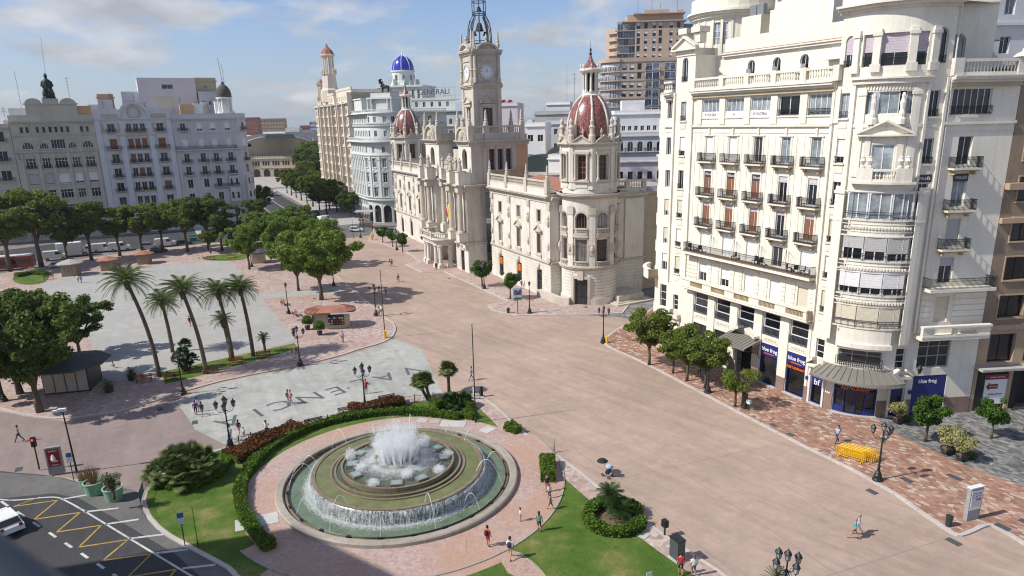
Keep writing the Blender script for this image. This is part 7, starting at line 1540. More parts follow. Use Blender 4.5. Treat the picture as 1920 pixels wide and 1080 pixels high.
BB('white cube house with a small dark window on the skyline',1024,1068,196,270,8,'white_plaster',1,3,ww=1.3,wh=1.4,wz=4,name='white_house')
BB('lilac white roof block carrying two red dishes',937,970,198,250,8,'pink_plaster',1,3,ww=1.3,wh=1.4,name='white_house')
BB('white apartment house with arched windows and iron balconies',1155,1245,255,190,6,'blue_white',5,4,ww=1.5,wh=2.6,wz=.8,arch=True,az=-4,balc=.7,depth=10,name='white_apartment_house')
BB('white balustraded attic set back above the arched apartment house',1152,1245,214,196,20,'white_plaster',8,2,ww=1.0,wh=1.3,wz=1.2,az=-4,name='white_attic')
BB('tall blank white stair tower in front of the brown apartment tower',1166,1208,195,205,10,'white_plaster',0,0,az=-4,depth=5,name='stair_tower',cornice=False)
BB('small white roof house with one dark window',1200,1235,212,200,20,'white_plaster',2,1,ww=.9,wh=1.2,wz=6,az=-4,depth=6,name='roof_house',cornice=False)
BB('low pinkish white house with brown shuttered windows behind the right dome',1155,1245,303,160,4,'pink_plaster',5,3,ww=1.1,wh=1.7,wz=1.6,az=-4,depth=12,fr='wood_brown',roof='roof_dark',name='low_house')
BB('low white courtyard building behind the town hall balustrade',1028,1060,297,165,6,'white_plaster',3,2,ww=.8,wh=1.5,wz=2.8,az=-20,depth=8,fr='shutter_brown',name='courtyard_building')
BB('low house with a dark rounded roof behind the orange wall',985,1030,300,172,6,'tan_stone',3,2,ww=1.2,wh=1.8,wz=2.0,az=-20,depth=10,roof='roof_dark',name='courtyard_building')
def cushion_roof(label,x,y,Y,w,d,h,mat):
 p = at(x,y,Y); T = thing('dark_roof',label,'roof',p,R(-15)); b = MB(mat); K = 8; V = []
 for j in(0,1):
  for k in range(K+1):V.append((w*(k/K-.5),d*j,h*math.sin(math.pi*k/K)**.6))
 b.raw(V,[(k,k+1,K+2+k,K+1+k)for k in range(K)]+[tuple(range(K,-1,-1))]); b.box(-w/2,w/2,0,d,-6,0.0); put('roof_shell',b.mesh('roof_shell'),T)
cushion_roof('dark green barrel roof behind the town hall balustrade',1006,312,168,9,8,2.6,'awning_green'); cushion_roof('brown grey hipped roof beside the right dome',1050,296,178,8,8,3.0,'station_roof')
for i, (x,y)in enumerate(((945,197),(957,197))):
 p = at(x,y,251); T = thing('satellite_dish','red satellite dish on the lilac roof block, '+('nearer the clock tower' if i==0 else 'farther from the clock tower'),'dish',p,0,'red satellite dishes'); b = MB('red_paint'); b.lathe([(.05,0),(.5,.12),(.95,.4)],14,(0,0),cap=False); me = b.mesh('dish_bowl'); o = put('dish_bowl',me,T,(0,0,.8)); o.rotation_euler = (R(60),R(-40),0); s = MB('steel'); s.tube([(0,0,-.5),(0,0,.9)],.06,5); put('mast',s.mesh('mast'),T)
 # ---- the far city
BB('red brown housing block beyond the station, seen over its roof',455,480,222,760,0,'brick_red',5,9,ww=2,wh=1.4,az=8,depth=20,name='housing_block'); BB('wide brown housing block beyond the station shed',482,530,224,900,0,'salmon_stone',9,9,ww=2,wh=1.4,az=8,depth=20,name='housing_block')
BB('dark brown office block left of the blue glass tower',562,584,237,700,0,'brick_red',5,8,ww=2,wh=1.6,az=5,depth=18,name='office_block'); BB('blue glass office tower beside the tall cream building',581,600,228,690,0,'blue_white',5,10,ww=3.2,wh=2.4,wz=.3,az=5,depth=18,glass='glass_blue',name='glass_tower')
fc = MB('white_plaster','cream_grey','salmon_stone','pink_plaster','concrete','terracotta'); rc = random.Random(3)
for i in range(1500):
 Y = 520*(1+rc.random()*6.5)**1.0; x = rc.uniform(-.75,.75)*Y*1.3
 if-220<x<-60 and Y<620:continue
 w, d, h = rc.uniform(10,28), rc.uniform(10,22), rc.choice((9,12,14,17,20,24))*rc.uniform(.8,1.15)
 if Y>1500 and rc.random()<.1:h*=1.6
 fc.m(rc.choice(fc.mats)); fc.box(-w,w,-d,d,0,h,rc.uniform(0,1.5),(x,Y)); fc.m('concrete'); fc.box(-w*.3,w*.3,-d*.3,d*.3,h,h+3,0,(x,Y))
o = fc.build('far_city',kind='stuff'); o['label'] = 'distant city of low pale blocks fading into haze'
nc = MB('white_plaster','cream_grey','pink_plaster','concrete','terracotta')
for i in range(230):
 Y = rc.uniform(290,520); x = rc.uniform(-.2,.75)*Y;
 if x<-10:x = -70+rc.uniform(0,60)
 w, d, h = rc.uniform(6,14), rc.uniform(6,12), rc.uniform(13,25); nc.m(rc.choice(nc.mats)); nc.box(-w,w,-d,d,0,h,R(25)+rc.uniform(-.2,.2),(x,Y)); nc.m('white_plaster'); nc.box(-w*.4,w*.2,-d*.3,d*.3,h,h+2.6,R(25),(x,Y))
 for k in range(3):a, c = rc.uniform(-w,w), rc.uniform(-d,d); nc.box(-.08,.08,-.08,.08,h,h+rc.uniform(3,6),0,(x+a*.5,Y+c*.5))
nc.build('near_city',kind='stuff')
# water tanks, stair heads and chimneys scattered over the near roofs
rr = random.Random(12)
for a0_, a1_, z0_, hh, lb in((-45,-20,31.5,2.6,'beige left building'),(-19,0,33,3.0,'cream office building'),(1,20,33,3.4,'round gabled building'),(21,36,33,3.2,'domed turret building')):
 T = thing('roof_structures','cluster of stair heads, chimneys and aerials on the roof of the '+lb,'rooftop',(*ROW.P((a0_+a1_)/2,0,-8)[:2],z0_))
 for k in range(5):s_, d_ = rr.uniform(a0_,a1_), rr.uniform(-13,-4); w_ = rr.uniform(.8,2.4); b = MB(rr.choice(('white_plaster','pink_plaster','blue_white2','orange_plaster'))); P = ROW.P(s_,0,d_); b.box(-w_,w_,-1.2,1.2,z0_,z0_+hh*rr.uniform(.7,1.7),ROW.rz(0),P[:2]); b.build(rr.choice(('stair_head','water_tank_room')),T,loc=tuple(-x for x in T.location))
 for k in range(5):s_, d_ = rr.uniform(a0_,a1_), rr.uniform(-10,-3); h_ = rr.uniform(4,8); P = ROW.P(s_,0,d_); b = MB('iron_grey'); b.tube([(P[0],P[1],z0_),(P[0],P[1],z0_+h_)],.05,4); [b.box(-.6,.6,-.03,.03,z0_+h_-.5-q*.45,z0_+h_-.43-q*.45,q*.1,P[:2])for q in range(3)]; b.build('aerial',T,loc=tuple(-x for x in T.location))
 # aerial masts on the skyline
for i, (x,y,Y,h,lb)in enumerate(((937,195,240,21,'thin lattice mast right behind the clock tower'),(1063,190,300,17,'thin mast on the skyline left of the right dome'),(1077,190,240,12,'aerial with short arms left of the right dome'),(40,200,215,13,'leaning thin mast on the leftmost roof'),(132,190,215,10,'aerial mast right of the seated bronze figure'))):
 p = at(x,y,Y); T = thing('aerial_mast',lb,'mast',(p[0],p[1],p[2]-3),0,'roof aerial masts'); b = MB('steel'); b.tube([(0,0,0),(0,0,h)],.07,4)
 for k in range(4 if i in(2,4)else 0):b.box(-.8+k*.12,.8-k*.12,-.04,.04,h-.6-k*.8,h-.52-k*.8)
 put('mast_pole',b.mesh('mast_pole'),T)
# ================================================================ fountain
def fountain():
 T = thing('fountain','large round stepped fountain with green water, falling curtain and white jets','fountain',(*FC,0))
 def rg(name,mat,parts,smooth=False):
  b = MB(mat)
  for p in parts:b.lathe([(r,z)for r,z in p],96,FC,cap=False)
  return b.build(name,T,smooth=smooth)
 rg('basin_rim','rim_stone',[[(10.35,.1),(10.35,.42),(10.25,.5),(9.75,.5),(9.68,.44),(9.68,.05)]]); rg('basin_wall','wet_stone',[[(9.7,.1),(9.5,.3),(9.2,.3),(9.2,.05)]])
 rg('pool_water','pool_water',[[(9.7,.2),(7.4,.2)]],True)
 rg('water_curtain','water_fall',[[(7.55,.2),(7.5,.7),(7.4,1.35),(7.15,1.42)]],True); rg('lower_ledge','wet_stone',[[(7.3,1.2),(7.3,1.45),(7.0,1.45),(7.0,1.3)]])
 rg('terrace_water','algae_water',[[(7.05,1.38),(5.75,1.41)]],True); rg('middle_ledge','wet_stone',[[(5.8,1.3),(5.8,1.5),(5.6,1.5),(5.6,1.42)],[(5.42,1.3),(5.42,1.62),(5.25,1.62),(5.25,1.5)]]); rg('ring_water','ring_water',[[(5.65,1.44),(5.4,1.45)],[(5.3,1.54),(4.8,1.55)]],True)
 rg('inner_ledge','wet_stone',[[(4.85,1.4),(4.85,1.92),(4.68,1.92),(4.68,1.7)],[(2.0,1.6),(2.0,2.2),(1.8,2.2),(1.8,2.0)]]); rg('inner_water','ring_water',[[(4.7,1.78),(.01,1.82)]],True)
 for k in range(12):
  a = k*math.pi/6+.12; ba = MB('wet_stone','basin_blue'); c, s = math.cos(a), math.sin(a); r = 3.95; p = (FC[0]+r*c,FC[1]+r*s)
  ba.box(-.42,.42,-.5,.5,1.7,1.96,a,p); ba.m('basin_blue'); ba.box(-.32,.32,-.4,.4,1.95,1.98,a,p); ba.build('small_basin',T)
  # paving-side grille, nozzles on the pool edge
 nz = MB('iron')
 for k in range(24):a = 2*math.pi*k/24; p = (FC[0]+9.35*math.cos(a),FC[1]+9.35*math.sin(a)); nz.box(-.1,.1,-.18,.18,.2,.42,a,p)
 nz.build('nozzle_ring',T,kind='stuff'); pp = MB('iron'); pp.lathe([(9.3,.3),(9.36,.36),(9.3,.42)],96,FC,cap=False); pp.build('water_pipe',T)
 # arching jets
 for k in range(14):
  a = 2*math.pi*(k+.5)/14; j = MB('spray'); r0, r1 = (9.3,7.0)if k%2 else(9.3,7.6); h = 1.7 if k%2 else 1.3; P = []
  for t in range(11):f = t/10; r = r0+(r1-r0)*f; P.append((FC[0]+r*math.cos(a),FC[1]+r*math.sin(a),.35+(1.2 if k%2 else-.1)*f+4*h*f*(1-f)))
  j.tube(P,[.012+.016*t/10 for t in range(11)],4); j.build('water_jet',T)
  # spray: thousands of drops and streaks
 r_ = np.random.RandomState(5)
 def drops(n,gen,s0,s1,name):
  P = gen(n); sz = r_.uniform(s0,s1,(n,1)); d = r_.normal(size=(n,3)); d[:,2]*=1.5; d/=np.linalg.norm(d,axis=1)[:,None]; e = np.cross(d,r_.normal(size=(n,3))); e/=np.linalg.norm(e,axis=1)[:,None]
  V = np.stack([P+d*sz,P-d*sz*.5+e*sz*.8,P-d*sz*.5-e*sz*.8],1).reshape(-1,3); me = bpy.data.meshes.new(name); me.from_pydata(V.tolist(),[],np.arange(3*n).reshape(-1,3).tolist()); me.materials.append(M['spray'])
  put(name,me,T,tuple(-x for x in T.location),kind='stuff')
 def plume(cx_,cy_,z0,H,w,k=2.2):
  def g(n):
   nc_ = 46 if n>9000 else 14; col_ = r_.randint(0,nc_,n); a = col_*2.399; rr = w*.5*np.sqrt((col_+.5)/nc_); hh = H*(1-.5*(rr/w)**1.2)*(.75+.25*np.sin(col_*7.1)**2); f = r_.beta(1.2,1.5,n); z = z0+hh*f; sp = .05+.16*f**2*w*.6
   return np.stack([cx_+rr*np.cos(a)*(1+.35*f)+r_.normal(size=n)*sp,cy_+rr*np.sin(a)*(1+.35*f)+r_.normal(size=n)*sp,z],1)
  return g
 drops(60000,plume(FC[0],FC[1],1.9,3.9,3.2),.013,.042,'main_plume')
 def foam(n):
  a = r_.uniform(0,2*math.pi,n); r = 1.5+np.abs(r_.normal(size=n))*1.0; return np.stack([FC[0]+r*np.cos(a),FC[1]+r*np.sin(a),1.93+np.abs(r_.normal(size=n))*.12*(1+np.sin(a*5)**2)],1)
 drops(26000,foam,.02,.05,'inner_foam')
 for k in range(9):
  a = 2*math.pi*k/9+.2; rr = 3.3 if k%2 else 4.3; g = plume(FC[0]+rr*math.cos(a),FC[1]+rr*math.sin(a),1.9 if k%2 else 1.6,1.5 if k in(1,4)else.9,.7); drops(2600,g,.015,.04,'small_plume')
 def curtain(n):
  a = r_.uniform(0,2*math.pi,n); r = 7.6+np.abs(r_.normal(size=n))*.28; return np.stack([FC[0]+r*np.cos(a),FC[1]+r*np.sin(a),.2+np.abs(r_.normal(size=n))*.09],1)
 drops(26000,curtain,.018,.045,'curtain_foam')
 def fall(n):
  a = np.round(r_.uniform(0,420,n))/420*2*math.pi+r_.normal(size=n)*.002; z = r_.uniform(.25,1.4,n); r = 7.62-.12*(z/1.4); return np.stack([FC[0]+r*np.cos(a),FC[1]+r*np.sin(a),z],1)
 drops(26000,fall,.015,.04,'falling_water')
fountain()
# ================================================================ vegetation
RS = np.random.RandomState(11)
def leaves(key,blobs,n,size,mat,shell=.6,up=.3,elong=1.6):
 def mk():
  B = np.array(blobs,float); w = B[:,3]**2; idx = RS.choice(len(B),n,p=w/w.sum()); d = RS.normal(size=(n,3)); d/=np.linalg.norm(d,axis=1)[:,None]
  sq = B[idx,4:5]if B.shape[1]>4 else np.full((n,1),.8); rad = B[idx,3:4]*(1-shell*RS.uniform(0,1,(n,1))**1.6)*RS.uniform(.9,1.12,(n,1)); P = B[idx,:3]+d*rad*np.concatenate([np.ones((n,2)),sq],1)
  nrm = d*.6+RS.normal(size=(n,3))*.55; nrm[:,2]+=up; nrm/=np.linalg.norm(nrm,axis=1)[:,None]; t = np.cross(nrm,RS.normal(size=(n,3))); t/=np.linalg.norm(t,axis=1)[:,None]; b = np.cross(nrm,t); s = size*RS.uniform(.6,1.35,(n,1))
  V = np.stack([P-t*s*elong*.5,P+b*s*.5-nrm*s*.12,P+t*s*elong*.5,P-b*s*.5-nrm*s*.12],1).reshape(-1,3)
  me = bpy.data.meshes.new('leaves'); me.vertices.add(4*n); me.vertices.foreach_set('co',V.ravel()); me.loops.add(4*n); me.loops.foreach_set('vertex_index',np.arange(4*n)); me.polygons.add(n); me.polygons.foreach_set('loop_start',np.arange(n)*4); me.polygons.foreach_set('loop_total',np.full(n,4)); me.update(calc_edges=True)
  me.materials.append(M[mat]); return me
 return cached(('lv',key),mk)
def tree_proto(kind,seed):
 r = random.Random(seed)
 if kind=='plane':H, Wd, th, nb, bs, n, sz, mat = 12, 11.5, 3.6, 92, (.45,1.15), 16000, .26, 'leaf_plane'
 elif kind=='dark':H, Wd, th, nb, bs, n, sz, mat = 12, 10.5, 3.0, 92, (.45,1.15), 16000, .26, 'leaf_dark'
 elif kind=='mid':H, Wd, th, nb, bs, n, sz, mat = 12, 8.5, 4.6, 80, (.4,1.0), 11000, .28, 'leaf_mid'
 elif kind=='tall':H, Wd, th, nb, bs, n, sz, mat = 12, 8, 5.0, 72, (.45,1.05), 11000, .27, 'leaf_dark'
 elif kind=='orange':H, Wd, th, nb, bs, n, sz, mat = 4.6, 3.3, 1.7, 22, (.35,.85), 5200, .15, 'leaf_orange'
 elif kind=='street':H, Wd, th, nb, bs, n, sz, mat = 6.5, 5.2, 2.4, 44, (.3,.85), 7500, .19, 'leaf_mid'
 elif kind=='sparse':H, Wd, th, nb, bs, n, sz, mat = 4.2, 4.0, 1.6, 14, (.4,.8), 1700, .17, 'leaf_mid'
 elif kind=='pale':H, Wd, th, nb, bs, n, sz, mat = 2.4, 1.9, .9, 9, (.35,.6), 3000, .1, 'leaf_pale'
 elif kind=='olive':H, Wd, th, nb, bs, n, sz, mat = 2.6, 1.6, .8, 9, (.3,.5), 1500, .09, 'leaf_olive'
 elif kind=='pine':H, Wd, th, nb, bs, n, sz, mat = 13, 9, 5, 22, (1.1,1.9), 11000, .24, 'leaf_dark'
 bl = [(0,0,H*.62,Wd*.2,.8)]; ch = H-th
 while len(bl)<nb:
  a, f = r.uniform(0,2*math.pi), r.uniform(0,1); z = th+ch*(.12+.76*f); env = math.sin(math.pi*min(1,.18+.78*(1-f)**.8))**.6; rr = Wd/2*env*r.uniform(.3,1.08)**.7; b = r.uniform(*bs)
  if kind=='pine':z = th+ch*(round(f*4)/4)*.85; b = r.uniform(*bs)
  bl.append((max(0,rr-b*.3)*math.cos(a),max(0,rr-b*.3)*math.sin(a),z,b,.42 if kind=='pine' else r.uniform(.65,.9)))
 cm = leaves((kind,seed),bl,n,sz,mat); k = H/12
 def tk():
  t = MB('trunk'); s = max(.3,k); rt = .27*k if H>6 else.07+.012*H; t.tube([(0,0,0),(.05*k,0,th*.4),(-.05*k,.05*k,th*.85),(.05,0,th*1.15)],[rt*1.3,rt,rt*.85,rt*.6],8)
  for b in r.sample(bl[1:],min(len(bl)-1,11)):e = Vector(b[:3]); t.tube([(0,0,th*.82),(e.x*.35,e.y*.35,th+(e.z-th)*.45),(e.x*.9,e.y*.9,e.z)],[rt*.55,rt*.35,rt*.08],5)
  return t.mesh('trunk',True)
 return cached(('tk',kind,seed),tk), cm, H
def tree(px,kind,h,label,seed=0,group=None,z=.13,wx=1.0,rz=None,cat='tree',name=None,off=(0,0)):
 tkm, cm, H = tree_proto(kind,seed); p = G(*px,z)if len(px)==2 else px; s = h/H
 T = thing(name or{'plane':'plane_tree','orange':'orange_tree','pale':'potted_shrub','olive':'olive_tree','pine':'pine_tree'}.get(kind,'street_tree'),label,cat,(p[0]+off[0],p[1]+off[1],z),rnd.uniform(0,6.28)if rz is None else rz,group); T.scale = (s*wx,s*wx,s)
 put('trunk',tkm,T); put('crown',cm,T,kind=None); return T
tree((603,562),'plane',13.2,'large bright green plane tree with a leaning forked trunk by the red roofed kiosk',1,wx=1.12,rz=1.0)
g1 = 'plane trees in a row along the square'
for(x,y), h, s, l in(((530,505),12.0,2,'broad plane tree just behind the large forked one'),((468,505),10.5,3,'plane tree standing over the small brown kiosk at the square corner'),((560,545),10.5,2,'plane tree with a thin trunk between the bicycle racks and forked tree'),((500,478),11,1,'plane tree at the far end of the row by the avenue'),((560,470),11.5,3,'far plane tree at the road edge next to the lawn corner'),((595,500),11,2,'plane tree leaning over the roadway before the crossing')):tree((x,y),'plane',h,l,s,g1)
tree((75,772),'dark',13.6,'huge dark leafed tree shading the lower square corner',4,wx=1.05,rz=2.0); tree((38,738),'dark',12.5,'dark leafed tree behind the huge one at the left edge',5,wx=1.15); tree((2,752),'dark',12,'dark tree cut by the left frame edge beside the lamp post',4); tree((150,668),'dark',8.5,'low dark tree behind the dark kiosk roof',5,wx=1.2)
g2 = 'trees along the far street'
for(x,y), k, h, s, l, w in(((78,500),'mid',18,6,'tall loose olive green tree before the beige left building',1.15),((20,508),'mid',17,7,'tall tree at the left edge above the red bus',1.2),((172,488),'tall',14.5,4,'dark dense tree in front of the cream office building',1.0),((225,480),'mid',12.5,7,'yellowish tree left of the blue white building entrance',1.15),((268,478),'mid',12.5,6,'light green tree below the red shuttered balconies',1.1),((306,470),'mid',12.5,7,'street tree standing beside the parked dark car',1.1),((352,472),'mid',13.5,6,'bright green tree before the turreted corner building',1.0),((392,468),'tall',14,5,'dark tree right of the bright green one near the pine',1.0),((128,494),'mid',11.5,6,'thin crowned tree behind the white lorry',1.0)):
 tree((x,y),k,h,l,s,g2,wx=w)
tree((417,470),'pine',13.6,'flat layered pine on the small far lawn',8); tree((395,475),'mid',6,'small round tree at the edge of the far lawn',6,wx=1.2); tree((445,468),'dark',7.5,'low dark tree right of the pine',4,wx=1.3)
g3 = 'trees down the avenue'
for(x,y), k, h, s, l in(((597,372),'mid',12,7,'light green tree in the middle of the avenue near the shelter'),((632,397),'dark',12,4,'dark tree in front of the turreted building shops'),((655,408),'dark',9,5,'lower dark tree beside the white arcade corner'),((583,335),'mid',22,6,'very tall dark green tree beyond the cream building'),((590,350),'dark',21,4,'tall dark tree against the turreted building end'),((490,405),'dark',11,5,'dark tree at the foot of the domed corner building'),((478,425),'dark',9,4,'dark tree over the pavement right of the domed corner'),((575,355),'mid',14,7,'tree standing before the station wing'),((618,392),'mid',11,6,'street tree nearest the crossing island')):tree((x,y),k,h,l,s,g3)
for i in range(16):
 u_, n_ = -122-(i//2)*13, (-9 if i%2 else-47); q = UN(u_,n_); tree((q[0],q[1],0),('mid','dark')[i%3==0],9.5+(i*7%4),('avenue tree number %s from the crossing'%('one two three four five six seven eight'.split()[i//2]))+(' on the shop side' if i%2 else ' on the domed corner side'),6+i%2 if i%3 else 4,g3)
g4 = 'small orange trees on the pavements'
for(x,y), h, s, l in(((904,537),5.2,9,'round orange tree nearest the town hall portico'),((957,560),5.0,10,'round orange tree beside the poster totem at the town hall'),((718,455),4.4,9,'first small orange tree from the far crossing'),((736,463),4.4,10,'second small orange tree before the town hall left wing'),((755,472),4.8,9,'small orange tree beside the lamp near the portico'),((1735,828),4.7,9,'dense orange tree on the grey paving by the blue shutter front'),((1858,822),4.0,10,'orange tree near the red and white poster at the brown building')):tree((x,y),'orange',h,l,s,g4)
for(x,y), h, s, l in(((1217,684),7.0,11,'dark street tree with orange blossoms at the upper kerb'),((1288,714),6.6,12,'spreading street tree left of the dark lamp post'),((1322,728),6.2,11,'street tree in front of the iron canopy entrance'),((1262,700),5.5,12,'smaller street tree between its two larger neighbours')):tree((x,y),'street',h,l,s,'street trees before the corner building',wx=1.08)
tree((1378,762),'sparse',4.4,'sparse small tree with red blooms next to the black post',13)
def pot(px,r,h,mat,label,plant=None,z=.13,group=None,ph=1.5,seed=14):
 p = G(*px,z); T = thing('planter',label,'planter',(*p,z),0,group); b = MB(mat,'soil'); b.lathe([(r*.8,0),(r,h*.9),(r*1.06,h*.92),(r*1.06,h),(r*.9,h),(r*.9,h*.88)],20,(0,0),cap=False); b.m('soil'); b.lathe([(.01,h*.88),(r*.92,h*.88)],16,(0,0),cap=False); put('pot',b.mesh('pot',False),T)
 return T, p
g5 = 'black pots with pale variegated shrubs'
for(x,y), h, l in(((1683,792),2.3,'beside the dense orange tree'),((1775,850),2.6,'in the middle of the grey paving'),((1803,862),2.2,'nearest the kerb on the grey paving')):
 pot((x,y),.55,.55,'dark_plastic','low black pot '+l,group=g5); tree((x,y),'pale',h,'pale variegated ball shrub in a black pot '+l,14,g5,z=.5,cat='shrub',off=(0,.15))
 q = G(x+18,y-2,.13); me = leaves('tuft',[(0,0,.25,.42,.7)],700,.1,'leaf_hedge'); o = put('low_bush',me,None,(q[0],q[1],.2)); tag(o,'small green bush at the pot '+l,'bush',g5)
for(x,y), l, k, h in(((178,925),'large pale green round planter under the dry brown grasses','dry',1.0),((215,936),'large pale green round planter holding an olive bush','olive',1.0),((160,912),'small green planter behind the two large ones','dry',.6)):
 pot((x,y),.78*h,1.15*h,'green_planter',l,group='pale green street planters',z=.0)
 if k=='olive':tree((x,y),'olive',2.6,'grey green olive bush in the right green planter',15,z=1.0)
 else:
  q = G(x,y,0); gme = MB('leaf_dry')
  for i in range(160):a, b_, hh = rnd.uniform(0,6.28), rnd.uniform(.1,.75), rnd.uniform(.8,2.1)*h; c, s = math.cos(a), math.sin(a); gme.face([(.2*c,.2*s,0),(.2*c+.03,.2*s+.02,0),(b_*c*1.2,b_*s*1.2,hh)])
  T = thing('ornamental_grass','dry brown feathery grasses in the '+('tall' if h==1.0 else 'small')+' green planter','plant',(q[0],q[1],h)); put('blades',gme.mesh('blades'),T,kind='stuff')
  # palms
def frond_mesh(key,L_,w,n,droop,mat,seg=7):
 def mk():
  b = MB(mat); pt = lambda t:(L_*(t-.12*t*t),0,L_*(.42*t-droop*t*t))
  for i in range(seg):p, q = pt(i/seg), pt((i+1)/seg); b.face([(p[0],-.02,p[2]),(q[0],-.015,q[2]),(q[0],.015,q[2]),(p[0],.02,p[2])])
  for i in range(n):
   t = .12+.88*i/n; p = pt(t); l = w*math.sin(math.pi*min(1,.15+t*.82))**.5
   for s in(-1,1):b.face([(p[0],0,p[2]),(p[0]+.05*L_/3,0,p[2]),(p[0]+l*.45,s*l,p[2]-l*.35)])
  return b.mesh('frond')
 return cached(('fr',key),mk)
def palm(px,h,L_,label,group=None,lean=(0,0),r=.22,nf=56,droop=.8,mat='leaf_palm',w=.62,z=.13,name='palm_tree',trunk=True,key=None):
 p = G(*px,z); T = thing(name,label,'palm',(*p,z),0,group)
 if trunk:t = MB('palm_trunk'); t.tube([(lean[0]*f*f,lean[1]*f*f,h*f)for f in[i/10 for i in range(11)]],[r*1.25-r*.35*i/10 for i in range(10)]+[r*1.25],9); t.lathe([(r*.9,h-.9),(r*1.7,h-.3),(r*1.5,h),(r*.5,h+.3)],9,lean); put('trunk',t.mesh('trunk',True),T)
 me = frond_mesh(key or(round(L_,1),mat),L_,w,38,droop,mat)
 for i in range(nf):
  o = put('frond',me,T,(lean[0],lean[1],h+.1)); f = i/nf; o.rotation_euler = (rnd.uniform(-.15,.15),R(52-100*f*1.0)*-1 if False else-R(62)+R(88)*f,i*2.4); s = rnd.uniform(.85,1.1); o.scale = (s,s,s)
 return T
g6 = 'tall palms at the edge of the square'
palm((299,706),12.2,3.4,'tallest date palm, left of the group with a leaning trunk',g6,(-1.9,-.3)); palm((324,660),7.0,2.6,'short date palm between the two tall left palms',g6,(-.4,0)); palm((387,700),10.6,3.3,'tall date palm second from the left with a curved trunk',g6,(-1.5,0)); palm((437,678),9.2,2.9,'tall date palm directly above the small crowned one',g6,(-1.0,.6)); palm((434,676),5.6,1.7,'short small crowned palm with a thick trunk',g6,(-.3,-.3),nf=24); palm((475,668),9.3,2.7,'tall date palm at the right of the group',g6,(-.6,0))
palm((497,660),1.9,1.2,'low cycad like palm right of the date palms',None,r=.16,nf=26,mat='leaf_cycad',w=.3,droop=.5)
def fan_mesh(r,mat):
 def mk():
  b = MB(mat); n = 21
  for i in range(n):
   a = -1.9+3.8*i/(n-1); c, s = math.cos(a), math.sin(a); x0 = r*.72; d = .05*r; b.face([(x0,0,0),(x0+c*r*.3-s*d,s*r*.3+c*d,.04*r),(x0+c*r*.6,s*r*.6,-.1*r),(x0+c*r*.3+s*d,s*r*.3-c*d,.04*r)])
  b.face([(0,-.015,0),(x0,-.015,0),(x0,.015,0),(0,.015,0)]); return b.mesh('frond')
 return cached(('fan',r,mat),mk)
def fan_palm(px,heads,label,group=None,z=.13,mat='leaf_palm',r=.8,nf=26):
 p = G(*px,z); T = thing('fan_palm',label,'palm',(*p,z),0,group); t = MB('palm_trunk')
 for(x,y,h)in heads:
  t.tube([(x*.35,y*.35,0),(x*.7,y*.7,h*.5),(x,y,h)],[.2,.17,.2],8)
  for i in range(nf):o = put('frond',fan_mesh(r,mat),T,(x,y,h)); o.rotation_euler = (rnd.uniform(-.3,.3),R(-80)+R(105)*i/nf,i*2.4); s = rnd.uniform(.8,1.1); o.scale = (s,)*3
 put('trunk',t.mesh('trunk',True),T); return T
fan_palm((348,694),[(0,0,2.2),(.9,.3,1.3),(-.8,.2,1.5),(.2,-.5,1.0),(.3,.3,3.2)],'dense fan palm clump between the tall palm trunks',mat='leaf_cycad',r=.85)
FP = fan_palm((345,905),[(-1.9,.3,1.3),(-.9,-.6,1.7),(.3,.4,2.5),(1.3,.7,2.3),(.1,-.9,1.5),(1.6,-.3,1.6),(-1.1,1.0,2.1),(2.3,.6,1.9),(-2.6,-.2,1.0),(.8,-1.2,.9)],'large spreading fan palm clump on the lawn left of the fountain',r=1.5,nf=17); FP.scale = (.82,.82,.86)
fan_palm((812,752),[(-.8,.1,2.4),(-1.5,.5,2.0)],'leaning fan palm behind the fountain hedge',nf=46,r=.95); fan_palm((842,735),[(0,0,2.6)],'single upright fan palm near the flag pole',nf=50,r=1.0); fan_palm((855,765),[(0,0,.8),(1.0,.3,.7),(-.9,.2,.6),(.3,-.6,.4)],'low dark fan palm bush behind the fountain',r=.9,mat='leaf_cycad')
for(x,y), h, l in(((1143,962),1.5,'taller cycad in the round hedged bed'),((1163,973),.7,'shorter spreading cycad in the round hedged bed')):palm((x,y),h,1.35,l,'cycads in the hedged bed',r=.16,nf=44,mat='leaf_cycad',w=.32,droop=.55,name='cycad')
palm((1455,1112),.9,1.2,'spiky grey green agave at the bottom edge by the street lanterns',None,r=.1,nf=40,mat='leaf_olive',w=.1,droop=.2,name='agave',trunk=False)
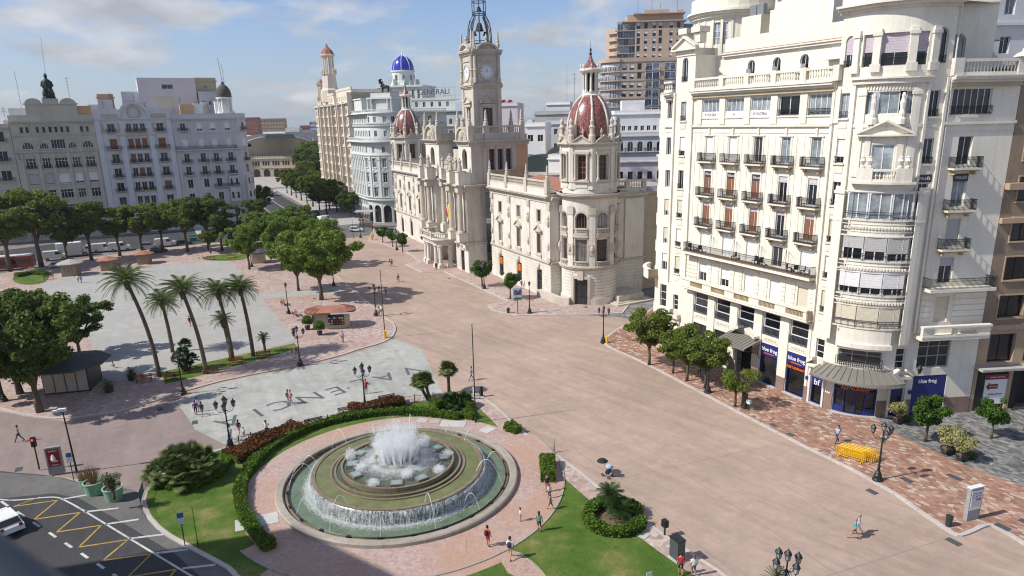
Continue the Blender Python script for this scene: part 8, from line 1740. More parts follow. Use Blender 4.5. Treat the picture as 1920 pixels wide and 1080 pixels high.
def hedge(name,pts,w,h,mat,label,dens=230,z=.13,cat='hedge',size=.11,group=None,rough=.12):
 T = thing(name,label,cat,(pts[0][0],pts[0][1],z),0,group); V = []; Q = []; n = len(pts); core = MB('leaf_dark')
 for i in range(n-1):
  a, b = Vector(pts[i]), Vector(pts[i+1]); d = b-a; L_ = d.length; d.normalize(); m_ = Vector((-d.y,d.x)); k = int(L_*(w+2*h)*dens); ww, hh = w/2-.1, h-.12
  core.prism([a+m_*ww,a-m_*ww,b-m_*ww,b+m_*ww],z,z+hh)
  t = RS.uniform(-.02,1.02,k)*L_; per = RS.uniform(0,w+2*h,k); side = np.where(per<h,-w/2,np.where(per>h+w,w/2,per-h-w/2)); zz_ = np.where(per<h,per,np.where(per>h+w,w+2*h-per,h)); j = RS.normal(size=(k,3))*.05; wob = 1+rough*np.sin(t*2.1+i)
  P = np.stack([a.x+d.x*t+m_.x*side*wob,a.y+d.y*t+m_.y*side*wob,z+zz_*wob],1)+j; nv = RS.normal(size=(k,3)); nv[:,2]+=.6; nv/=np.linalg.norm(nv,axis=1)[:,None]; tt = np.cross(nv,RS.normal(size=(k,3))); tt/=np.linalg.norm(tt,axis=1)[:,None]; bb_ = np.cross(nv,tt); s = size*RS.uniform(.6,1.4,(k,1))
  V.append(np.stack([P-tt*s,P+bb_*s*.6,P+tt*s,P-bb_*s*.6],1).reshape(-1,3))
 V = np.concatenate(V); me = bpy.data.meshes.new('leaves'); me.from_pydata(V.tolist(),[],np.arange(len(V)).reshape(-1,4).tolist()); me.materials.append(M[mat]); L0 = T.location
 put('leaves',me,T,(-L0[0],-L0[1],-L0[2]),kind='stuff'); core.build('core',T,loc=(-L0[0],-L0[1],-L0[2])); return T
sp = lambda L, it = 2:smooth_poly(PX(L,.13),it,False)
hedge('hedge',sp([(508,1032),(480,1003),(455,965),(449,925),(460,893),(486,860),(535,825),(600,798),(680,780),(770,774),(862,786)]),.8,.6,'leaf_hedge','long curved clipped hedge round the left of the fountain')
hedge('flowering_hedge',sp([(432,866),(470,846),(525,820),(560,806)]),2.2,.8,'leaf_red','reddish brown flowering hedge along the fence left of the benches',dens=150); hedge('flowering_hedge',sp([(655,776),(700,768),(758,758)]),1.7,.8,'leaf_red','shorter reddish hedge behind the fountain below the lamp',dens=150)
hedge('hedge',sp([(1026,868),(1028,905)]),1.1,.9,'leaf_hedge','short clipped hedge block at the right of the fountain'); hedge('hedge',sp([(872,778),(890,786)]),.9,.7,'leaf_hedge','little hedge end beside the tall thin pole'); hedge('hedge',sp([(952,804),(972,812)]),1.0,.7,'leaf_hedge','low round bush on the narrow lawn right of the fountain')
c = G(1152,975,.13); hedge('hedge',[(c[0]+2.05*math.cos(R(14*i)),c[1]+2.05*math.sin(R(14*i)))for i in range(1,26)],.75,.65,'leaf_hedge','clipped ring hedge round the cycad bed'); disc('bed_soil',c,2.0,'soil',.14)
hedge('hedge',sp([(300,905),(330,922),(375,915),(415,890),(425,868)]),.7,.5,'leaf_hedge','low hedge at the foot of the large fan palm clump'); hedge('hedge',sp([(30,520),(60,513),(88,516)]),1.2,.8,'leaf_hedge','low hedge on the small lawn left of the wooden kiosks',dens=90)
hedge('hedge',sp([(812,768),(835,760),(885,768)]),1.2,.9,'leaf_hedge','rounded green hedge below the dark fan palms')
# sparse blades on the nearest lawn
n = 26000; x = RS.uniform(-32,14,n); y = RS.uniform(38,72,n); poly = lawn
ok = inpoly(x,y,poly)&(np.hypot(x-FC[0],y-FC[1])>15.3); x, y = x[ok], y[ok]; n = len(x); a = RS.uniform(0,6.28,n); V = np.stack([np.stack([x,y,np.full(n,.13)],1),np.stack([x+.05*np.cos(a),y+.05*np.sin(a),np.full(n,.13)],1),np.stack([x+.04*np.sin(a),y+.04*np.cos(a),.13+RS.uniform(.04,.1,n)],1)],1).reshape(-1,3)
me = bpy.data.meshes.new('grass'); me.from_pydata(V.tolist(),[],np.arange(3*n).reshape(-1,3).tolist()); me.materials.append(M['lawn']); o = put('grass',me,kind='stuff'); o['label'] = 'short grass tufts on the fountain lawn'
# ================================================================ street furniture
def lamp_proto(n):
 T = thing('street_lamp','x','street lamp',(0,0,-50),0,'black iron street lamps'); b = MB('iron')
 b.lathe([(.42,0),(.42,.12),(.34,.2),(.3,.5),(.2,.62),(.24,.7),(.13,.85),(.1,1.2),(.13,1.26),(.085,1.35),(.06,3.7),(.1,3.75),(.1,3.85),(.05,3.95),(.045,4.5)],10,(0,0)); put('post',b.mesh('post',False),T)
 def lan(x,y,z):
  l = MB('iron','glass_light'); l.m('glass_light'); l.lathe([(.13,.1),(.2,.48)],6,(0,0),cap=False); l.m('iron'); l.lathe([(.03,-.05),(.14,.08),(.14,.11)],6,(0,0),cap=False); l.lathe([(.25,.47),(.24,.52),(.12,.68),(.05,.74),(.06,.8),(.01,.86)],6,(0,0),cap=False)
  for k in range(6):a = k*math.pi/3; l.tube([(.135*math.cos(a),.135*math.sin(a),.1),(.205*math.cos(a),.205*math.sin(a),.48)],.014,3)
  put('lantern',cached('lan',lambda:l.mesh('lantern')),T,(x,y,z))
 lan(0,0,4.5)
 if n>1:
  for k in range(n-1):
   a = 2*math.pi*k/(n-1); c, s = math.cos(a), math.sin(a); ar = MB('iron'); ar.tube([(.05,0,3.9),(.3,0,3.65),(.62,0,3.75),(.78,0,4.1)],.03,5); ar.tube([(.1,0,3.5),(.3,0,3.95),(.5,0,3.8),(.4,0,3.65)],.02,4); put('arm',cached('arm',lambda:ar.mesh('arm')),T,(0,0,0),a); lan(.78*c,.78*s,4.12)
 return T
LP = {n:lamp_proto(n)for n in(1,4,5)}; used = set()
def lamp(px,n,label,z=.13,s=1.0,rz=.3):
 p = G(*px,z); P = LP[n]
 if n in used:T = dup(P,(*p,z),rz,label,scale=s)
 else:used.add(n); T = P; T.location = (*p,z); T.rotation_euler = (0,0,rz); T.scale = (s,)*3; T['label'] = label
for a in(((1645,900),4,'four headed iron lamp beside the yellow barriers'),((685,766),5,'five headed lamp behind the fountain at the lettered pavement'),((432,838),5,'many headed lamp by the reddish hedge left of the fountain'),((993,587),1,'single lantern lamp before the town hall round tower'),((1131,642),4,'four headed lamp on the kerb corner by the yellow bin'),((1327,736),1,'tall lamp among the trees before the corner building'),((541,588),1,'single lantern lamp left of the red roofed kiosk'),((563,684),4,'four headed lamp at the square edge above the lettering'),((705,592),5,'five headed lamp beside the kiosk at the road'),((343,737),4,'lamp on the kerb in front of the tall palms'),((908,541),4,'lamp next to the orange tree nearest the portico'),((744,468),1,'lamp between the small orange trees of the left wing'),((8,752),4,'lamp cut by the left frame edge under dark trees'),((676,445),1,'lamp by the far crossing near the white car'),((626,536),1,'lamp half hidden by the forked plane tree'),((472,500),1,'lamp beside the small brown kiosk'),((1465,1172),5,'lamp at the bottom edge with only its lanterns in view',.0)):lamp(*a)
def pole(px,h,label,r=.07,z=.13,mat='iron_green',name='flag_pole',cat='pole'):
 p = G(*px,z); b = MB(mat); b.lathe([(r*1.6,0),(r*1.6,.5),(r,.55),(r*.6,h),(.01,h+.02)],8,(0,0)); T = thing(name,label,cat,(*p,z)); put('shaft',b.mesh('shaft'),T); return T
pole((892,792),10.6,'tall thin dark pole behind the fountain'); pole((722,632),10.0,'tall thin dark pole with a yellow bin by the kiosk corner'); pole((372,1026),3.4,'short thin dark pole on the lawn beside the blue sign',.03); pole((663,447),5,'short post beside the far crossing lamp',.06)
def boxthing(name,label,cat,px,parts,z=.13,rz=R(-64.5),group=None):
 """parts: (name, material, x0,x1,y0,y1,z0,z1)"""
 p = G(*px,z); T = thing(name,label,cat,(*p,z),rz,group)
 for q in parts:b = MB(q[1]); b.box(*q[2:8]); put(q[0],b.mesh(q[0]),T)
 return T
def tx(T,txt,size,mat,x,y,z,rz=0.0,name='lettering'):o = put(name,text_mesh(txt,size,mat,.004,.004,1.0),T,(x,y,z)); o.rotation_euler = (R(90),0,rz); return o
T = boxthing('information_totem','tall grey information totem with printed panel on the red pavement','sign',(1820,973),[('body','grey_plastic',-.62,.62,-.16,.16,0,2.7),('panel','sign_white',-.52,.52,-.18,-.16,.9,2.5),('cap','alu_white',-.66,.66,-.2,.2,2.7,2.78)],rz=R(18))
b = MB('sign_blue','sign_red','blind_grey')
for i in range(9):b.m('sign_blue' if i<4 else 'blind_grey'); [b.box(-.46+.32*k,-.2+.32*k,-.19,-.182,2.28-i*.14,2.34-i*.14)for k in range(3)]
b.m('sign_red'); b.box(.0,.44,-.19,-.182,1.68,1.8); put('print',b.mesh('print'),T)
T = boxthing('poster_totem','red backlit poster panel on a grey stand by the left road','sign',(108,887),[('stand','grey_plastic',-.62,.62,-.14,.14,0,2.6),('poster','sign_red',-.48,.48,-.16,-.14,.75,2.45)],rz=R(20)); b = MB('sign_white'); b.lathe([(.01,1.5),(.12,1.35),(.2,1.45),(.14,1.75),(.05,1.95)],8,(-.05,-.2),cap=False); b.box(-.2,.25,-.19,-.165,1.2,1.32); put('print',b.mesh('print'),T); tx(T,'NUEVO',.2,'sign_white',0,-.165,2.25); tx(T,'VALENCIA',.12,'sign_white',0,-.165,.9)
T = boxthing('poster_totem','tall poster panel on a thin post before the town hall tower','sign',(971,588),[('post','iron_grey',-.06,.06,-.06,.06,0,2.2),('frame','grey_plastic',-.72,.72,-.1,.1,2.2,4.2),('poster','sign_white',-.64,.64,-.12,-.1,2.3,4.1)],rz=R(12)); b = MB('sign_blue','green_bin','sign_red','blind_cream'); b.m('sign_blue'); b.box(-.6,.6,-.13,-.122,3.1,4.0); b.m('green_bin'); b.box(-.6,.6,-.13,-.122,2.35,2.7); b.m('sign_red'); b.box(-.1,.3,-.14,-.131,3.2,3.7); b.m('blind_cream'); b.box(-.05,.2,-.14,-.131,3.7,3.95); b.box(-.5,.1,-.14,-.122,2.75,3.1); put('print',b.mesh('print'),T)
def bin_(px,label,mat='dark_plastic',r=.24,h=.85,z=.13,name='litter_bin',cat='bin'):p = G(*px,z); T = thing(name,label,cat,(*p,z)); b = MB(mat); b.lathe([(r*.9,0),(r,h*.85),(r*1.1,h*.86),(r*1.1,h),(r*.7,h)],14,(0,0)); put('bin_body',b.mesh('bin_body'),T)
bin_((1778,986),'round dark litter bin by the grey information totem'); bin_((953,587),'dark litter bin beside the poster post at the town hall'); bin_((722,634),'yellow bin fixed at the foot of the tall pole','yellow_paint',.22,1.1); bin_((1138,643),'yellow bin at the foot of the corner lamp','yellow_paint',.2,.9); bin_((697,450),'small yellow post bin by the far crossing','yellow_paint',.3,1.5); bin_((70,768),'black bin at the trunk of the huge dark tree'); bin_((182,712),'short dark bollard by the dark kiosk')
boxthing('junction_cabinet','dark green electrical cabinet on the lawn corner at the bottom','cabinet',(1269,1048),[('plinth','concrete',-.5,.5,-.38,.38,0,.15),('body','iron_grey',-.45,.45,-.32,.32,.15,1.6),('lid','iron',-.49,.49,-.36,.36,1.6,1.68)])
boxthing('post_box','small dark box on a post by the lawn edge','post box',(1246,1003),[('post','iron',-.05,.05,-.05,.05,0,.7),('body','iron',-.22,.22,-.18,.18,.7,1.25)]); boxthing('advert_column','tall narrow black post panel near the sparse red tree','sign',(1395,766),[('body','dark_plastic',-.28,.28,-.16,.16,0,1.75)]); boxthing('small_sign','small white box sign beside the black panel','sign',(1403,770),[('post','iron',-.04,.04,-.04,.04,0,.8),('board','sign_white',-.22,.22,-.12,.12,.8,1.2)])
boxthing('bollard','short dark post at the tip of the garden beside the tall pole','bollard',(903,742),[('shaft','iron',-.14,.14,-.14,.14,0,1.1)]); boxthing('white_box','small white meter box next to the tall pole foot','box',(889,742),[('body','sign_white',-.1,.1,-.1,.1,.3,1.0),('post','steel',-.03,.03,-.03,.03,0,.3)])
for px, l, c in(((347,1023),'blue and white information sign on the kerb of the lawn','sign_blue'),((139,902),'small blue street sign beside the camera post','sign_blue'),((1216,1098),'little white notice on the bottom lawn','sign_white')):
 h = 2.7 if c=='sign_blue' else 1.0; boxthing('street_sign',l,'sign',px,[('post','iron',-.03,.03,-.03,.03,0,h),('board',c,-.22,.22,-.05,-.03,h-.35,h+.05),('lower_board','sign_white',-.22,.22,-.05,-.03,h-.85,h-.4)],rz=R(20))
p = G(144,884,.1); T = thing('camera_post','dark slanting post carrying a white street light and camera head','lamp post',(*p,.1)); b = MB('iron'); b.tube([(0,0,0),(-.15,0,6.0)],[.09,.05],8); put('post',b.mesh('post'),T); b = MB('alu_white'); b.box(-.5,.15,-.16,.16,5.95,6.2,R(15)); b.box(-.95,-.5,-.14,.14,5.9,6.1,R(15)); put('lamp_head',b.mesh('lamp_head'),T)
def signal(px,label,h=3.1,z=.1):
 p = G(*px,z); T = thing('traffic_light',label,'traffic light',(*p,z),R(10),'traffic lights'); b = MB('iron'); b.lathe([(.07,0),(.06,h-.8)],8,(0,0)); put('post',b.mesh('post'),T); b = MB('iron'); b.box(-.18,.18,-.16,.16,h-.8,h+.1); put('signal_head',b.mesh('signal_head'),T); l = MB('lamp_red'); l.lathe([(.1,0),(.1,.03)],10,(0,0)); o = put('red_lamp',l.mesh('red_lamp'),T,(0,-.17,h-.1)); o.rotation_euler = (R(90),0,0)
signal((74,880),'red pedestrian traffic light at the left kerb'); signal((632,436),'red traffic light left of the bus shelter',4.2); signal((682,432),'red traffic light in front of the white arcade',3.6); signal((700,446),'traffic light beside the far lamp',3.6)
# thin fence along the garden
fp = smooth_poly(PX([(430,842),(455,832),(520,815),(600,797),(660,784),(720,768),(760,757),(830,749),(900,748)],.13),1,False)
T = thing('garden_fence','low dark iron fence along the garden side facing the lettering','fence',(*fp[0],.13)); fb_ = MB('iron_grey')
def fence_run(P,b,h=.85,sp_=.14,pst=2.2):
 acc = 0
 for i in range(len(P)-1):
  a, c = P[i], P[i+1]; L_ = math.dist(a,c); k = int(L_/sp_)+1
  for t in range(k):x, y = a[0]+(c[0]-a[0])*t/k, a[1]+(c[1]-a[1])*t/k; b.box(-.01,.01,-.01,.01,.13,.13+h,0,(x,y))
  for z in(.22,.1+h):b.tube([(*a,z),(*c,z)],.018,4,False)
fence_run(fp,fb_); fb_.build('rail',T,kind='stuff',loc=(-fp[0][0],-fp[0][1],-.13))
for i in range(0,len(fp),1):b = MB('iron'); b.box(-.04,.04,-.04,.04,0,1.0); put('fence_post',cached('fpst',lambda:b.mesh('fence_post')),T,(fp[i][0]-fp[0][0],fp[i][1]-fp[0][1],0))
fq = PX([(268,930),(263,950),(268,968)],.13); T = thing('garden_fence','short curved iron fence at the left tip of the lawn','fence',(*fq[0],.13)); fb_ = MB('iron_grey'); fence_run(smooth_poly(fq+PX([(285,905)],.13),1,False)if 0 else PX([(290,902),(270,922),(263,945),(268,968)],.13),fb_,1.0); fb_.build('rail',T,kind='stuff',loc=(-fq[0][0],-fq[0][1],-.13))
pole((1039,846),1.3,'short grey post at the right kerb of the garden',.05,mat='steel',name='post')
# benches
def bench_proto():
 T = thing('bench','x','bench',(0,0,-50),0,'park benches')
 for k in range(4):b = MB('wood_brown'); b.box(-.95,.95,-.05,.05,-.015,.015); put('slat',cached('slat',lambda:b.mesh('slat')),T,(0,-.18+k*.13,.45))
 for k in range(3):o = put('slat',_cache['slat'],T,(0,.27+k*.03,.6+k*.13)); o.rotation_euler = (R(80),0,0)
 for x in(-.8,.8):b = MB('iron'); b.tube([(0,-.25,0),(0,-.2,.42),(0,.22,.43),(0,.38,.95)],.03,5); b.tube([(0,.3,0),(0,.22,.43)],.03,5); put('leg',cached('bleg',lambda:b.mesh('leg')),T,(x,0,0))
 return T
BP = bench_proto(); first = [True]
def bench(px,rz,label,mat=None):
 p = G(*px,.13)
 if first[0]:first[0] = False; BP.location = (*p,.13); BP.rotation_euler = (0,0,rz); BP['label'] = label; T = BP
 else:T = dup(BP,(*p,.13),rz,label)
 if mat:b = MB(*mat); [(b.m(mc),b.box(-.97,.97,-.26+.16*i,-.1+.16*i,.47,.5))for i,mc in enumerate(mat)]; put('seat_cover',b.mesh('seat_cover'),T)
for px, rz, l, mt in(((553,812),R(30),'left wooden bench along the garden fence',None),((590,801),R(30),'second wooden bench along the garden fence',None),((652,779),R(28),'wooden bench right of the many headed lamp',None),((727,756),R(25),'wooden bench at the right end of the fence',None),((443,684),R(22),'bench painted red and yellow below the small palm',('flag_red','flag_yellow','flag_red')),((495,672),R(22),'red bench by the cycad palm',('red_paint',)),((395,700),R(22),'red bench left of the red and yellow one',('red_paint',)),((270,716),R(22),'bench with yellow and red cover at the foot of the tallest palm',('flag_red','flag_yellow')),((325,712),R(22),'red bench behind the kerb lamp',('red_paint',)),((530,572),R(-64),'red bench on the square side left of the kiosk',('red_paint',)),((552,592),R(-64),'red bench just below the other one left of the kiosk',('red_paint',)),((434,484),R(10),'yellow and red bench on the far lawn',('flag_yellow','flag_red')),((395,487),R(10),'pale red bench at the far lawn edge',('shop_orange',)),((92,524),R(30),'red bench on the small left lawn',('red_paint',))):bench(px,rz,l,mt)
# yellow barriers stacked on the pavement
def barrier():
 T = thing('crowd_barrier','x','barrier',(0,0,-50),0,'yellow steel barriers stacked side by side'); b = MB('yellow_paint'); b.tube([(-1.15,0,.12),(-1.15,0,1.05),(-1.05,0,1.1),(1.05,0,1.1),(1.15,0,1.05),(1.15,0,.12)],.028,5); b.tube([(-1.15,0,.25),(1.15,0,.25)],.022,4); put('frame',b.mesh('frame'),T)
 b = MB('yellow_paint'); [b.box(-1.0+.142*i-.014,-1.0+.142*i+.014,-.014,.014,.25,1.1)for i in range(15)]; put('bars',b.mesh('bars'),T); b = MB('yellow_paint'); [b.box(x-.03,x+.03,-.28,.28,0,.1)for x in(-1.0,1.0)]; put('foot',b.mesh('foot'),T); return T
BR = barrier(); pb = G(1592,862,.13)
for i in range(8):
 loc = (pb[0]+.42*DN[0]*(i%4)*.45+DU[0]*(i//4)*.5,pb[1]+.42*DN[1]*(i%4)*.45+DU[1]*(i//4)*.5,.13); loc = (loc[0]+.22*i*.5,loc[1]+.08*i,.13)
 l = 'yellow steel barrier leaning in the stack by the four headed lamp'
 if i==0:BR.location = loc; BR.rotation_euler = (0,0,R(-42)); BR['label'] = l
 else:dup(BR,loc,R(-42+i*.6),l)
 # chairs and planters left on the terrace of the corner building
CH = None
for i, (s_,lb)in enumerate(((-17.9,'at the left end of the terrace'),(-17.2,'second from the left end'),(-16.2,'third from the left end'),(-10.6,'left of the middle awning arm'),(-7.4,'beside the round table plants'),(-6.3,'right of the middle'),(-2.6,'near the open door'),(-1.7,'among the plants at the right'),(-.8,'at the right end of the terrace'))):
 P = FLm.P(s_,13.87,.55)
 if CH is None:
  CH = thing('terrace_chair','x','chair',P,.4,'dark chairs on the long terrace'); b = MB('iron'); b.box(-.24,.24,-.24,.24,.42,.46); put('seat',b.mesh('seat'),CH); b = MB('iron'); b.box(-.24,.24,.2,.24,.46,.95); put('backrest',b.mesh('backrest'),CH)
  for x in(-.2,.2):
   for y in(-.2,.2):b = MB('iron'); b.box(x-.02,x+.02,y-.02,y+.02,0,.42); put('leg',b.mesh('leg'),CH)
  T = CH
 else:T = dup(CH,P,i*1.3)
 T['label'] = 'dark iron chair on the long terrace '+lb
 # kiosks
def stadium(L_,r,n=8):return[(L_/2+r*math.cos(-math.pi/2+math.pi*i/n),r*math.sin(-math.pi/2+math.pi*i/n))for i in range(n+1)]+[(-L_/2+r*math.cos(math.pi/2+math.pi*i/n),r*math.sin(math.pi/2+math.pi*i/n))for i in range(n+1)]
p = G(622,612,.13); T = thing('flower_kiosk','round ended kiosk with a low red tiled roof and glazed front','kiosk',(*p,.13),R(5))
def sprism(name,L_,r,z0,z1,mat,L2=None,r2=None):b = MB(mat); a, c = stadium(L_,r), stadium(L2 if L2 is not None else L_,r2 if r2 is not None else r); n = len(a); b.raw([(x,y,z0)for x,y in a]+[(x,y,z1)for x,y in c],[(i,(i+1)%n,n+(i+1)%n,n+i)for i in range(n)]+[tuple(range(n,2*n))]); put(name,b.mesh(name),T)
sprism('body',3.0,1.35,0,2.5,'kiosk_cream'); sprism('roof',3.4,2.2,2.75,3.1,'terracotta',2.6,1.0); sprism('fascia',3.4,2.2,2.45,2.75,'wood_brown')
rb_ = MB('terracotta'); [rb_.tube([((2.2*c*1.0+(1.7 if c>0 else-1.7))if abs(c)>.1 else 0,2.2*s,2.78),((1.0*c+(1.3 if c>0 else-1.3))if abs(c)>.1 else 0,s,3.22)],.05,4)for c,s in((math.cos(k*math.pi/9),math.sin(k*math.pi/9))for k in range(18))]; put('roof_rib',rb_.mesh('roof_rib'),T)
b = MB('alu_white'); b.box(.4,3.7,-2.3,-2.2,2.5,2.7); put('sign_band',b.mesh('sign_band'),T); b = MB('glass_dark'); b.box(-.2,2.2,-1.42,-1.37,.6,2.2); put('pane',b.mesh('pane'),T)
for i in range(18):mg = MB(rnd.choice(('sign_white','sign_red','shop_orange','sign_blue','blind_cream'))); mg.box(-.12,.12,-.02,.02,0,.22); put('magazine',mg.mesh('magazine'),T,(-.05+.4*(i%6),-1.45,.75+.42*(i//6)))
for px, s, mt, l, rf in(((205,506),1.0,'kiosk_wood','small wooden kiosk with a red hipped roof on the far side','terracotta'),((135,516),1.15,'kiosk_wood','wooden kiosk with a grey green roof left of the red roofed one','granite_grey'),((272,494),1.0,'kiosk_wood','red roofed kiosk half hidden by the tallest palm','terracotta'),((486,492),1.05,'kiosk_cream','small brown kiosk at the square corner under plane trees','roof_dark'),((140,725),1.9,'dark_plastic','large dark kiosk under the huge tree at the lower left','roof_dark')):
 p = G(*px,.13); T = thing('kiosk',l,'kiosk',(*p,.13),R(12),'kiosks round the square'); T.scale = (s,s,s if s<1.5 else 1.35); b = MB(mt); b.box(-1.3,1.3,-1.1,1.1,0,2.3); put('body',b.mesh('body'),T); b = MB(rf); b.lathe([(2.3,2.25),(2.3,2.4),(.5,3.0),(.01,3.05)],8,(0,0),ph=R(22.5)); put('roof',b.mesh('roof'),T)
 for k in range(4):b = MB('kiosk_cream' if s>1.5 else mt); b.box(-.28,.28,-.03,.03,.15,2.05); put('shutter',cached(('ks',mt,s>1.5),lambda:b.mesh('shutter')),T,(-.95+.63*k,-1.13,0))
p = G(688,428,0); T = thing('bus_shelter','grey bus shelter with a flat roof before the white arcade','shelter',(*p,0),R(0)); b = MB('granite_grey'); b.box(-3.2,3.2,-1.5,1.5,5.0,5.4,0,(0,0),.3); put('roof',b.mesh('roof'),T); b = MB('iron'); b.box(-1.9,-1.7,-.1,.1,0,5); b.box(1.7,1.9,-.1,.1,0,5); put('post',b.mesh('post'),T); b = MB('glass_clear'); b.box(-1.6,1.6,-.05,.05,.3,4.2); put('pane',b.mesh('pane'),T)
for px, l, c in(((492,452-4),'green recycling bank with a white band beside the pine','green_bin'),((468,452),'green recycling bank left of its twin','green_bin')):boxthing('recycling_bank',l,'bin',(px[0]-105+0,px[1]+0),[('body',c,-.8,.8,-.7,.7,0,1.7),('band','sign_white',-.82,.82,-.72,.72,1.0,1.3)],z=.0,rz=.3)
T = None
# ================================================================ vehicles
def wheelm(r=.33,w=.2):
 def mk():b = MB('rubber','steel'); b.lathe([(r*.55,-w/2),(r,-w/2),(r,w/2),(r*.55,w/2)],16,(0,0),cap=False); b.m('steel'); b.lathe([(.02,-w/2+.02),(r*.56,-w/2)],12,(0,0),cap=False); b.lathe([(r*.56,w/2),(.02,w/2-.02)],12,(0,0),cap=False); b.V = [(x,z,y)for x,y,z in b.V]; return b.mesh('wheel',False)
 return cached(('whl',r),mk)
def vehicle(px,rz,kind,paint,label,z=.01,cat=None,s=1.0):
 p = G(*px,z); S = {'car':(4.1,1.72,[(-2.05,.35),(-2.05,.78),(-1.9,.9),(-1.55,1.38),(-1.3,1.44),(.2,1.44),(.95,.95),(1.75,.85),(2.03,.68),(2.05,.35)],3,7),'suv':(4.6,1.85,[(-2.3,.4),(-2.3,.9),(-2.15,1.0),(-1.95,1.6),(-1.7,1.68),(.3,1.68),(1.05,1.1),(2.0,1.0),(2.28,.8),(2.3,.4)],3,7),'van':(4.6,1.9,[(-2.3,.35),(-2.3,1.85),(-2.15,2.0),(.7,2.0),(1.35,1.25),(2.1,1.1),(2.3,.8),(2.3,.35)],2,5)}
 if kind in S:
  L_, w, prof, i0, i1 = S[kind]; T = thing('parked_'+('van' if kind=='van' else 'car'),label,'van' if kind=='van' else 'car',(*p,z),rz,'vehicles on the far street' if s==1 else None); b = MB(paint); n = len(prof); zb = prof[1][1]
  def hw(zz_):return w/2-(max(0,zz_-zb)*.22 if kind!='van' else max(0,zz_-1.2)*.08)
  V = [(x,-hw(zz_),zz_)for x,zz_ in prof]+[(x,hw(zz_),zz_)for x,zz_ in prof]; b.raw(V,[(i,n+i,n+(i+1)%n,(i+1)%n)for i in range(n)]+[tuple(range(n)),tuple(range(2*n-1,n-1,-1))]); put('body',b.mesh('body'),T)
  g = MB('glass_dark'); a, c = prof[i1-1], prof[i1-2]if kind!='van' else prof[3]
  if kind=='van':fr, rr = (prof[4],prof[3]), None
  else:fr, rr = (prof[6],prof[5]), (prof[2],prof[3])
  def quad(lo,hi,e):f = lambda t:(lo[0]+(hi[0]-lo[0])*t+e,lo[1]+(hi[1]-lo[1])*t+.012); A, B_ = f(.1), f(.9); g.face([(A[0],-hw(A[1])+.1,A[1]),(A[0],hw(A[1])-.1,A[1]),(B_[0],hw(B_[1])-.08,B_[1]),(B_[0],-hw(B_[1])+.08,B_[1])])
  quad(*fr,.012)
  if rr:quad(*rr,-.012)
  for sd in(-1,1):
   if kind=='van':P = [(.1,1.25),(1.2,1.25),(.68,1.85),(.1,1.85)]
   else:zt, x0, x1 = prof[4][1]-.08, prof[2][0]+.25, prof[6][0]-.15; P = [(x0,zb+.16),(x1,zb+.16),(prof[5][0]-.02,zt),(prof[4][0]+.02,zt)]
   g.face([(x,sd*(hw(q)+.008),q)for x,q in P])
  put('window',g.mesh('window'),T)
  for x in(-L_*.31,L_*.31):
   for y in(-w/2+.08,w/2-.08):put('wheel',wheelm(),T,(x,y,.33))
  for y in(-w*.36,w*.36):h = MB('glass_light'); h.box(-.03,.03,-.16,.16,-.07,.07); put('headlight',cached('hl',lambda:h.mesh('headlight')),T,(L_/2-.01,y,.66)); h = MB('red_paint'); h.box(-.03,.03,-.12,.12,-.12,.12); put('tail_light',cached('tl',lambda:h.mesh('tail_light')),T,(-L_/2+.0,y,.82))
 else:
  bus = kind=='bus'; T = thing('city_bus' if bus else 'box_truck',label,'bus' if bus else 'truck',(*p,z),rz); L_, h = (11.5,3.0)if bus else(6.5,3.1); b = MB(paint); b.box(-L_/2,L_/2-(0 if bus else 1.6),-1.2,1.2,.45,h,0,(0,0),.03); put('body',b.mesh('body'),T)
  if bus:g = MB('glass_dark'); g.box(-5.4,5.4,-1.22,1.22,1.3,2.35); put('window',g.mesh('window'),T); g = MB('alu_white'); g.box(-5.6,5.6,-1.1,1.1,3.0,3.25); put('roof_unit',g.mesh('roof_unit'),T)
  else:c = MB('white_paint'); c.box(L_/2-1.5,L_/2,-1.05,1.05,.45,2.2,0,(0,0),.08); put('cab',c.mesh('cab'),T); g = MB('glass_dark'); g.box(L_/2-.9,L_/2+.01,-1.0,1.0,1.3,1.95); put('window',g.mesh('window'),T)
  for x in(-L_*.33,L_*.33):
   for y in(-1.08,1.08):put('wheel',wheelm(.45),T,(x,y,.45))
 if kind in('van','truck')and cat is None:s*=1.12
 if s!=1:T.scale = (s,)*3
 return T
a_ = R(28);
for px, k, pt, l in(((12,506),'bus','red_paint','dark red city bus at the left edge under the trees'),((105,487),'van','white_paint','white van right behind the red bus'),((140,480),'truck','alu_white','pale box lorry between the white vans'),((166,474),'car','white_paint','white car right of the pale lorry'),((195,472),'van','white_paint','white delivery van with a yellow logo near the wooden kiosk'),((226,470),'van','white_paint','white van next to the logo van'),((280,466),'suv','silver_paint','silver estate car with a dark car in front of it'),((312,462),'van','white_paint','small white van at the right of the row'),((346,460),'car','black_paint','dark car at the right end of the row'),((298,474),'car','black_paint','black car in front of the silver estate'),((112,502),'car','silver_paint','silver car behind the grey roofed kiosk')):vehicle(px,a_ if k!='bus' else R(20),k,pt,l,cat=None)
T = vehicle((668,434),R(4),'car','white_paint','white car crossing at the far end of the plaza'); vehicle((728,438),R(182),'suv','silver_paint','silver white estate car by the town hall left end')
lg = MB('yellow_paint','sign_blue')
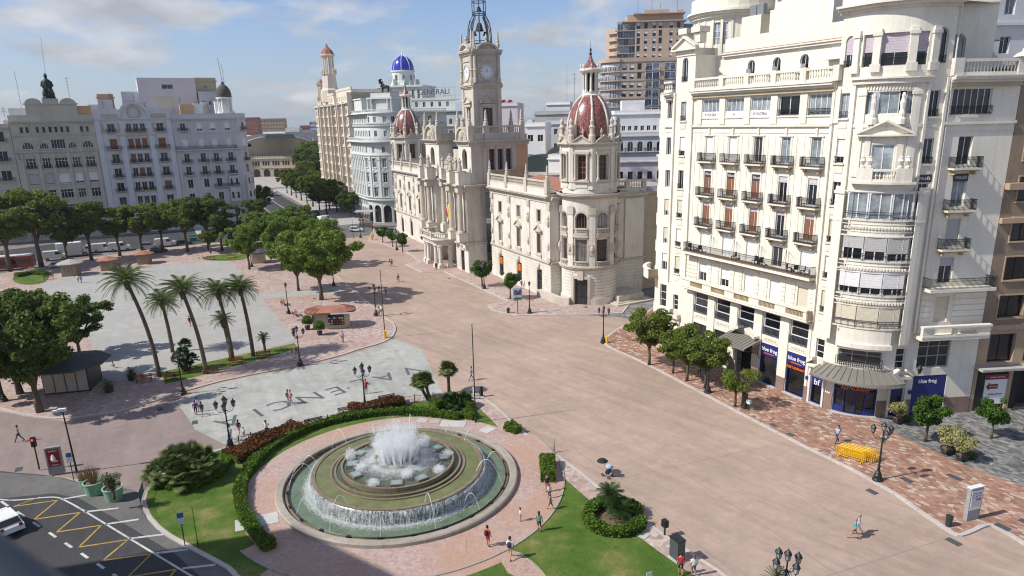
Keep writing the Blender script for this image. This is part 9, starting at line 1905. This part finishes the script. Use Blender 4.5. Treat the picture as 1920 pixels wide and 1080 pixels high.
for(u,n_), rz, pt, l, k in(((-128,-22),116,'white_paint','white car driving up the avenue','car'),((-170,-23),116,'dark_blue_paint','dark car far up the avenue','car'),((-90,-16),25,'black_paint','dark car turning at the crossing','car'),((-100,-14),60,'white_paint','white van waiting near the crossing island','van'),((-108,-16),115,'red_paint','red car in the queue by the crossing','car'),((-98,-19),115,'silver_paint','silver car at the front of the queue','car'),((-116,-14),115,'dark_blue_paint','dark blue van in the queue by the shelter','van'),((-205,-16),115,'white_paint','white van parked far up the avenue','van')):
 q = UN(u,n_); T = vehicle((0,0),R(rz),k,pt,l); T.location = (q[0],q[1],.02)
vehicle((8,990),R(142),'car','white_paint','white car in the lane beside the yellow zigzags',s=1.001)
# ================================================================ people
def body_proto(key,joints,edges,rad):
 def mk():
  me = bpy.data.meshes.new('body'); me.from_pydata(joints,edges,[]); o = bpy.data.objects.new('body',me); col.objects.link(o); sk = o.modifiers.new('s','SKIN'); ss = o.modifiers.new('u','SUBSURF'); ss.levels = 1
  for v, r in zip(me.skin_vertices[0].data,rad):v.radius = (r,r)
  me.skin_vertices[0].data[0].use_root = True; dg = bpy.context.evaluated_depsgraph_get(); m2 = bpy.data.meshes.new_from_object(o.evaluated_get(dg)); bpy.data.objects.remove(o)
  for nm in('skin','shirt','legs','shoes'):m2.materials.append(None)
  m2.polygons.foreach_set('use_smooth',[True]*len(m2.polygons)); return m2
 return cached(('body',key),mk)
def pose(st=.0,armf=0.0,up=0,sit=False):
 """joints of one continuous figure facing -y, 1.72 m tall"""
 hz = .92 if not sit else.5; J = [(0,0,hz),(0,0,hz+.22),(0,-.01,hz+.42),(0,0,hz+.53),(0,-.01,hz+.62),(0,-.02,hz+.72),(0,-.015,hz+.80)]; E = [(0,1),(1,2),(2,3),(3,4),(4,5),(5,6)]; Rd = [.145,.125,.15,.07,.075,.1,.075]
 for s in(-1,1):
  i = len(J); f = st*s
  if sit:J+=[(s*.1,-.02,hz-.02),(s*.12,-.42,hz),(s*.12,-.46,.07),(s*.12,-.6,.04)]
  else:J+=[(s*.1,0,hz-.07),(s*.1,-f*.2-.03,.5),(s*.1,-f*.45+(.08 if f<0 else 0),.09),(s*.1,-f*.45-.14,.04)]
  E+=[(0,i),(i,i+1),(i+1,i+2),(i+2,i+3)]; Rd+=[.09,.062,.045,.04]
  i = len(J); a = -f*.5; hh = hz+.44
  if up:J+=[(s*.19,0,hh),(s*.26,-.16,hh-.22),(s*.1,-.3,hh+.02),(s*.06,-.33,hh+.08)]
  else:J+=[(s*.19,0,hh),(s*.25,a*-.15+.02,hh-.28),(s*.25,-a*-.3-.1,hh-.52),(s*.25,-a*-.35-.13,hh-.6)]
  E+=[(2,i),(i,i+1),(i+1,i+2),(i+2,i+3)]; Rd+=[.06,.045,.034,.036]
 return J, E, Rd
POS = {'stand':pose(.12),'walk':pose(.75),'photo':pose(.1,up=1),'sit':pose(0,sit=True)}
skin_m = []
for i, c in enumerate(((.45,.25,.17),(.36,.19,.12))):plain('skin%d'%i,c,.6); skin_m.append('skin%d'%i)
CL = {'red':(.5,.03,.03),'white':(.75,.75,.74),'navy':(.03,.04,.1),'black':(.02,.02,.022),'blue':(.1,.22,.42),'teal':(.08,.35,.42),'khaki':(.38,.32,.2),'grey':(.2,.2,.21),'purple':(.14,.05,.25),'green':(.12,.25,.18),'pink':(.55,.2,.25),'lightblue':(.35,.45,.6),'denim':(.08,.12,.22),'yellow':(.6,.45,.08),'brown':(.14,.08,.05),'hair':(.03,.02,.015),'blond':(.35,.24,.12)}
for k, c in CL.items():plain('cloth_'+k,c,.85)
def person(px,rz,ps,top,leg,label,h=1.72,shorts=True,hair='hair',pack=None,z=.13,sk=0,bag=None,sleeve=False):
 base = cached(('bp',ps),lambda:body_proto(ps,*POS[ps])); key = (ps,shorts,sleeve)
 def paint():
  m = base.copy(); sit = ps=='sit'; hz = .5 if sit else.92
  for p_ in m.polygons:
   x, y, zz_ = p_.center; arm = abs(x)>.205; t = zz_-hz
   if t>.5:k = 0
   elif arm and not sit:k = 1 if(t>(.12 if sleeve else.26))else 0
   elif t>.02:k = 1 if not(arm and t<.2)else 0
   elif sit:k = 2 if(y>-.36 or not shorts)and zz_>.1 else(3 if zz_<.1 else 0)
   else:k = 3 if zz_<.09 else(0 if(shorts and zz_<.52)else 2)
   p_.material_index = k
  return m
 me = cached(('pm',)+key,paint); p = G(*px,z)if isinstance(px[0],(int,float))and len(px)==2 else px; T = thing('person',label,'person',(p[0],p[1],z),rz,None); s = h/1.74; T.scale = (s,)*3; o = put('body',me,T)
 for i, mt in enumerate((skin_m[sk],'cloth_'+top,'cloth_'+leg,'cloth_black')):o.material_slots[i].link = 'OBJECT'; o.material_slots[i].material = M[mt]
 hz = .5 if ps=='sit' else.92; b = MB('cloth_'+hair); b.lathe([(.085,hz+.66),(.105,hz+.74),(.1,hz+.82),(.06,hz+.87),(.01,hz+.885)],10,(0,.022));
 if h<1.68 and h>1.4:b.lathe([(.03,hz+.5),(.07,hz+.6),(.08,hz+.74)],8,(0,.07))
 put('hair',b.mesh('hair',True),T)
 if pack:b = MB('cloth_'+pack); b.lathe([(.1,hz+.08),(.15,hz+.16),(.15,hz+.38),(.09,hz+.48)],8,(0,.19)); put('backpack',b.mesh('backpack',True),T)
 if bag:b = MB('cloth_'+bag); b.box(.26,.34,-.12,.1,hz-.1,hz+.14); put('handbag',b.mesh('handbag'),T)
 return T
D = R
for a in(((915,1024),D(150),'stand','red','red','person in red top and red shorts with a black backpack by the fountain',1.7,True,'hair','black',.142),((957,1047),D(160),'walk','white','khaki','person in white shirt, khaki shorts and dark backpack near the worn path',1.75,True,'hair','navy',.142),((1011,996),D(165),'stand','green','black','long haired person in a pale green top and black shorts at the paving edge',1.66,True,'hair',None,.142),((976,977),D(100),'stand','white','grey','small child in white standing on the fountain paving',1.15,True,'hair',None,.142),((1032,955),D(60),'walk','green','black','child in a green top running along the paving edge',1.3,True,'hair',None,.142),((1030,934),D(30),'stand','white','navy','child in a white shirt behind the running child',1.25,True,'hair',None,.142),((1026,922),D(10),'stand','black','pink','person in black and pink standing at the hedge block end',1.6,True,'hair',None,.142),((1601,1010),D(-120),'walk','teal','khaki','blond person in a teal shirt walking across the plaza',1.7,True,'blond',None,.0),((1608,1002),D(-120),'walk','lightblue','white','person in light blue carrying a pale bag beside the teal shirt',1.68,True,'blond',None,.0),((1569,830),D(-60),'walk','lightblue','navy','person in a pale blue shirt and dark trousers left of the yellow barriers',1.75,False,'hair','navy',.13),((1276,1078),D(170),'stand','red','black','person in a dark red shirt at the bottom kerb',1.75,True,'hair',None,.13),((1300,1080),D(190),'stand','white','denim','person in a white top and denim shorts at the bottom kerb',1.66,True,'brown',None,.13),((884,713),D(-60),'walk','blue','denim','person in blue walking past the tall pole at the garden tip',1.72,False,'hair',None,.0),((687,738),D(0),'stand','red','navy','person in a dark red shirt beside the five headed lamp',1.75,True,'hair',None,.01),((541,757),D(-20),'walk','black','denim','person in black strolling across the stone lettering',1.66,True,'hair',None,.01),((546,758),D(-20),'walk','pink','denim','person in pink beside the one in black on the lettering',1.7,True,'brown',None,.01),((501,818),D(190),'photo','white','black','person in white with raised hands taking a photo by the fence',1.72,False,'hair',None,.13),((449,815),D(180),'walk','black','pink','person in black near the fence left of the photographer',1.62,True,'hair',None,.13),((458,820),D(180),'stand','white','red','child near the fence beside the person in black',1.1,True,'hair',None,.13),((433,826),D(160),'walk','white','grey','person in white at the foot of the many headed lamp',1.7,True,'hair',None,.13),((371,772),D(200),'stand','white','denim','person in white in the group at the lettering edge',1.7,True,'hair',None,.01),((368,778),D(200),'stand','purple','black','person in purple in the group at the lettering edge',1.68,False,'hair',None,.01),((380,780),D(180),'walk','black','denim','person in black in the group at the lettering edge',1.65,True,'hair',None,.01),((37,828),D(-70),'walk','lightblue','black','person in a light blue shirt crossing the left road',1.75,False,'hair',None,.0),((643,642),D(180),'stand','lightblue','navy','person in pale blue before the red roofed kiosk',1.72,False,'blond',None,.13),((706,592),D(150),'stand','white','black','person in white at the lamp by the road',1.7,True,'hair',None,.13),((711,594),D(170),'stand','yellow','navy','person in a yellow top at the lamp by the road',1.7,True,'hair',None,.13),((716,590),D(170),'stand','white','purple','person in white and violet at the lamp by the road',1.7,True,'hair',None,.13),((724,556),D(180),'walk','blue','denim','person in blue alone by the tree shadow on the plaza',1.72,True,'hair',None,.0),((731,500),D(180),'walk','red','white','left of two people in dark red in the far plaza',1.7,True,'hair',None,.0),((735,500),D(180),'walk','red','black','right of two people in dark red in the far plaza',1.72,True,'hair',None,.0),((978,540),D(160),'walk','white','navy','person in white and blue behind the second orange tree',1.8,True,'hair','blue',.13),((357,612),D(180),'walk','black','red','person in black walking across the grey square',1.7,True,'hair',None,.13),((147,530),D(180),'stand','white','grey','person in white near the wooden kiosk',1.7,True,'hair',None,.13),((153,531),D(180),'walk','blue','denim','person in blue near the wooden kiosk',1.7,False,'hair',None,.13),((1311,706),D(180),'stand','blue','navy','person in blue under the street trees',1.72,False,'hair',None,.13),((1319,705),D(180),'stand','lightblue','grey','person in light blue under the street trees',1.72,False,'hair',None,.13),((818,506),D(180),'stand','black','black','person in black between the portico columns',1.75,False,'hair',None,.13)):person(*a)
for px, rz, t, l, lb in(((553,812),R(30),'purple','black',''),):
 pass
for px, rz, t, l, lb in(((213,690),200,'white','navy','seated person in white with a bag on the shaded square'),((268,715),200,'red','black','seated person in red on the covered bench'),((328,711),200,'black','grey','seated person in black on the bench behind the kerb lamp'),((548,664),200,'pink','grey','seated person in pink by the square edge lamp'),((556,662),200,'red','denim','seated person in red by the square edge lamp'),((528,570),115,'black','black','seated person in black on the bench left of the kiosk'),((372,486),180,'white','red','seated person in white at the far lawn'),((381,486),180,'pink','white','seated person in pink at the far lawn')):person(px,R(rz),'sit',t,l,lb,1.2)
def cycle(px,rz,label):
 p = G(*px,0); T = thing('bicycle',label,'bicycle',(*p,0),rz);
 for x in(-.5,.5):b = MB('rubber'); b.tube([(x+.33*math.cos(k*math.pi/8),0,.34+.33*math.sin(k*math.pi/8))for k in range(17)],.025,4,False); put('wheel',b.mesh('wheel'),T)
 b = MB('iron'); b.tube([(-.5,0,.34),(-.1,0,.35),(.4,0,.85),(-.2,0,.8),(-.1,0,.35)],.025,4); b.tube([(.5,0,.34),(.4,0,.95)],.025,4); b.tube([(.35,-.25,1.0),(.4,0,.95),(.35,.25,1.0)],.02,4); put('frame',b.mesh('frame'),T); b = MB('rubber'); b.box(-.3,-.08,-.07,.07,.84,.9); put('saddle',b.mesh('saddle'),T); return p
q = cycle((747,529),R(-60),'bicycle ridden across the middle of the plaza'); person((q[0],q[1],0),R(-150),'sit','grey','black','cyclist in grey riding in the middle of the plaza',1.72,z=.42)
# pushchair
p = G(1138,893,0); T = thing('pushchair','dark blue pushchair with an open sunshade standing near the kerb','pushchair',(*p,0),R(-50))
b = MB('cloth_navy'); b.tube([(0,0,.35),(.15,0,.55),(.35,0,.95)],[.2,.22,.16],8); put('seat',b.mesh('seat'),T); b = MB('cloth_lightblue'); b.lathe([(.01,1.25),(.25,1.18),(.32,1.0)],10,(.25,0),cap=False); put('hood',b.mesh('hood'),T); b = MB('iron'); b.tube([(.3,-.25,.12),(0,-.22,.5),(.6,-.22,1.05)],.02,4); b.tube([(.3,.25,.12),(0,.22,.5),(.6,.22,1.05)],.02,4); b.tube([(.6,-.22,1.05),(.6,.22,1.05)],.025,4); put('frame',b.mesh('frame'),T)
for x, y in((-.3,-.25),(-.3,.25),(.4,-.28),(.4,.28)):put('wheel',wheelm(.14,.05),T,(x,y,.14))
b = MB('cloth_black'); b.lathe([(.01,1.5),(.3,1.42),(.5,1.25)],12,(-.55,0),cap=False); b.tube([(-.55,0,1.5),(-.1,0,.6)],.015,4); put('parasol',b.mesh('parasol'),T)
for px, l, r in(((600,628),'nearest the kiosk wall',.35),((577,618),'at the left corner of the red roofed kiosk',.35)):pot(px,r+.05,.6,'dark_plastic','dark pot with a leafy plant '+l,group='potted plants by the kiosk'); q = G(*px,.13); o = put('leafy_plant',leaves('kplant',[(0,0,1.2,.8,.8),(.3,.2,.8,.5,.8),(-.3,0,.9,.5,.8)],1500,.14,'leaf_hedge'),None,(q[0],q[1],.5)); tag(o,'leafy green plant in the dark pot '+l,'plant','potted plants by the kiosk')
for px, l in(((248,712),'right of its neighbour under the trees'),((205,735),'nearest the large dark kiosk')):pot(px,.5,.7,'dark_plastic','dark low pot with a spreading plant '+l,group='potted plants on the shaded square'); q = G(*px,.13); palm((*px,),.8,1.0,'spreading green plant in the dark pot '+l,'potted plants on the shaded square',r=.06,nf=22,w=.25,name='potted_palm')
# the balcony rail at the photographer's elbow, and the building across the street that shades the near corner
o = Vector((0,0,CAM_H)); q1 = Vector(ray(-260,930))*.62+o; q2 = Vector(ray(330,1330))*.62+o; d = (q2-q1).normalized(); q1 = q1-d*1.6; q2 = q2+d*1.2
T = thing('balcony_rail','dark blue grey metal handrail, blurred, crossing the lower left corner','railing',tuple(q1)); b = MB('iron_grey'); b.tube([q1,q2],.036,16); put('handrail',b.mesh('handrail',True),T,tuple(-q1))
T = thing('shading_building','plain building outside the frame whose shadow falls on the near lawn','building',(-60,25,0)); b = MB('cream_white'); b.prism([(-50.8,37.7),(-65.6,33.7),(-120,20),(-70,-20),(-30,6),(-42.2,31.6)],0,34); b.build('wall',T)
# the air: even pale haze over the whole place
m = bpy.data.materials.new('haze'); m.use_nodes = True; m.node_tree.nodes.clear(); v = m.node_tree.nodes.new('ShaderNodeVolumePrincipled'); v.inputs['Color'].default_value = (.82,.88,.95,1); v.inputs['Density'].default_value = .00010; v.inputs['Anisotropy'].default_value = .3; ou = m.node_tree.nodes.new('ShaderNodeOutputMaterial'); m.node_tree.links.new(v.outputs[0],ou.inputs['Volume']); M['haze'] = m
b = MB('haze'); b.box(-9100,9100,-260,9100,-1.1,82); o = b.build('haze',kind='stuff'); o['label'] = 'thin pale summer haze over the city'
